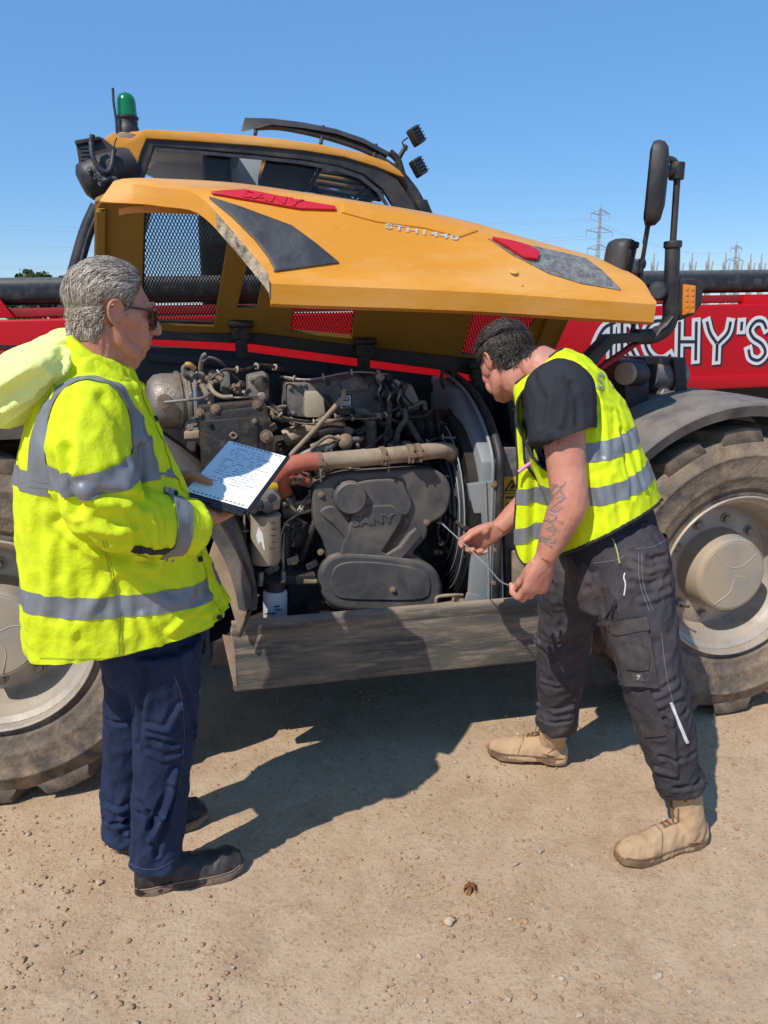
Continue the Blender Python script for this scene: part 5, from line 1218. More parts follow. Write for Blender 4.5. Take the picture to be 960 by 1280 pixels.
# ---- hair: a rough cap plus fine locks that lie along the scalp
def hair(root, H_, s, region, flow, length, nloc, mats, lift=.006, w=.0022, seed=1, bvh=None, wave=.0, rise=.0, curv=.088):
    rs = random.Random(seed)
    b = MB()
    made = 0; tries = 0
    while made < nloc and tries < nloc * 12:
        tries += 1
        th = math.acos(rs.uniform(-.75, 1)); ph = rs.uniform(0, 2 * math.pi)
        dl = V((math.sin(th) * math.cos(ph), math.sin(th) * math.sin(ph), math.cos(th)))
        o = H_(0, -.012, .030); q_ = H_(dl.x * .3, -.012 + dl.y * .3, .030 + dl.z * .3)
        h = bvh.ray_cast(q_, (o - q_).normalized())
        if h[0] is None: continue
        Lp = inv_head(H_, h[0])
        k = region(Lp)
        if k <= 0 or rs.random() > k: continue
        n = h[1].normalized(); f = flow(Lp); fw = (H_(*f) - H_(0, 0, 0)); fw = (fw - n * fw.dot(n))
        if fw.length < 1e-6: continue
        fw.normalize(); sd = n.cross(fw); L = length(Lp) * rs.uniform(.7, 1.25); j = rs.uniform(-.35, .35)
        p = h[0] + n * (.0005); P = []
        nst = 5; ww = w * rs.uniform(.6, 1.3)
        for t in range(nst):
            tt = t / (nst - 1); x_ = L * tt; P.append(p + fw * x_ - n * (x_ * x_ / (2 * curv)) + sd * (L * j * tt * tt + wave * math.sin(tt * 4.5 + rs.uniform(0, 1) + Lp.z * 60)) + n * (lift * math.sin(math.pi * min(1, tt * .85 + .08)) * (1 + rs.uniform(-.3, .5)) + rise * tt))
        vs = []; fs = []
        for t, q2 in enumerate(P):
            tw = ww * (1 - (t / (nst - 1)) ** 2 * .9); vs += [q2 - sd * tw, q2 + n * tw * .6, q2 + sd * tw]
        for t in range(nst - 1):
            a = t * 3; fs += [(a, a + 1, a + 4, a + 3), (a + 1, a + 2, a + 5, a + 4)]
        b.mi = rs.randrange(len(mats)); b.add(vs, fs); made += 1
    o = b.build('hair', mats, None, smooth=180); return to_local(o, root)
def inv_head(H_, p):
    o = H_(0, 0, 0); ex, ey, ez = H_(1, 0, 0) - o, H_(0, 1, 0) - o, H_(0, 0, 1) - o; q_ = p - o
    return V((q_.dot(ex) / ex.length_squared, q_.dot(ey) / ey.length_squared, q_.dot(ez) / ez.length_squared))
# ---- footwear
def shoe(root, heel, toe, shaft, m_up, m_sole, wid=.050, hi=.075, shaft_r=.05, shaft_top=.15, voxel=.004, sole_t=.026, toe_h=.05, name='boot', heel_h=.012):
    heel, toe = V(heel), V(toe); ax = toe - heel; L = ax.length; ax.normalize(); sd = ax.cross(V((0, 0, 1))).normalized(); up = V((0, 0, 1))
    secs = [(0.0, .50, .050), (.03, .74, .074), (.12, .84, hi * 1.05), (.25, .84, hi * 1.12), (.40, .86, hi), (.55, .95, hi * .86), (.70, 1.02, hi * .74), (.82, .98, toe_h * 1.05), (.92, .80, toe_h * .92), (.98, .50, toe_h * .66), (1.0, .22, toe_h * .4)]
    b = MB(); rings = []
    for t, w, h in secs:
        p = heel + ax * L * t; ring = []
        for k in range(24):
            a = 2 * math.pi * k / 24; x, y = math.cos(a), math.sin(a); e = .7
            xx = abs(x) ** e * math.copysign(1, x) * w * wid; yy = abs(y) ** (.8 if y > 0 else .5) * math.copysign(1, y)
            zz = sole_t * .6 + (h * yy if y > 0 else .016 * yy)
            ring.append(p + sd * xx * (1 if y < .2 else 1 - .28 * max(0, yy) ** 2) + up * zz)
        rings.append(ring)
    b.rings(rings)
    sh = [heel + ax * L * .22 + up * .04, heel + ax * L * .20 + up * .09, V(shaft)]
    b.tube(sh, [shaft_r * 1.05, shaft_r, shaft_r * .98], 20, 5)
    me = remeshed(b, voxel, 5, .6); cloth(me, .0034, 22, (.3, 0, 1), .55, seed=int(L * 1000) % 7)
    up_ = to_local(link(name + '_upper', me, m_up, None, 60), root)
    # sole with a heel step and lugged edge
    b = MB(); out = []
    def sw(t): return wid * 1.06 * (np.interp(t, [0, .04, .15, .3, .45, .6, .72, .85, .94, .985, 1], [.35, .66, .82, .80, .78, .90, 1.0, .94, .74, .44, .12]))
    ts = [0, .01, .03, .08, .15, .25, .35, .45, .55, .65, .75, .84, .9, .95, .98, 1.0]
    left_ = [heel + ax * L * (t * 1.03 - .012) + sd * sw(t) for t in ts]; right_ = [heel + ax * L * (t * 1.03 - .012) - sd * sw(t) for t in ts][::-1]
    ol = left_ + right_; zl = lambda p: (0.002 if (p - heel).dot(ax) / L < .33 or .52 < (p - heel).dot(ax) / L < .9 else .002 + heel_h * (1.0 if (p - heel).dot(ax) / L < .6 else .6))
    vs = [p + up * (zl(p)) for p in ol] + [p + up * sole_t * .72 for p in ol] + [p * 1.0 + up * sole_t for p in ol]
    n = len(ol); fs = [(i, (i + 1) % n, n + (i + 1) % n, n + i) for i in range(n)] + [(n + i, n + (i + 1) % n, 2 * n + (i + 1) % n, 2 * n + i) for i in range(n)]
    m_ = len(ts); fs += [(i, n - 1 - i, n - 2 - i, i + 1) for i in range(m_ - 1)] + [(2 * n + i, 2 * n + i + 1, 3 * n - 2 - i, 3 * n - 1 - i) for i in range(m_ - 1)]
    b.add(vs, fs); so_ = to_local(b.build(name + '_sole', m_sole, None, .0015, 2, 45), root)
    return up_, so_, ax, sd, L
# ---- shared people materials
def skin_mat(name, col, red, tone=.5):
    return mat(name, col, .48, var=.10, vscale=22, col2=red, c2amt=tone, c2scale=16, c2lo=.42, c2hi=.68, sss=.12, bump=.25, bscale=420, bump2=.12, b2scale=90, spec=.4)
m_hivis = mat('hi_vis_yellow_cloth', (.66, .78, .012), .75, var=.06, vscale=5, dirt=(.50, .50, .06), damt=.22, dscale=7, bump=.12, bscale=700, bump2=.22, b2scale=17, spec=.25)
m_hivisd = mat('hi_vis_vest_mesh', (.66, .78, .012), .8, var=.04, vscale=6, bump=.15, bscale=800, bump2=.18, b2scale=22, spec=.2)
m_refl = mat('grey_reflective_tape', (.20, .21, .225), .42, .15, var=.10, vscale=20, bump=.12, bscale=500)
m_hoodc = mat('pale_hood_lining', (.86, .89, .30), .85, var=.05, spec=.2)
m_bind = mat('black_binding', (.02, .02, .022), .8, var=.1)
# ================================================================== the older man with the clipboard
def older_man():
    root = empty('person', wz(215, 1105)); tag(root, 'grey haired man in a long hi-vis jacket and jeans looking at a clipboard', 'person')
    skin = skin_mat('weathered_skin', (.50, .235, .15), (.52, .15, .10), .5)
    fb = V((.95, .31, 0)).normalized(); rb = V((.31, -.95, 0)).normalized()
    hc = wy(138, 391, 1.87); S = .96
    b = MB(); H_, Rm = head(b, hc, (.80, .58, -.10), S, jowl=1)
    neckb = wy(120, 470, 1.86)
    b.tube([H_(0, -.03, -.03), H_(0, -.028, -.09), neckb + V((0, 0, -.01)), neckb + V((0, 0, -.12))], [.060, .060, .066, .09], 22, 5)
    b.ell(H_(0, .02, -.115), (.045 * S, .055 * S, .03 * S), Rm)
    # arms and hands (sleeves cover all but the hands)
    shR, elR, wrR = wy(113, 545, 1.74), wy(132, 640, 1.71), wy(246, 657, 1.86)
    brd = [V((-.53, 1.989, 1.213)), V((-.353, 1.946, 1.171)), V((-.284, 2.172, 1.274)), V((-.445, 2.207, 1.31))]
    bn = (brd[1] - brd[0]).cross(brd[3] - brd[0]).normalized(); be = (brd[1] - brd[0]).normalized(); e2 = (brd[3] - brd[0]).normalized()
    shL, elL, wrL = neckb + V((.0, .0, -.09)) - rb * .2, wy(170, 640, 2.10), brd[0].lerp(brd[3], .13) - be * .080 - bn * .026
    wrR = brd[0].lerp(brd[1], .50) - bn * .036 - ((brd[3] - brd[0]).normalized() * .82 + be * .45).normalized() * .075
    spine = [neckb, wy(112, 560, 1.88), wy(165, 700, 1.92), wy(190, 800, 1.97)]
    b.tube(spine, [.09, .10, .10, .10], 18, 4)
    b.tube([neckb + V((0, 0, -.1)), shR, elR, elR.lerp(wrR, .5), wrR], [.05, .04, .04, .04, .029], 14, 4); b.tube([neckb + V((0, 0, -.1)), shL, elL, elL.lerp(wrL, .5), wrL], [.06, .05, .044, .04, .029], 14, 4)
    cR = [(.5, .9, .7), (.55, 1.0, .7), (.6, 1.0, .7), (.65, 1.0, .7)]
    hand(b, wrR, tuple(e2 * .82 + be * .45), tuple(bn), 1, [(.12, .2, .15)] * 4, thumb=(.1, .1, .1), s=1.0, thumb_dir=(e2 * .8 + be * .5 - bn * .05))
    tdir = (brd[1] - brd[0]).normalized() * .9 + (brd[3] - brd[0]).normalized() * .12
    E_ = brd[0].lerp(brd[3], .20)
    hand(b, wrL, tuple(be), tuple(bn), -1, [(.02, .02, .02)] * 4, s=1.0, tpts=[wrL + be * .012 + e2 * .02, E_ - be * .030 + bn * .004, E_ - be * .006 + bn * .0155, E_ + be * .022 + bn * .0125, E_ + be * .050 + bn * .0085])
    ank = []
    me = remeshed(b, .0028, 6, .5)
    co, no = arr(me)
    # creases: nasolabial fold, crow's feet, mouth line, forehead lines, neck folds
    seg = []
    for pts, w, a in (([(.022, .095, -.045), (.034, .078, -.062), (.036, .070, -.080)], .0045, -.0016), ([(.028, .078, -.0695), (.012, .094, -.0690), (0, .098, -.0693)], .003, -.0020), ([(.058, .055, .004), (.066, .040, .008)], .003, -.001), ([(.058, .054, -.003), (.066, .038, -.006)], .003, -.001),
                      ([(.01, .095, .045), (.045, .075, .05)], .004, -.0011), ([(.01, .093, .058), (.045, .07, .062)], .004, -.0010), ([(.062, -.01, -.075), (.055, .02, -.105)], .005, -.0016), ([(.062, -.03, -.06), (.064, -.03, -.1)], .005, -.0014), ([(.046, .068, -.01), (.032, .083, -.012)], .004, -.0014)):
        for sx in (1, -1): seg.append(([H_(sx * x, y, z) for x, y, z in pts], w, a))
    folds(me, seg); hb = bv(me)
    # hair: grey, wavy, brushed back
    m_h = [mat('grey_hair', c, .45, var=.25, vscale=160, spec=.5) for c in (rgb(176, 160, 142), rgb(140, 124, 107), rgb(208, 197, 180), rgb(108, 93, 79))]
    def reg(p):
        x, y, z = p; ax = abs(x)
        if z > .106 - .0 and y < .06: return 1
        front = .074 - 1.05 * max(0, .085 - z)                     # hairline runs down and back from the forehead
        if z > .055: return 1 if y < .062 + (z - .085) * .8 else 0
        if z > -.005: return 1 if y < .030 + (z - .03) * .45 and not (z < .040 and -.036 < y < .014) else 0
        if z > -.075: return 1 if y < -.034 - (0 if z > -.04 else (-.04 - z) * .5) else 0
        return 0
    def flow(p):
        x, y, z = p
        if z > .05: return (x * 1.2 + .12, -1, -.25 - max(0, -y) * 9)
        return (0, -.75, -1.0)
    cap = MB(); 
    # cap of hair mass under the locks
    rs = random.Random(3); vs = []; nu, nv = 64, 40
    cm = bpy.data.meshes.new('cap'); bm = bmesh.new(); bm.from_mesh(me); 
    sel = []
    for f in bm.faces:
        p = inv_head(H_, f.calc_center_median())
        sel.append(f if reg(p) <= 0 or p.length > .16 or abs(p.x) > .084 else None)
    bmesh.ops.delete(bm, geom=[f for f in sel if f], context='FACES'); bm.normal_update()
    for v in bm.verts:
        p = inv_head(H_, v.co); t = 1 if not v.is_boundary else .1
        v.co += v.normal * t * S * (.0035 + .0035 * max(0, p.z / .1) + .0030 * noise.noise(V((p.x * 45, p.y * 26, p.z * 45))) + .0012 * noise.noise(V((p.x * 150, p.y * 60, p.z * 150))))
    bm.to_mesh(cm); bm.free()
    capb = bv(cm); to_local(link('hair_mass', cm, m_h[1], None, 180), root); body = to_local(link('body', me, skin, None, 180), root)
    hair(root, H_, S, reg, flow, lambda p: .042 if p.z > .05 else .018, 11000, m_h, lift=.0050, w=.00085, seed=2, bvh=capb, wave=.0035)
    b = MB()
    for sx in (1, -1):
        for k in range(26):
            t = k / 25; p = H_(sx * (.014 + .040 * t), .098 - .032 * t * t, .0255 + .006 * math.sin(t * 3)); q_ = H_(sx * (.018 + .044 * t), .103 - .034 * t * t, .031 + .004 * math.sin(t * 3))
            b.tube([p, q_], [.0011, .0005], 5, sm=0)
    to_local(b.build('eyebrow', m_h[2], None), root)
    # sunglasses
    m_sg = mat('black_sunglass_plastic', (.008, .008, .009), .12, var=0, coat=.6); m_ls = mat('dark_lens', (.006, .006, .008), .05, var=0, coat=1.)
    sg = empty('sunglasses', root.location * 0, 0, root)
    b = MB(); fr = []
    for sx in (1, -1):
        b.tube([H_(sx * .066, .078, .012), H_(sx * .071, .06, .014), H_(sx * .078, .01, .016), H_(sx * .0815, -.012, .017), H_(sx * .082, -.024, .008)], [.0030, .0026, .0022, .0022, .0022], 8, 5, sq=1.0)
    b.tube([H_(-.066, .080, .013), H_(-.036, .104, .017), H_(-.01, .112, .014), H_(.01, .112, .014), H_(.036, .104, .017), H_(.066, .080, .013)], [.0032] * 6, 8, 5)
    for sx in (1, -1): b.tube([H_(sx * .066, .080, .012), H_(sx * .060, .085, -.016), H_(sx * .036, .102, -.024), H_(sx * .014, .110, -.014), H_(sx * .010, .112, .010)], [.0026] * 5, 8, 5)
    o = b.build('glasses_frame', m_sg, None); to_local(o, root); 
    for sx in (1, -1):
        b = MB(); P = [H_(sx * x, y, z) for x, y, z in ((.065, .081, .011), (.036, .105, .015), (.012, .112, .012), (.015, .110, -.013), (.036, .103, -.023), (.059, .086, -.015))]
        b.prism(P, (P[1] - H_(0, 0, 0)).normalized() * -.0015); to_local(b.build('lens', m_ls, None), root)
    bpy.data.objects.remove(sg)
    # shirt collar
    b = MB(); 
    ringc = lambda p, a, c, tl=0.: [p + fb * math.cos(t) * a + rb * math.sin(t) * c + V((0, 0, tl * math.cos(t))) for t in [2 * math.pi * k / 30 for k in range(30)]]
    c0 = wy(119, 452, 1.865)
    b.rings([ringc(c0 + V((0, 0, -.05)), .082, .08, -.02), ringc(c0 + V((0, 0, .0)), .073, .072, -.03), ringc(c0 + V((-.006, 0, .024)), .070, .069, -.035)], cap=False)
    me = applied(b, [('SOLIDIFY', dict(thickness=.004, offset=0))]); to_local(link('shirt_collar', me, mat('white_shirt', (.72, .70, .66), .85, var=.04), None, 60), root)
    # ---- jacket
    J = MB(); prof = [  # photo row, left, right, depth, half width
        (478, 62, 172, 1.855, .155), (500, 46, 181, 1.86, .205), (530, 36, 196, 1.865, .228), (565, 28, 210, 1.87, .235), (600, 24, 226, 1.88, .235), (640, 24, 238, 1.895, .238),
        (690, 28, 256, 1.915, .245), (735, 33, 272, 1.935, .255), (775, 38, 289, 1.955, .262), (803, 42, 290, 1.965, .262), (835, 44, 292, 1.97, .262)]
    rings = []
    for v, l, r, y, hw in prof:
        p, a, c = wy((l + r) / 2, v, y), wy(l, v, y - .06), wy(r, v, y + .06); hd = (c - a).length / 2
        tilt = .0 if v < 600 else min(1, (v - 600) / 203) * .028
        rings.append([p + fb * (abs(math.cos(t)) ** .85 * math.copysign(1, math.cos(t))) * hd + rb * (abs(math.sin(t)) ** .9 * math.copysign(1, math.sin(t))) * hw * (.80 if v < 700 else .86) + V((0, 0, tilt * math.cos(t))) for t in [2 * math.pi * k / 44 for k in range(44)]])
    J.rings(rings)
    topc = wy(119, 470, 1.86)
    J.rings([ringc(wy(117, 486, 1.858), .118, .150), ringc(topc + V((0, 0, .0)), .098, .100, -.012), ringc(topc + V((.004, 0, .035)), .088, .088, -.028), ringc(topc + V((.003, 0, .052)), .084, .084, -.036)])
    Rp = [wy(113, 520, 1.73), wy(112, 556, 1.70), wy(122, 600, 1.685), wy(137, 640, 1.695), wy(176, 654, 1.75), wy(216, 656, 1.81), wy(246, 657, 1.855)]
    J.tube([wy(114, 512, 1.80)] + Rp, [.075, .084, .088, .088, .086, .078, .070, .062], 24, 5, sq=.97)
    Lp = [topc + V((.0, .0, -.075)) - rb * .13, shL + V((.02, 0, -.03)), elL + V((.0, 0, .0)), elL.lerp(wrL, .5), wrL + V((-.004, 0, 0))]
    J.tube(Lp, [.09, .092, .082, .066, .056], 20, 5)
    me = remeshed(J, .0058, 6, .5)
    ha, hb_ = wy(60, 831, 1.73), wy(285, 786, 1.82); hn = (hb_ - ha).cross(V((.31, -.95, .05))).normalized(); hn = hn if hn.z > 0 else -hn
    bm = bmesh.new(); bm.from_mesh(me); bmesh.ops.bisect_plane(bm, geom=bm.verts[:] + bm.edges[:] + bm.faces[:], dist=1e-5, plane_co=ha, plane_no=hn, clear_inner=True); bm.to_mesh(me); bm.free()
    arm = [np.array(p) for p in Rp]; wm = lambda co: np.clip(1.2 - polyd(co, arm) / .14, 0, 1)
    low = lambda co: np.clip((1.25 - co[:, 2]) / .3, .25, 1)
    cloth(me, .0100, 5.0, (.25, .1, 1), .42, seed=1, mask=low, octs=3)
    cloth(me, .0085, 9.0, (1, .4, -.9), .35, seed=2, mask=wm, octs=2)
    cloth(me, .0060, 13, (.5, .2, 1), .38, seed=12, octs=2); cloth(me, .0030, 24, (.3, .2, 1), .6, seed=5, ridge=False)
    jb = bv(me)
    G = lambda uv, w, a: ([hit(jb, u, v)[0] for u, v in uv], w, a)
    folds(me, [G([(108, 672), (140, 694), (190, 700)], .016, -.014), G([(84, 560), (84, 600), (96, 640)], .013, -.012), G([(176, 560), (176, 600), (180, 632)], .013, -.010), G([(96, 628), (118, 646), (150, 652)], .014, -.010), G([(104, 612), (132, 630), (160, 632)], .012, .008), G([(120, 618), (150, 618), (176, 626)], .011, -.008), G([(112, 660), (140, 668), (172, 664)], .012, .008),
               G([(160, 640), (172, 660), (176, 684)], .010, -.006), G([(186, 640), (194, 660), (196, 684)], .009, .006), G([(205, 642), (210, 662), (208, 684)], .009, -.006),
               G([(140, 690), (170, 712), (215, 742)], .016, -.007), G([(130, 700), (150, 740), (155, 790)], .013, -.007), G([(214, 790), (235, 768), (262, 745)], .012, .008), G([(232, 800), (256, 776), (280, 756)], .010, -.007),
               G([(60, 640), (64, 700), (62, 760)], .018, .007), G([(95, 690), (100, 740), (98, 800)], .018, -.006), G([(180, 770), (190, 795), (196, 815)], .012, .007),
               G([(128, 500), (150, 530), (160, 580)], .016, -.006), G([(88, 500), (84, 540), (86, 580)], .014, -.007), G([(172, 500), (190, 540), (205, 590)], .012, .006), G([(75, 660), (110, 690), (150, 700)], .013, .006)])
    jb = bv(me)
    jk = to_local(link('jacket', me, m_hivis, None, 180), root)
    jm = me.copy(); jm.transform(Matrix.Translation(root.location))
    armd = lambda C_: polyd(C_, arm) ; LA = [np.array(p) for p in Lp[1:]]
    torso = lambda C_: (armd(C_) > .118) & (polyd(C_, LA) > .11)
    def slabband(p, nrm, hw, pred, name='reflective_tape', m=m_refl, off=.0024):
        p, nrm = V(p), V(nrm).normalized()
        f = lambda C_, N_: (np.abs((C_ - np.array(p)) @ np.array(nrm)) < hw + 1e-4) & pred(C_, N_)
        o = cut_strip(jm, [(p + nrm * hw, nrm), (p - nrm * hw, nrm)], f, off, name, m, None)
        for x_ in o: to_local(x_, root)
    # lower band, chest band, shoulder braces, sleeve bands
    pl, pr = hit(jb, 60, 759)[0], hit(jb, 262, 733)[0]
    nb = (pr - pl).cross(rb).normalized(); nb = nb if nb.z > 0 else -nb
    slabband((pl + pr) / 2, nb, .0265, lambda C_, N_: torso(C_))
    pl, pr = hit(jb, 40, 604)[0], hit(jb, 212, 601)[0]; nb = (pr - pl).cross(rb).normalized(); nb = nb if nb.z > 0 else -nb
    slabband((pl + pr) / 2, nb, .025, lambda C_, N_: torso(C_))
    zc = pl.z
    for sg_ in (1, -1):
        slabband(topc + rb * .138 * sg_, rb + fb * .0, .024, lambda C_, N_: (C_[:, 2] > zc - .01) & ((C_ - np.array(topc)) @ np.array(rb) * sg_ > 0), off=.0036)
    pa, da = (Rp[1] + Rp[2]) / 2 + V((0, 0, -.012)), V((.16, .02, -1)).normalized()
    e0, e1 = hit(jb, 84, 606)[0], hit(jb, 168, 586)[0]; na = (e1 - e0).cross(V((.1, .85, .2))).normalized()
    slabband((e0 + e1) / 2, na, .026, lambda C_, N_: (armd(C_) < .14) & (C_[:, 1] < 1.90) & (C_[:, 0] < e1.x + .06) & (C_[:, 2] > 1.08) & (((C_ - np.array(Rp[2])) @ np.array(rb)) > -.12), off=.0048)
    da = (Rp[6] - Rp[4]).normalized(); e0 = hit(jb, 231, 657)[0]
    slabband(e0, da + V((0, 0, .05)), .022, lambda C_, N_: (armd(C_) < .088) & (C_[:, 0] > e0.x - .08), off=.0048)
    # front placket, snaps, pocket, seams
    slabband(topc, rb, .036, lambda C_, N_: (((C_ - np.array(wy(120, 600, 1.9))) @ np.array(fb)) > .06) & (armd(C_) > .10) & (polyd(C_, LA) > .08) & (C_[:, 2] < 1.50), 'placket', m_hivis, .0035)
    for u, v in ((195, 524), (220, 617), (251, 699), (290, 771)):
        p, n_ = hit(jb, u - 2, v, .006); b = MB(); b.lathe([(.0002, .003), (.005, .0028), (.0075, .001), (.0075, -.003)], p, n_, 16); to_local(b.build('snap', m_bind, None), root)
    def strip(name, uv, wd, m, off=.002, n=22):
        P = catmull([V((u, v, 0)) for u, v in uv], 6); L_ = [hit(jb, p.x, p.y, off) for p in P]; vs = []; fs = []
        for i, (p, n_) in enumerate(L_):
            d = (L_[min(i + 1, len(L_) - 1)][0] - L_[max(i - 1, 0)][0]).normalized(); s_ = n_.cross(d).normalized() * wd; vs += [p - s_, p + s_]
        for i in range(len(L_) - 1): fs.append((i * 2, i * 2 + 1, i * 2 + 3, i * 2 + 2))
        b = MB(); b.add(vs, fs); me_ = applied(b, [('SOLIDIFY', dict(thickness=.0015, offset=0))]); return to_local(link(name, me_, m, None, 60), root)
    strip('pocket_mouth', [(166, 686), (180, 688), (200, 690), (216, 687)], .010, m_bind, .001)
    strip('pocket_welt', [(168, 694), (182, 698), (200, 699), (218, 694)], .0085, m_hivis, .005)
    m_seam = mat('yellow_seam_thread', (.42, .52, .02), .8, var=.05)
    strip('seam', [(129, 676), (138, 720), (146, 770), (149, 826)], .0016, m_seam, .0012); strip('seam', [(133, 676), (142, 720), (150, 770), (153, 826)], .0016, m_seam, .0012)
    strip('seam', [(50, 822), (100, 823), (160, 820), (220, 806), (262, 790)], .0016, m_seam, .0012)
    
    strip('hood_cord', [(66, 478), (68, 490), (64, 500)], .003, m_hivis, .004)
    # collar flap edge and the hood lying back over the shoulder
    b = MB(); hp = [wy(98, 446, 1.85), wy(74, 452, 1.84), wy(38, 474, 1.83), wy(2, 500, 1.82), wy(-28, 520, 1.82)]
    b.tube(hp, [.028, .052, .062, .064, .035], 26, 6, sq=[2.4, 2.6, 2.4, 2.2, 1.6], up=(0, 0, 1))
    b.tube([wy(96, 432, 1.87), wy(84, 430, 1.85), wy(68, 436, 1.83), wy(50, 452, 1.80)], [.016, .026, .028, .024], 16, 5)
    me = remeshed(b, .006, 5, .5); cloth(me, .016, 6.5, (-1, 0, -.6), .35, seed=8, octs=3); cloth(me, .005, 17, (1, 0, .5), .4, seed=9); hq = bv(me); folds(me, [([hit(hq, u, v)[0] for u, v in uv], w, a) for uv, w, a in (([(92, 440), (60, 462), (10, 492)], .012, -.012), ([(84, 455), (50, 480), (5, 512)], .011, .010), ([(70, 468), (40, 495), (2, 528)], .011, -.011), ([(70, 436), (40, 458), (5, 478)], .010, .008), ([(96, 436), (90, 455), (78, 470)], .008, -.009), ([(60, 450), (56, 470), (44, 488)], .010, -.006))])
    to_local(link('hood', me, m_hoodc, None, 180), root)
    b = MB(); b.tube([wy(88, 424, 1.80), wy(72, 430, 1.79), wy(44, 450, 1.78), wy(10, 473, 1.77), wy(-24, 494, 1.77)], [.008, .012, .012, .012, .010], 12, 6); me = remeshed(b, .004, 3, .5); cloth(me, .004, 22, (1, 0, -.6), .4, 14); to_local(link('hood_rim', me, m_hoodc, None, 180), root)
    b = MB(); fl = [wy(86, 424, 1.80), wy(100, 440, 1.785), wy(125, 462, 1.785), wy(150, 478, 1.80), wy(168, 484, 1.85)]
    b.tube(fl, [.014, .017, .018, .018, .014], 14, 5, sq=[.8] * 5, up=(0, 0, 1)); me = remeshed(b, .004, 4, .5); cloth(me, .003, 18, (1, 0, -.4), .4, 4); to_local(link('collar_fold', me, m_hivis, None, 180), root)
    # ---- jeans
    m_j = mat('indigo_denim', rgb(35, 45, 70), .85, var=.22, vscale=7, bump=.35, bscale=900, col2=rgb(58, 72, 102), c2amt=.6, c2scale=5, c2lo=.45, c2hi=.7, stretch=(1, 1, .5), spec=.2)
    b = MB(); pel = wy(188, 800, 1.97); b.tube([pel + V((0, 0, .1)), pel, pel + V((0, 0, -.1))], [.15, .16, .13], 24, 4, sq=.9)
    heelR, toeR, heelL, toeL = wz(170, 1113), wz(303, 1083), wz(142, 1062), wz(257, 1018)
    NR = [wy(200, 800, 1.90), wy(206, 880, 1.925), wy(203, 960, 1.94), wy(198, 1020, 1.945), wy(196, 1066, 1.945)]
    NL = [wy(172, 800, 2.04), wy(168, 880, 2.10), wy(160, 960, 2.13), wy(156, 1010, 2.14), wy(158, 1042, 2.14)]
    b.tube(NR, [.104, .087, .077, .071, .069], 26, 6); b.tube(NL, [.098, .084, .074, .069, .067], 26, 6)
    b.tube([NR[4], NR[4] + V((.004, 0, -.03))], [.070, .067], 26, 0)
    me = remeshed(b, .005, 5, .5)
    cloth(me, .0115, 9, (.5, .1, .8), .42, seed=3, octs=3, mask=lambda co: np.clip(1.0 - np.abs(co[:, 2] - .12) / .5, .35, 1)); cloth(me, .0035, 24, (.3, 0, 1), .5, seed=6)
    kb = bv(me); G = lambda uv, w, a: ([hit(kb, u, v)[0] for u, v in uv], w, a * 1.5)
    folds(me, [G([(160, 1042), (190, 1050), (232, 1040)], .011, .011), G([(158, 1026), (190, 1034), (236, 1020)], .010, -.010), G([(170, 1008), (205, 1016), (238, 1004)], .010, .009), G([(160, 1062), (196, 1068), (230, 1060)], .009, -.008),
               G([(188, 925), (215, 930), (244, 915)], .010, -.007), G([(185, 908), (210, 912), (246, 896)], .010, .007), G([(186, 942), (205, 950), (226, 944)], .009, .005), G([(228, 850), (238, 880), (244, 905)], .010, -.006), G([(184, 836), (176, 880), (172, 930)], .010, -.006),
               G([(132, 1008), (148, 1014), (160, 1008)], .009, .008), G([(132, 1025), (148, 1030), (160, 1026)], .009, -.007), G([(134, 900), (150, 905), (164, 900)], .009, -.005)])
    kb = bv(me)
    jeans = to_local(link('jeans', me, m_j, None, 180), root)
    m_st = mat('denim_stitch', rgb(62, 70, 92), .8, var=.1)
    def jstrip(uv, wd=.0013):
        P = catmull([V((u, v, 0)) for u, v in uv], 8); b = MB(); L_ = [hit(kb, p.x, p.y, .0008)[0] for p in P]; b.tube(L_, wd, 5, sm=0); to_local(b.build('stitching', m_st, None), root)
    jstrip([(218, 845), (226, 870), (230, 920), (224, 980), (214, 1030)])
    jstrip([(162, 1080), (180, 1086), (200, 1085), (222, 1072)])
    # ---- black slip-on boots
    m_bb = mat('scuffed_black_leather', (.014, .013, .013), .42, var=.25, vscale=14, dirt=rgb(110, 98, 86), damt=.32, dscale=9, dup=.25, bump=.2, bscale=120)
    m_bs = mat('worn_grey_sole', rgb(112, 98, 84), .9, var=.2, vscale=30, dirt=rgb(170, 145, 118), damt=.6, dscale=18)
    for he, to, nn in ((heelR, toeR, NR), (heelL, toeL, NL)):
        ax = (to - he).normalized(); up_, so_, ax, sd, L = shoe(root, he, to, he + ax * .075 + V((0, 0, .15)), m_bb, m_bs, wid=.053, hi=.078, shaft_r=.046, toe_h=.062)
        sol = [he + ax * L * t + sd * wdd * .053 * 1.0 + V((0, 0, .030)) for t, wdd in ((.0, .55), (.08, .82), (.25, .86), (.45, .88), (.6, .98), (.75, 1.04), (.88, .92), (.97, .55))]
        b = MB(); b.tube(sol, .0022, 6, 4); to_local(b.build('welt', m_bs, None), root)
        b = MB(); cpt = he + ax * .105 + sd * .040 + V((0, 0, .098)); b.prism([he + ax * q_[0] + sd * q_[2] + V((0, 0, q_[1])) for q_ in ((.085, .145, .042), (.125, .140, .040), (.118, .085, .050), (.100, .072, .052), (.088, .085, .051))], sd * .004); to_local(b.build('elastic_gusset', m_bind, None, .002), root)
    return brd, bn, root
BRD, BN, MAN = older_man()
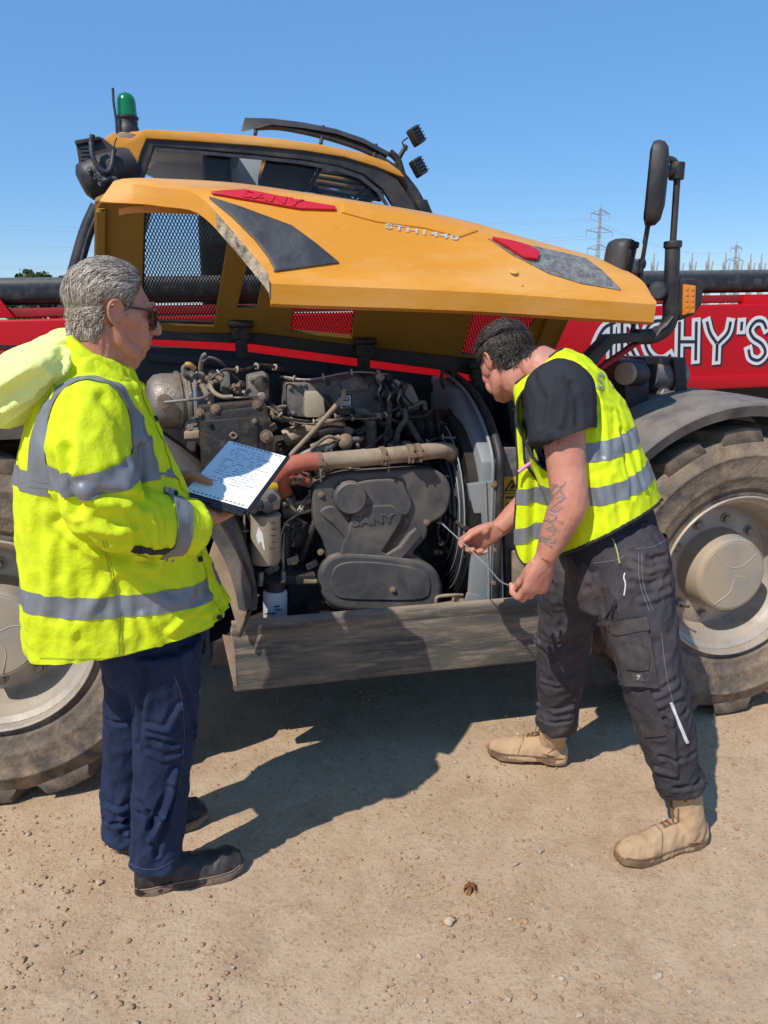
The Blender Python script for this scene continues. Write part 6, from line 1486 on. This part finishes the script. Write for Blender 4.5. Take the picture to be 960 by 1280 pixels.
# the clipboard he holds: board, clip, sheet with handwriting
def clipboard():
    root = empty('clipboard', (BRD[0] + BRD[2]) / 2); tag(root, 'black clipboard holding a white checklist sheet in the hands of the grey haired man', 'clipboard')
    e1, e2 = (BRD[1] - BRD[0]).normalized(), None
    e2 = BN.cross(e1).normalized(); w, h = .186, .262; c = (BRD[0] + BRD[1] + BRD[2] + BRD[3]) / 4
    ux = ((BRD[1] - BRD[0]) + (BRD[2] - BRD[3])) / 2; uy = ((BRD[3] - BRD[0]) + (BRD[2] - BRD[1])) / 2
    Q = lambda x, y, z=0.: c + ux * x + uy * y + BN * z
    m_bd = mat('black_clipboard', (.012, .013, .018), .4, var=.1); m_pp = mat('white_paper', (.80, .82, .85), .8, var=.015); m_bi = mat('blue_black_ink', (.05, .07, .14), .7, var=0)
    b = MB(); b.prism([Q(-.52, -.56, -.008), Q(.55, -.56, -.008), Q(.55, .52, -.008), Q(-.52, .52, -.008)], BN * .006); to_local(b.build('board', m_bd, None, .0012), root)
    b = MB(); b.prism([Q(-.5, -.5), Q(.5, -.5), Q(.5, .5), Q(-.5, .5)], BN * .0008); pp_ = to_local(b.build('paper', m_pp, None), root)
    b = MB(); b.prism([Q(-.02, -.63, -.002), Q(.5, -.63, -.002), Q(.5, -.53, -.002), Q(-.02, -.53, -.002)], BN * .006); to_local(b.build('clip', m_bd, None, .002), root)
    rs = random.Random(4)
    for row in range(15):
        y = .40 - row * .044; b = MB(); x = -.36 + rs.uniform(0, .05); end = rs.uniform(.15, .42)
        P = []
        while x < end:
            if rs.random() < .14: 
                if len(P) > 2: b.tube(P, .0005, 4, sm=2)
                P = []; x += .035
            P.append(Q(x, y + rs.uniform(-.009, .010), .0013)); x += .010
        if len(P) > 2: b.tube(P, .0005, 4, sm=2)
        if b.v: o = to_local(b.build('handwriting_line', m_bi, None, smooth=0), root)
    for yy in (.465, -.475):
        for k in range(13):
            b = MB(); x = -.40 + .066 * k; b.prism([Q(x, yy, .001), Q(x + .034, yy, .001), Q(x + .034, yy + .014, .001), Q(x, yy + .014, .001)], BN * .0004)
            to_local(b.build('punch_mark', m_bi, None, smooth=0), root)
clipboard()
# ================================================================== the worker bending over the engine
def worker():
    root = empty('person', wz(800, 1040)); tag(root, 'dark haired man in a hi-vis vest and navy work trousers bending towards the engine', 'person')
    skin = skin_mat('tanned_skin', (.53, .245, .165), (.56, .16, .11), .55)
    f = V((-.87, .48, 0)).normalized(); r = V((.48, .87, 0)).normalized()
    AX = [wy(766, 668, 2.33), wy(752, 618, 2.35), wy(728, 548, 2.39), wy(702, 496, 2.42), wy(676, 462, 2.44)]
    hc = wy(633, 453, 2.55); S = .98
    b = MB(); H_, Rm = head(b, hc, (-.36, .76, -.54), S)
    b.tube([H_(0, -.035, -.02), H_(0, -.035, -.085), AX[4].lerp(H_(0, -.035, -.085), .35), AX[4], AX[3]], [.058, .058, .062, .075, .11], 22, 5)
    b.tube([AX[3], AX[2], AX[1], AX[0]], [.11, .11, .11, .11], 18, 4)
    shL, elL, wrL = wy(700, 492, 2.23), wy(712, 628, 2.13), wy(682, 696, 2.145)
    shR, elR, wrR = AX[3] + r * .19, wy(688, 600, 2.58), wy(640, 655, 2.50)
    b.tube([AX[3] - r * .08, shL, shL.lerp(elL, .35), shL.lerp(elL, .7), elL, elL.lerp(wrL, .25), elL.lerp(wrL, .6), wrL], [.06, .066, .062, .055, .052, .056, .048, .036], 24, 5, sq=[1, 1, 1, 1, 1, .92, .92, .85])
    b.ell(elL + V((.030, -.004, .0)), (.026, .026, .03))
    cr = [(.50, .75, .45), (.8, 1.0, .6), (.95, 1.1, .7), (1.05, 1.15, .7)]
    pr_ = lambda w_, bb: hand(bb, w_, (-.88, .04, -.46), (-.10, -.93, -.20), 1, cr, thumb=(.25, .25, .2), s=1.06, thumb_dir=(-.86, -.30, -.26))
    t0, th0 = pr_(wrR, MB()); wrR = wrR + wy(579, 679, 2.50) - (t0[0] + th0) / 2
    b.tube([AX[3] + r * .08, shR, elR, elR.lerp(wrR, .35), wrR], [.06, .062, .048, .048, .031], 20, 5)
    # left hand hangs in a loose fist with the end of the dipstick; right hand pinches it near the engine
    cl = [(.40, 1.15, .8), (.48, 1.2, .8), (.58, 1.25, .8), (.70, 1.25, .8)]
    pl_ = lambda w_, bb: hand(bb, w_, (-.24, .06, -1), (-.42, .86, -.1), -1, cl, thumb=(.35, .45, .3), s=1.10, thumb_dir=(-.45, .35, -.85))
    tl, thl = pl_(wrL + V((-.002, 0, -.004)), b)
    tr, thr = pr_(wrR, b)
    me = remeshed(b, .0028, 4, .5)
    seg = []
    for sx in (1, -1): seg.append(([H_(sx * .028, .078, -.0695), H_(0, .098, -.069)], .003, -.002))
    for k in range(4):                             # knuckle tendons and forearm veins
        pass
    folds(me, seg)
    cloth(me, .0009, 60, (.3, .2, 1), .5, seed=4, ridge=False, octs=1)
    sb = bv(me)
    m_h = [mat('dark_hair', c, .5, var=.25, vscale=160, spec=.4) for c in ((.016, .011, .009), (.040, .028, .021), (.085, .062, .048))]
    def reg(p):
        x, y, z = p
        if z > .105 and y < .06: return 1
        if z > .055: return 1 if y < .054 + (z - .085) * .8 else 0
        if z > -.005: return 1 if y < .014 + (z - .03) * .5 and not (z < .028 and -.030 < y < .006) else 0
        if z > -.062: return .9 if y < -.036 - (0 if z > -.03 else (-.03 - z) * .6) else 0
        return 0
    cm = bpy.data.meshes.new('cap'); bm = bmesh.new(); bm.from_mesh(me); dl = []
    for fc in bm.faces:
        p = inv_head(H_, fc.calc_center_median())
        if reg(p) <= 0 or p.length > .16 or abs(p.x) > .084: dl.append(fc)
    bmesh.ops.delete(bm, geom=dl, context='FACES'); bm.normal_update()
    for v in bm.verts:
        p = inv_head(H_, v.co); t = .1 if v.is_boundary else 1
        v.co += v.normal * t * S * (.0035 + max(0, min(1, (p.z - .03) / .06)) * (.006 + .005 * noise.noise(V((p.x * 60, p.y * 60, p.z * 60)))))
    bm.to_mesh(cm); bm.free(); capb = bv(cm); to_local(link('hair_mass', cm, m_h[0], None, 180), root)
    def flow(p): return (p.x * 2, .6, -.6) if p.z < .06 else (p.x * 3 + .15 * math.sin(p.y * 90), .9, .15)
    hair(root, H_, S, reg, flow, lambda p: .012 if p.z < .045 else .034, 6500, m_h, lift=.006, w=.0011, seed=6, bvh=capb, wave=.0015, rise=.010, curv=.15)
    # tattoos: fine strokes lying on the skin of the left arm
    m_ta = mat('tattoo_ink', (.25, .175, .155), .6, var=.35, vscale=90)
    def stroke(uv, wd, name='tattoo'):
        P = catmull([V((u, v, 0)) for u, v in uv], 5); L_ = [hit(sb, p.x, p.y, .0007) for p in P]; vs = []; fs = []
        for i, (p, n_) in enumerate(L_):
            d = (L_[min(i + 1, len(L_) - 1)][0] - L_[max(i - 1, 0)][0])
            if d.length < 1e-6: return
            s_ = n_.cross(d.normalized()).normalized() * wd * 1.2 * (.5 + .5 * math.sin(math.pi * i / (len(L_) - 1))); vs += [p - s_, p + s_]
        for i in range(len(L_) - 1):
            if (L_[i + 1][0] - L_[i][0]).length > .03: continue
            fs.append((i * 2, i * 2 + 1, i * 2 + 3, i * 2 + 2))
        return vs, fs
    def tattoo(strokes):
        b = MB()
        for uv, wd in strokes:
            x = stroke(uv, wd)
            if x: b.add(*x)
        to_local(b.build('tattoo', m_ta, None, smooth=0), root)
    rs = random.Random(2)
    up_ = [([(676, 544), (684, 536), (696, 532), (706, 531)], .0030), ([(677, 552), (684, 545), (694, 545), (702, 540)], .0026), ([(678, 540), (676, 550), (682, 556), (690, 553)], .0026), ([(688, 536), (684, 544), (690, 550)], .0022), ([(700, 530), (702, 538), (696, 543)], .0022), ([(706, 531), (709, 534), (704, 538)], .0022)]
    for k in range(9): u, v = rs.uniform(676, 702), rs.uniform(533, 552); up_.append(([(u, v), (u + rs.uniform(-5, 5), v + rs.uniform(-3, 3)), (u + rs.uniform(-8, 8), v + rs.uniform(-4, 4))], .0014))
    tattoo(up_)
    fl = [([(708, 602), (700, 612), (692, 620), (686, 628)], .0026), ([(706, 608), (694, 609), (688, 617)], .0022), ([(700, 614), (706, 622), (696, 630), (688, 636)], .0026), ([(684, 634), (694, 640), (704, 634)], .0024), ([(686, 642), (696, 646), (690, 652)], .0026), ([(682, 650), (692, 656), (684, 662)], .0024), ([(694, 648), (690, 660)], .0020), ([(684, 664), (694, 664), (690, 670)], .0026)]
    for k in range(16): u, v = rs.uniform(684, 703), rs.uniform(606, 668); fl.append(([(u, v), (u + rs.uniform(-6, 6), v + rs.uniform(-4, 4)), (u + rs.uniform(-9, 9), v + rs.uniform(-5, 5))], .0013))
    tattoo(fl)
    wl2 = []
    for k in range(14): u, v = rs.uniform(676, 694), rs.uniform(669, 681); wl2.append(([(u, v), (u + rs.uniform(-5, 6), v + rs.uniform(-4, 4)), (u + rs.uniform(-8, 9), v + rs.uniform(-4, 4))], .0018))
    tattoo(wl2)
    to_local(link('body', me, skin, None, 180), root)
    # ---- t-shirt
    m_ts = mat('charcoal_tshirt', (.030, .032, .037), .9, var=.12, vscale=8, bump=.15, bscale=600, spec=.15)
    def torso_rings(hw, hd, grow=0., pts=AX, n=40):
        out = []
        for i, p in enumerate(pts):
            a = (pts[min(i + 1, len(pts) - 1)] - pts[max(i - 1, 0)]).normalized(); ff = (f - a * f.dot(a)).normalized(); rr = a.cross(ff) * -1
            if rr.dot(r) < 0: rr = -rr
            out.append([p + ff * (abs(math.cos(t)) ** .85 * math.copysign(1, math.cos(t))) * (hd[i] + grow) + rr * (abs(math.sin(t)) ** .9 * math.copysign(1, math.sin(t))) * (hw[i] + grow) for t in [2 * math.pi * k / n for k in range(n)]])
        return out
    hem = AX[0] + (AX[0] - AX[1]) * .55
    TP = [hem] + AX[:4] + [AX[3].lerp(AX[4], .55), AX[4]]
    b = MB(); b.rings(torso_rings([.185, .185, .19, .20, .185, .13, .078], [.125, .125, .128, .13, .12, .098, .074], 0, TP))
    slv = [AX[3] - r * .10, shL + V((-.0, .01, .0)), shL.lerp(elL, .25) + V((-.004, 0, 0)), shL.lerp(elL, .47) + V((-.008, 0, 0))]
    b.tube(slv, [.085, .098, .098, .094], 24, 5, sq=[1, 1, 1.0, 1.0])
    b.tube([AX[3] + r * .10, shR, shR.lerp(elR, .5)], [.08, .088, .085], 20, 5)
    me = remeshed(b, .0055, 5, .5); cloth(me, .006, 8, (.3, .1, 1), .4, seed=11, octs=3); tb = bv(me)
    G = lambda bb, uv, w, a: ([hit(bb, u, v)[0] for u, v in uv], w, a)
    folds(me, [G(tb, [(668, 470), (680, 500), (676, 530)], .012, -.006), G(tb, [(700, 470), (706, 500), (700, 530)], .012, .006), G(tb, [(715, 480), (722, 510), (722, 530)], .010, -.006), G(tb, [(665, 560), (672, 590), (668, 620)], .012, -.005)])
    da = ((slv[3] - slv[2]).normalized() + V((.35, 0, 0))).normalized()
    bm = bmesh.new(); bm.from_mesh(me)            # crisp sleeve hem
    vs_ = [v for v in bm.verts if (v.co - shL).length < .32 and (v.co - slv[3]).dot(r) < .14]
    bmesh.ops.bisect_plane(bm, geom=bm.verts[:] + bm.edges[:] + bm.faces[:], dist=1e-5, plane_co=slv[3] - da * .01, plane_no=da)
    kill = [fc for fc in bm.faces if (fc.calc_center_median() - slv[3] + da * .01).dot(da) > 1e-5 and segdist(fc.calc_center_median(), slv[2], slv[3] + da * .1) < .108 and (fc.calc_center_median() - AX[2]).dot(r) < -.10]
    bmesh.ops.delete(bm, geom=kill, context='FACES'); bm.to_mesh(me); bm.free()
    tsb = bv(me); to_local(link('tshirt', me, m_ts, None, 180), root)
    # ---- vest
    VP = [AX[0] + (AX[0] - AX[1]) * .25] + AX[:4] + [AX[3].lerp(AX[4], .6), AX[4].lerp(AX[3], -.05)]
    b = MB(); b.rings(torso_rings([.215, .208, .205, .212, .190, .128, .080], [.150, .146, .142, .140, .128, .106, .082], .012, VP))
    me = remeshed(b, .0055, 6, .5); cloth(me, .0085, 6, (.5, .1, 1), .4, seed=21, octs=3); cloth(me, .0028, 22, (.3, 0, 1), .5, seed=22, ridge=False)
    vb = bv(me)
    folds(me, [G(vb, [(760, 470), (768, 510), (772, 560)], .014, .006), G(vb, [(742, 480), (750, 530), (752, 570)], .013, -.007), G(vb, [(790, 545), (798, 575), (806, 610)], .012, .007), G(vb, [(776, 540), (784, 580), (790, 620)], .012, -.007), G(vb, [(745, 600), (756, 640), (760, 670)], .014, .007), G(vb, [(770, 600), (775, 640), (778, 660)], .014, -.006)])
    vb = bv(me)
    bm = bmesh.new(); bm.from_mesh(me)
    hl, hr_ = wy(704, 693, 2.24), wy(833, 627, 2.22); hn = (hr_ - hl).cross(V((.25, 1, -.20))).normalized(); hn = hn if hn.z > 0 else -hn
    bmesh.ops.bisect_plane(bm, geom=bm.verts[:] + bm.edges[:] + bm.faces[:], dist=1e-5, plane_co=hl, plane_no=hn, clear_inner=True)
    a_ = (AX[4] - AX[3]).normalized(); bmesh.ops.bisect_plane(bm, geom=bm.verts[:] + bm.edges[:] + bm.faces[:], dist=1e-5, plane_co=AX[4] + a_ * .012, plane_no=a_, clear_outer=True)
    # armholes: a tall oval round each shoulder
    ah = []
    for sg in (-1, 1):
        ta = (AX[3] - AX[1]).normalized(); fa = (f - ta * f.dot(ta)).normalized(); c_ = AX[3] - ta * .035 + fa * .022
        for fc in bm.faces:
            q_ = fc.calc_center_median(); d_ = q_ - c_
            if d_.dot(r) * sg < .128: continue
            if (d_.dot(ta) / (.165 if d_.dot(ta) < 0 else .13)) ** 2 + (d_.dot(fa) / .092) ** 2 < 1: ah.append(fc)
    bmesh.ops.delete(bm, geom=list(set(ah)), context='FACES')
    for _ in range(8): bmesh.ops.smooth_vert(bm, verts=[v for v in bm.verts if v.is_boundary], factor=.5, use_axis_x=True, use_axis_y=True, use_axis_z=True)
    bm.normal_update(); bm.to_mesh(me)
    loops = boundary_loops(bm); bm.free()
    b = MB()
    for L_ in loops:
        if len(L_) > 25: b.tube(L_ + [L_[0]], .0048, 8, sm=0)
    if b.v: to_local(b.build('binding', m_bind, None), root)
    vb = bv(me)
    def band(uv0, uv1, dep, hw=.026, src=None):
        p0, p1 = hit(vb, *uv0)[0], hit(vb, *uv1)[0]; nn = (p1 - p0).cross(dep).normalized(); nn = nn if nn.z > 0 else -nn
        o = cut_strip(me, [(p0 + nn * hw, nn), (p0 - nn * hw, nn)], lambda C_, N_: np.abs((C_ - np.array(p0)) @ np.array(nn)) < hw + 1e-4, .0022, 'reflective_tape', m_refl, None)
        for x_ in o: to_local(x_, root)
    ra = V((.35, .93, .1))
    band((738, 566), (796, 544), ra); band((735, 621), (813, 587), ra)
    # ST printed across the back
    m_pr = mat('faded_grey_print', (.30, .36, .20), .8, var=.15, vscale=60)
    for ch, (cu, cv), sz, rot in (('S', (750, 478), 30, 14), ('T', (765, 481), 28, 18)):
        tm = text_mesh(ch, 1.0, .0, 0, 1, 0, .018); bm = bmesh.new(); bm.from_mesh(tm); bmesh.ops.triangulate(bm, faces=bm.faces[:]); bmesh.ops.subdivide_edges(bm, edges=bm.edges[:], cuts=3, use_grid_fill=True); bmesh.ops.triangulate(bm, faces=bm.faces[:])
        ca, sa = math.cos(R(rot)), math.sin(R(rot))
        for v in bm.verts: x, y = v.co.x * sz * .75, v.co.y * sz; v.co = hit(vb, cu + x * ca + y * sa * .3, cv - y * ca + x * sa, .0032)[0]
        bmesh.ops.delete(bm, geom=[e for e in bm.faces if max((a.co - c.co).length for a in e.verts for c in e.verts) > .03], context='FACES'); bm.to_mesh(tm); bm.free(); to_local(link('printed_letter', tm, m_pr, None, 180), root)
    vest_me = applied(me.copy(), [('SOLIDIFY', dict(thickness=.003, offset=-1.0))]); to_local(link('hi_vis_vest', vest_me, m_hivisd, None, 180), root)
    # loose front of the vest, hanging forward of the body
    rows = [(476, 655, 664), (500, 646, 656), (540, 645, 653), (580, 647, 656), (605, 646, 676), (630, 644, 700), (655, 642, 716), (680, 642, 722), (696, 646, 722), (707, 655, 715)]
    nv_, nu_ = 60, 26; vs = []; vv = [q_[0] for q_ in rows]
    for j in range(nv_ + 1):
        v = 476 + (707 - 476) * j / nv_; l, rr = np.interp(v, vv, [q_[1] for q_ in rows]), np.interp(v, vv, [q_[2] for q_ in rows])
        for i in range(nu_ + 1):
            t = i / nu_; u = l + (rr - l) * t; y = 2.435 - .13 * (u - 642) / 80 + .018 * math.sin(u * .16 + 1) * min(1, (v - 476) / 120) + .006 * math.sin(u * .35 + v * .02)
            vs.append(wy(u, v, y))
    fs = [(j * (nu_ + 1) + i, j * (nu_ + 1) + i + 1, (j + 1) * (nu_ + 1) + i + 1, (j + 1) * (nu_ + 1) + i) for j in range(nv_) for i in range(nu_)]
    b = MB(); b.add(vs, fs); fm = applied(b, [('SMOOTH', dict(iterations=6, factor=.5))]); fb_ = bv(fm)
    for (a0, a1) in ((((648, 621), (686, 602))), ((644, 671), (676, 663))):
        p0, p1 = hit(fb_, *a0)[0], hit(fb_, *a1)[0]; nn = (p1 - p0).cross(ra).normalized(); nn = nn if nn.z > 0 else -nn
        for k in (1, ):
            o = cut_strip(fm, [(p0 + nn * .025, nn), (p0 - nn * .025, nn)], lambda C_, N_: (np.abs((C_ - np.array(p0)) @ np.array(nn)) < .0251), -.0025 if sum(p.normal.y for p in fm.polygons) > 0 else .0025, 'reflective_tape', m_refl, None)
            for x_ in o: to_local(x_, root)
    bm = bmesh.new(); bm.from_mesh(fm); lp = boundary_loops(bm); bm.free(); b = MB()
    for L_ in lp: b.tube(L_ + [L_[0]], .0042, 8, sm=0)
    to_local(b.build('binding', m_bind, None), root)
    fm2 = applied(fm.copy(), [('SOLIDIFY', dict(thickness=.003, offset=0))]); to_local(link('vest_front', fm2, m_hivisd, None, 180), root)
    b = MB(); b.tube([wy(648, 590, 2.38), wy(657, 583, 2.38), wy(666, 577, 2.375)], .006, 10, sm=0); b.mi = 1; b.tube([wy(646, 596, 2.38), wy(648, 590, 2.38)], .0035, 8, sm=0)
    to_local(b.build('pink_pen', [mat('pink_plastic', (.75, .25, .55), .4, var=.05), m_blk], None), root)
    # ---- trousers
    m_tr = mat('navy_work_cloth', rgb(66, 63, 67), .88, var=.18, vscale=9, bump=.3, bscale=800, dirt=rgb(150, 128, 108), damt=.38, dscale=5, dlo=.5, dhi=.8, spec=.15)
    b = MB()
    hipL, hipR = wy(782, 700, 2.235), wy(722, 708, 2.40)
    NL = [hipL, wy(797, 770, 2.18), wy(815, 850, 2.13), wy(834, 920, 2.135), wy(849, 980, 2.16)]
    NR = [hipR, wy(713, 755, 2.45), wy(703, 815, 2.50), wy(698, 870, 2.56), wy(696, 905, 2.60)]
    pel = AX[0] + (AX[0] - AX[1]) * .6
    b.rings(torso_rings([.178, .185, .19, .17], [.122, .135, .14, .12], 0, [AX[0] + V((0, 0, -.0)), pel, pel + V((.005, 0, -.07)), pel + V((.01, 0, -.13))][::-1]))
    b.tube([pel - r * .07] + NL, [.125, .128, .108, .088, .080, .074], 28, 6); b.tube([pel + r * .06] + NR, [.12, .118, .100, .085, .076, .070], 28, 6)
    me = remeshed(b, .0052, 5, .5)
    cloth(me, .0085, 9, (.4, .1, .9), .5, seed=31, octs=3); cloth(me, .0024, 26, (.2, 0, 1), .5, seed=33)
    kb = bv(me); K = lambda uv, w, a: G(kb, uv, w, a)
    folds(me, [K([(790, 690), (812, 700), (832, 694)], .009, -.006), K([(786, 708), (810, 716), (834, 708)], .009, .006), K([(790, 728), (812, 730), (836, 720)], .010, -.006), K([(800, 752), (820, 748), (838, 738)], .010, .006),
               K([(788, 862), (815, 868), (845, 850)], .011, -.007), K([(795, 880), (820, 884), (852, 868)], .011, .007), K([(806, 905), (830, 900), (858, 888)], .010, -.006),
               K([(820, 962), (845, 968), (874, 956)], .010, .010), K([(818, 976), (846, 984), (876, 976)], .010, -.009), K([(826, 946), (846, 950), (870, 940)], .009, -.006),
               K([(674, 800), (700, 806), (722, 796)], .010, -.007), K([(672, 880), (694, 890), (716, 884)], .010, .009), K([(672, 894), (694, 904), (714, 900)], .009, -.008), K([(676, 850), (698, 856), (718, 846)], .009, .006), K([(690, 730), (705, 770), (700, 790)], .012, -.006),
               K([(745, 720), (752, 760), (766, 800)], .012, .006), K([(735, 735), (742, 780), (760, 820)], .012, -.006)])
    kb = bv(me); to_local(link('trousers', me, m_tr, None, 180), root)
    m_trd = mat('navy_pocket_cloth', rgb(60, 58, 62), .9, var=.18, vscale=12, bump=.3, bscale=800, dirt=rgb(150, 128, 108), damt=.25, dscale=8, spec=.15)
    def patch_on(name, quad, m, off, th, nx=10, ny=10, sub=False):
        A_, B_ = quad; vs = []
        for j in range(ny + 1):
            for i in range(nx + 1):
                s, t = i / nx, j / ny; p = [(A_[0][k] * (1 - s) + A_[1][k] * s) * (1 - t) + (B_[0][k] * (1 - s) + B_[1][k] * s) * t for k in (0, 1)]; vs.append(hit(kb, p[0], p[1], off)[0])
        b = MB(); b.add(vs, [(j * (nx + 1) + i, j * (nx + 1) + i + 1, (j + 1) * (nx + 1) + i + 1, (j + 1) * (nx + 1) + i) for j in range(ny) for i in range(nx)])
        me_ = applied(b, [('SMOOTH', dict(iterations=2, factor=.5)), ('SOLIDIFY', dict(thickness=th, offset=0))]); return to_local(link(name, me_, m, None, 50), root)
    patch_on('cargo_pocket', (((748, 782), (808, 776)), ((776, 856), (824, 860))), m_trd, .006, .012)
    patch_on('pocket_flap', (((744, 776), (808, 770)), ((748, 794), (812, 788))), m_trd, .014, .005)
    patch_on('pocket_slot', (((748, 774), (806, 769)), ((750, 779), (808, 774))), m_bind, .010, .004)
    patch_on('phone_pocket', (((776, 806), (806, 802)), ((786, 834), (812, 836))), m_trd, .015, .006)
    patch_on('maker_patch', (((792, 838), (804, 838)), ((794, 850), (808, 850))), mat('olive_patch', (.06, .065, .055), .8, var=.05), .014, .003, 4, 4)
    patch_on('patch_mark', (((797, 840), (800.5, 840)), ((799, 849), (803.5, 849))), mat('pale_mark', (.42, .42, .34), .8, var=.05), .0165, .002, 2, 3)
    patch_on('knee_pad', (((786, 868), (812, 860)), ((806, 922), (836, 918))), m_trd, .003, .006)
    patch_on('reflective_piping', (((836, 878), (840, 877)), ((857, 930), (861, 929))), m_wht, .002, .003, 3, 12)
    b = MB(); ring = torso_rings([.195, .195], [.143, .143], 0, [pel + V((0, 0, .012)), AX[1]])[0]; b.tube(ring[13:29], .012, 8, 0, sq=.35, up=(0, 0, 1)); to_local(b.build('belt', mat('brown_belt', (.07, .028, .018), .6, var=.2), None), root)
    m_stitch = mat('grey_stitch', rgb(112, 112, 120), .8, var=.1)
    def st(uv, wd=.0011):
        P = catmull([V((u, v, 0)) for u, v in uv], 8); b = MB(); b.tube([hit(kb, p.x, p.y, .0012)[0] for p in P], wd, 5, sm=0); to_local(b.build('stitching', m_stitch, None), root)
    st([(798, 690), (800, 730), (812, 764)]); st([(802, 690), (804, 730), (816, 762)]); st([(742, 704), (770, 700), (782, 694)]); st([(796, 686), (815, 684), (832, 676)]); st([(826, 790), (834, 850), (848, 900)]); st([(790, 866), (814, 858)]); st([(806, 924), (836, 919)])
    b = MB(); b.tube([hit(kb, u, v, .006)[0] for u, v in ((763, 668), (768, 678), (772, 690), (775, 704))], .0022, 6, 4); to_local(b.build('green_cord', mat('green_cord', (.35, .42, .16), .8, var=.05), None), root)
    b = MB(); b.tube([hit(kb, u, v, .002)[0] for u, v in ((781, 716), (780, 722), (782, 730), (780, 744))], .0020, 6, 4); to_local(b.build('paint_fleck', m_wht, None), root)
    # ---- tan boots
    m_tb = mat('tan_suede', rgb(180, 150, 116), .92, var=.16, vscale=16, bump=.3, bscale=300, dirt=rgb(186, 158, 126), damt=.6, dscale=12, spec=.15)
    m_tso = mat('tan_boot_sole', rgb(108, 84, 62), .9, var=.15, vscale=30, dirt=rgb(170, 142, 112), damt=.6, dscale=16)
    m_lace = mat('tan_lace', rgb(112, 86, 60), .9, var=.1)
    for heel, toe, shaft in ((wz(878, 1050), wz(772, 1078), wy(852, 968, 2.17)), (wz(708, 952), wz(611, 941), wy(697, 905, 2.60))):
        u_, s_, ax, sd, L = shoe(root, heel, toe, shaft, m_tb, m_tso, wid=.050, hi=.084, shaft_r=.050, toe_h=.054, sole_t=.030)
        ub = bv(u_.data); up = V((0, 0, 1)); hl_ = heel - root.location
        def on(t, w, h):
            p = hl_ + ax * L * t + sd * w * 1.6 + up * (.30); q_ = hl_ + ax * L * (t - .02) + up * .03
            hh = ub.ray_cast(p, (q_ - p).normalized()); return hh[0] + hh[1] * .003 if hh[0] else None
        def on2(t, w, h):
            p = hl_ + ax * L * t + sd * (w * 4) + up * (h + .12 * (1 - abs(w) / .045)); q_ = hl_ + ax * L * t + up * min(h, .05)
            hh = ub.ray_cast(p, (q_ - p).normalized()); return hh[0] + hh[1] * .0008 if hh[0] else None
        b = MB(); prof_ = [(.0, .5), (.08, .84), (.25, .86), (.45, .90), (.6, .99), (.75, 1.06), (.88, .94), (.97, .56)]
        for sg_ in (1, -1): b.tube([hl_ + ax * L * t + sd * sg_ * wdd * .0505 + up * .033 for t, wdd in prof_], .0026, 6, 4)
        b.build('welt', m_lace, root)
        b = MB()
        for w_ in (.045, -.045):
            P_ = [x for x in (on2(.62, w_, .03), on2(.60, w_ * .8, .05), on2(.56, w_ * .35, .09), on2(.56, 0, .1)) if x]
            if len(P_) > 2: b.tube(P_, .0016, 5, 4)
            P_ = [x for x in (on2(.25, w_, .03), on2(.24, w_, .07), on2(.20, w_, .11), on2(.18, w_, .15)) if x]
            if len(P_) > 2: b.tube(P_, .0016, 5, 4)
        if b.v: b.build('boot_seam', m_lace, root)
        b = MB()
        for k, t in enumerate((.30, .35, .40, .45, .50)):
            a, c, m_ = on(t, -.03, 0), on(t + .02, .03, 0), on(t + .015, 0, 0)
            if a and c and m_: b.tube([a, m_ + up * .003, c], .0030, 6, 4)
            a, c = on(t + .03, -.03, 0), on(t + .0, .03, 0)
            if a and c and m_: b.tube([a, m_ + up * .004, c], .0030, 6, 4)
        m0 = on(.32, 0, 0)
        if m0:
            s0 = 1 if sd.y < 0 else -1
            for q_ in ((.030, .018), (.045, -.012), (.02, -.03)): b.tube([m0, m0 + sd * s0 * q_[0] * .5 + ax * q_[1] + up * .012, m0 + sd * s0 * q_[0] + ax * q_[1] * 1.6 - up * .02, m0 + sd * s0 * q_[0] * .7 + ax * q_[1] * .8 - up * .035], .0022, 6, 5)
        if b.v: o = b.build('lace', m_lace, root)
    return root, tl, thl, tr, thr
def segdist(p, a, b):
    ab = b - a; t = max(0, min(1, (p - a).dot(ab) / ab.length_squared)); return (p - a - ab * t).length
def boundary_loops(bm):
    es = [e for e in bm.edges if e.is_boundary]; nb = {}
    for e in es:
        a, c = e.verts; nb.setdefault(a, []).append(c); nb.setdefault(c, []).append(a)
    seen = set(); out = []
    for v in list(nb):
        if v in seen: continue
        L_ = [v]; seen.add(v); cur = v
        while True:
            nx = [x for x in nb[cur] if x not in seen]
            if not nx: break
            cur = nx[0]; seen.add(cur); L_.append(cur)
        out.append([x.co.copy() for x in L_])
    return out
WK, TL, THL, TR, THR = worker()
# the dipstick held between both hands
def dipstick():
    tip = wy(553, 655, 2.60); a = (TR[0] + THR) / 2; z = (TL[0] + THL) / 2
    root = empty('dipstick', tip); tag(root, 'long thin silver dipstick held between both hands of the bending man', 'dipstick')
    m = mat('polished_wire', rgb(205, 205, 205), .3, .7, var=.05); mid = wy(608, 707, 2.42)
    P = [tip, a, mid, wy(626, 727, 2.30), z, z + (z - mid).normalized() * .02]
    b = MB(); b.tube(P, .0024, 8, 8); to_local(b.build('rod', m, None), root)
    b = MB(); b.tube([tip, tip.lerp(a, .25)], .0032, 8, 0, sq=.5); to_local(b.build('blade', m, None), root)
dipstick()
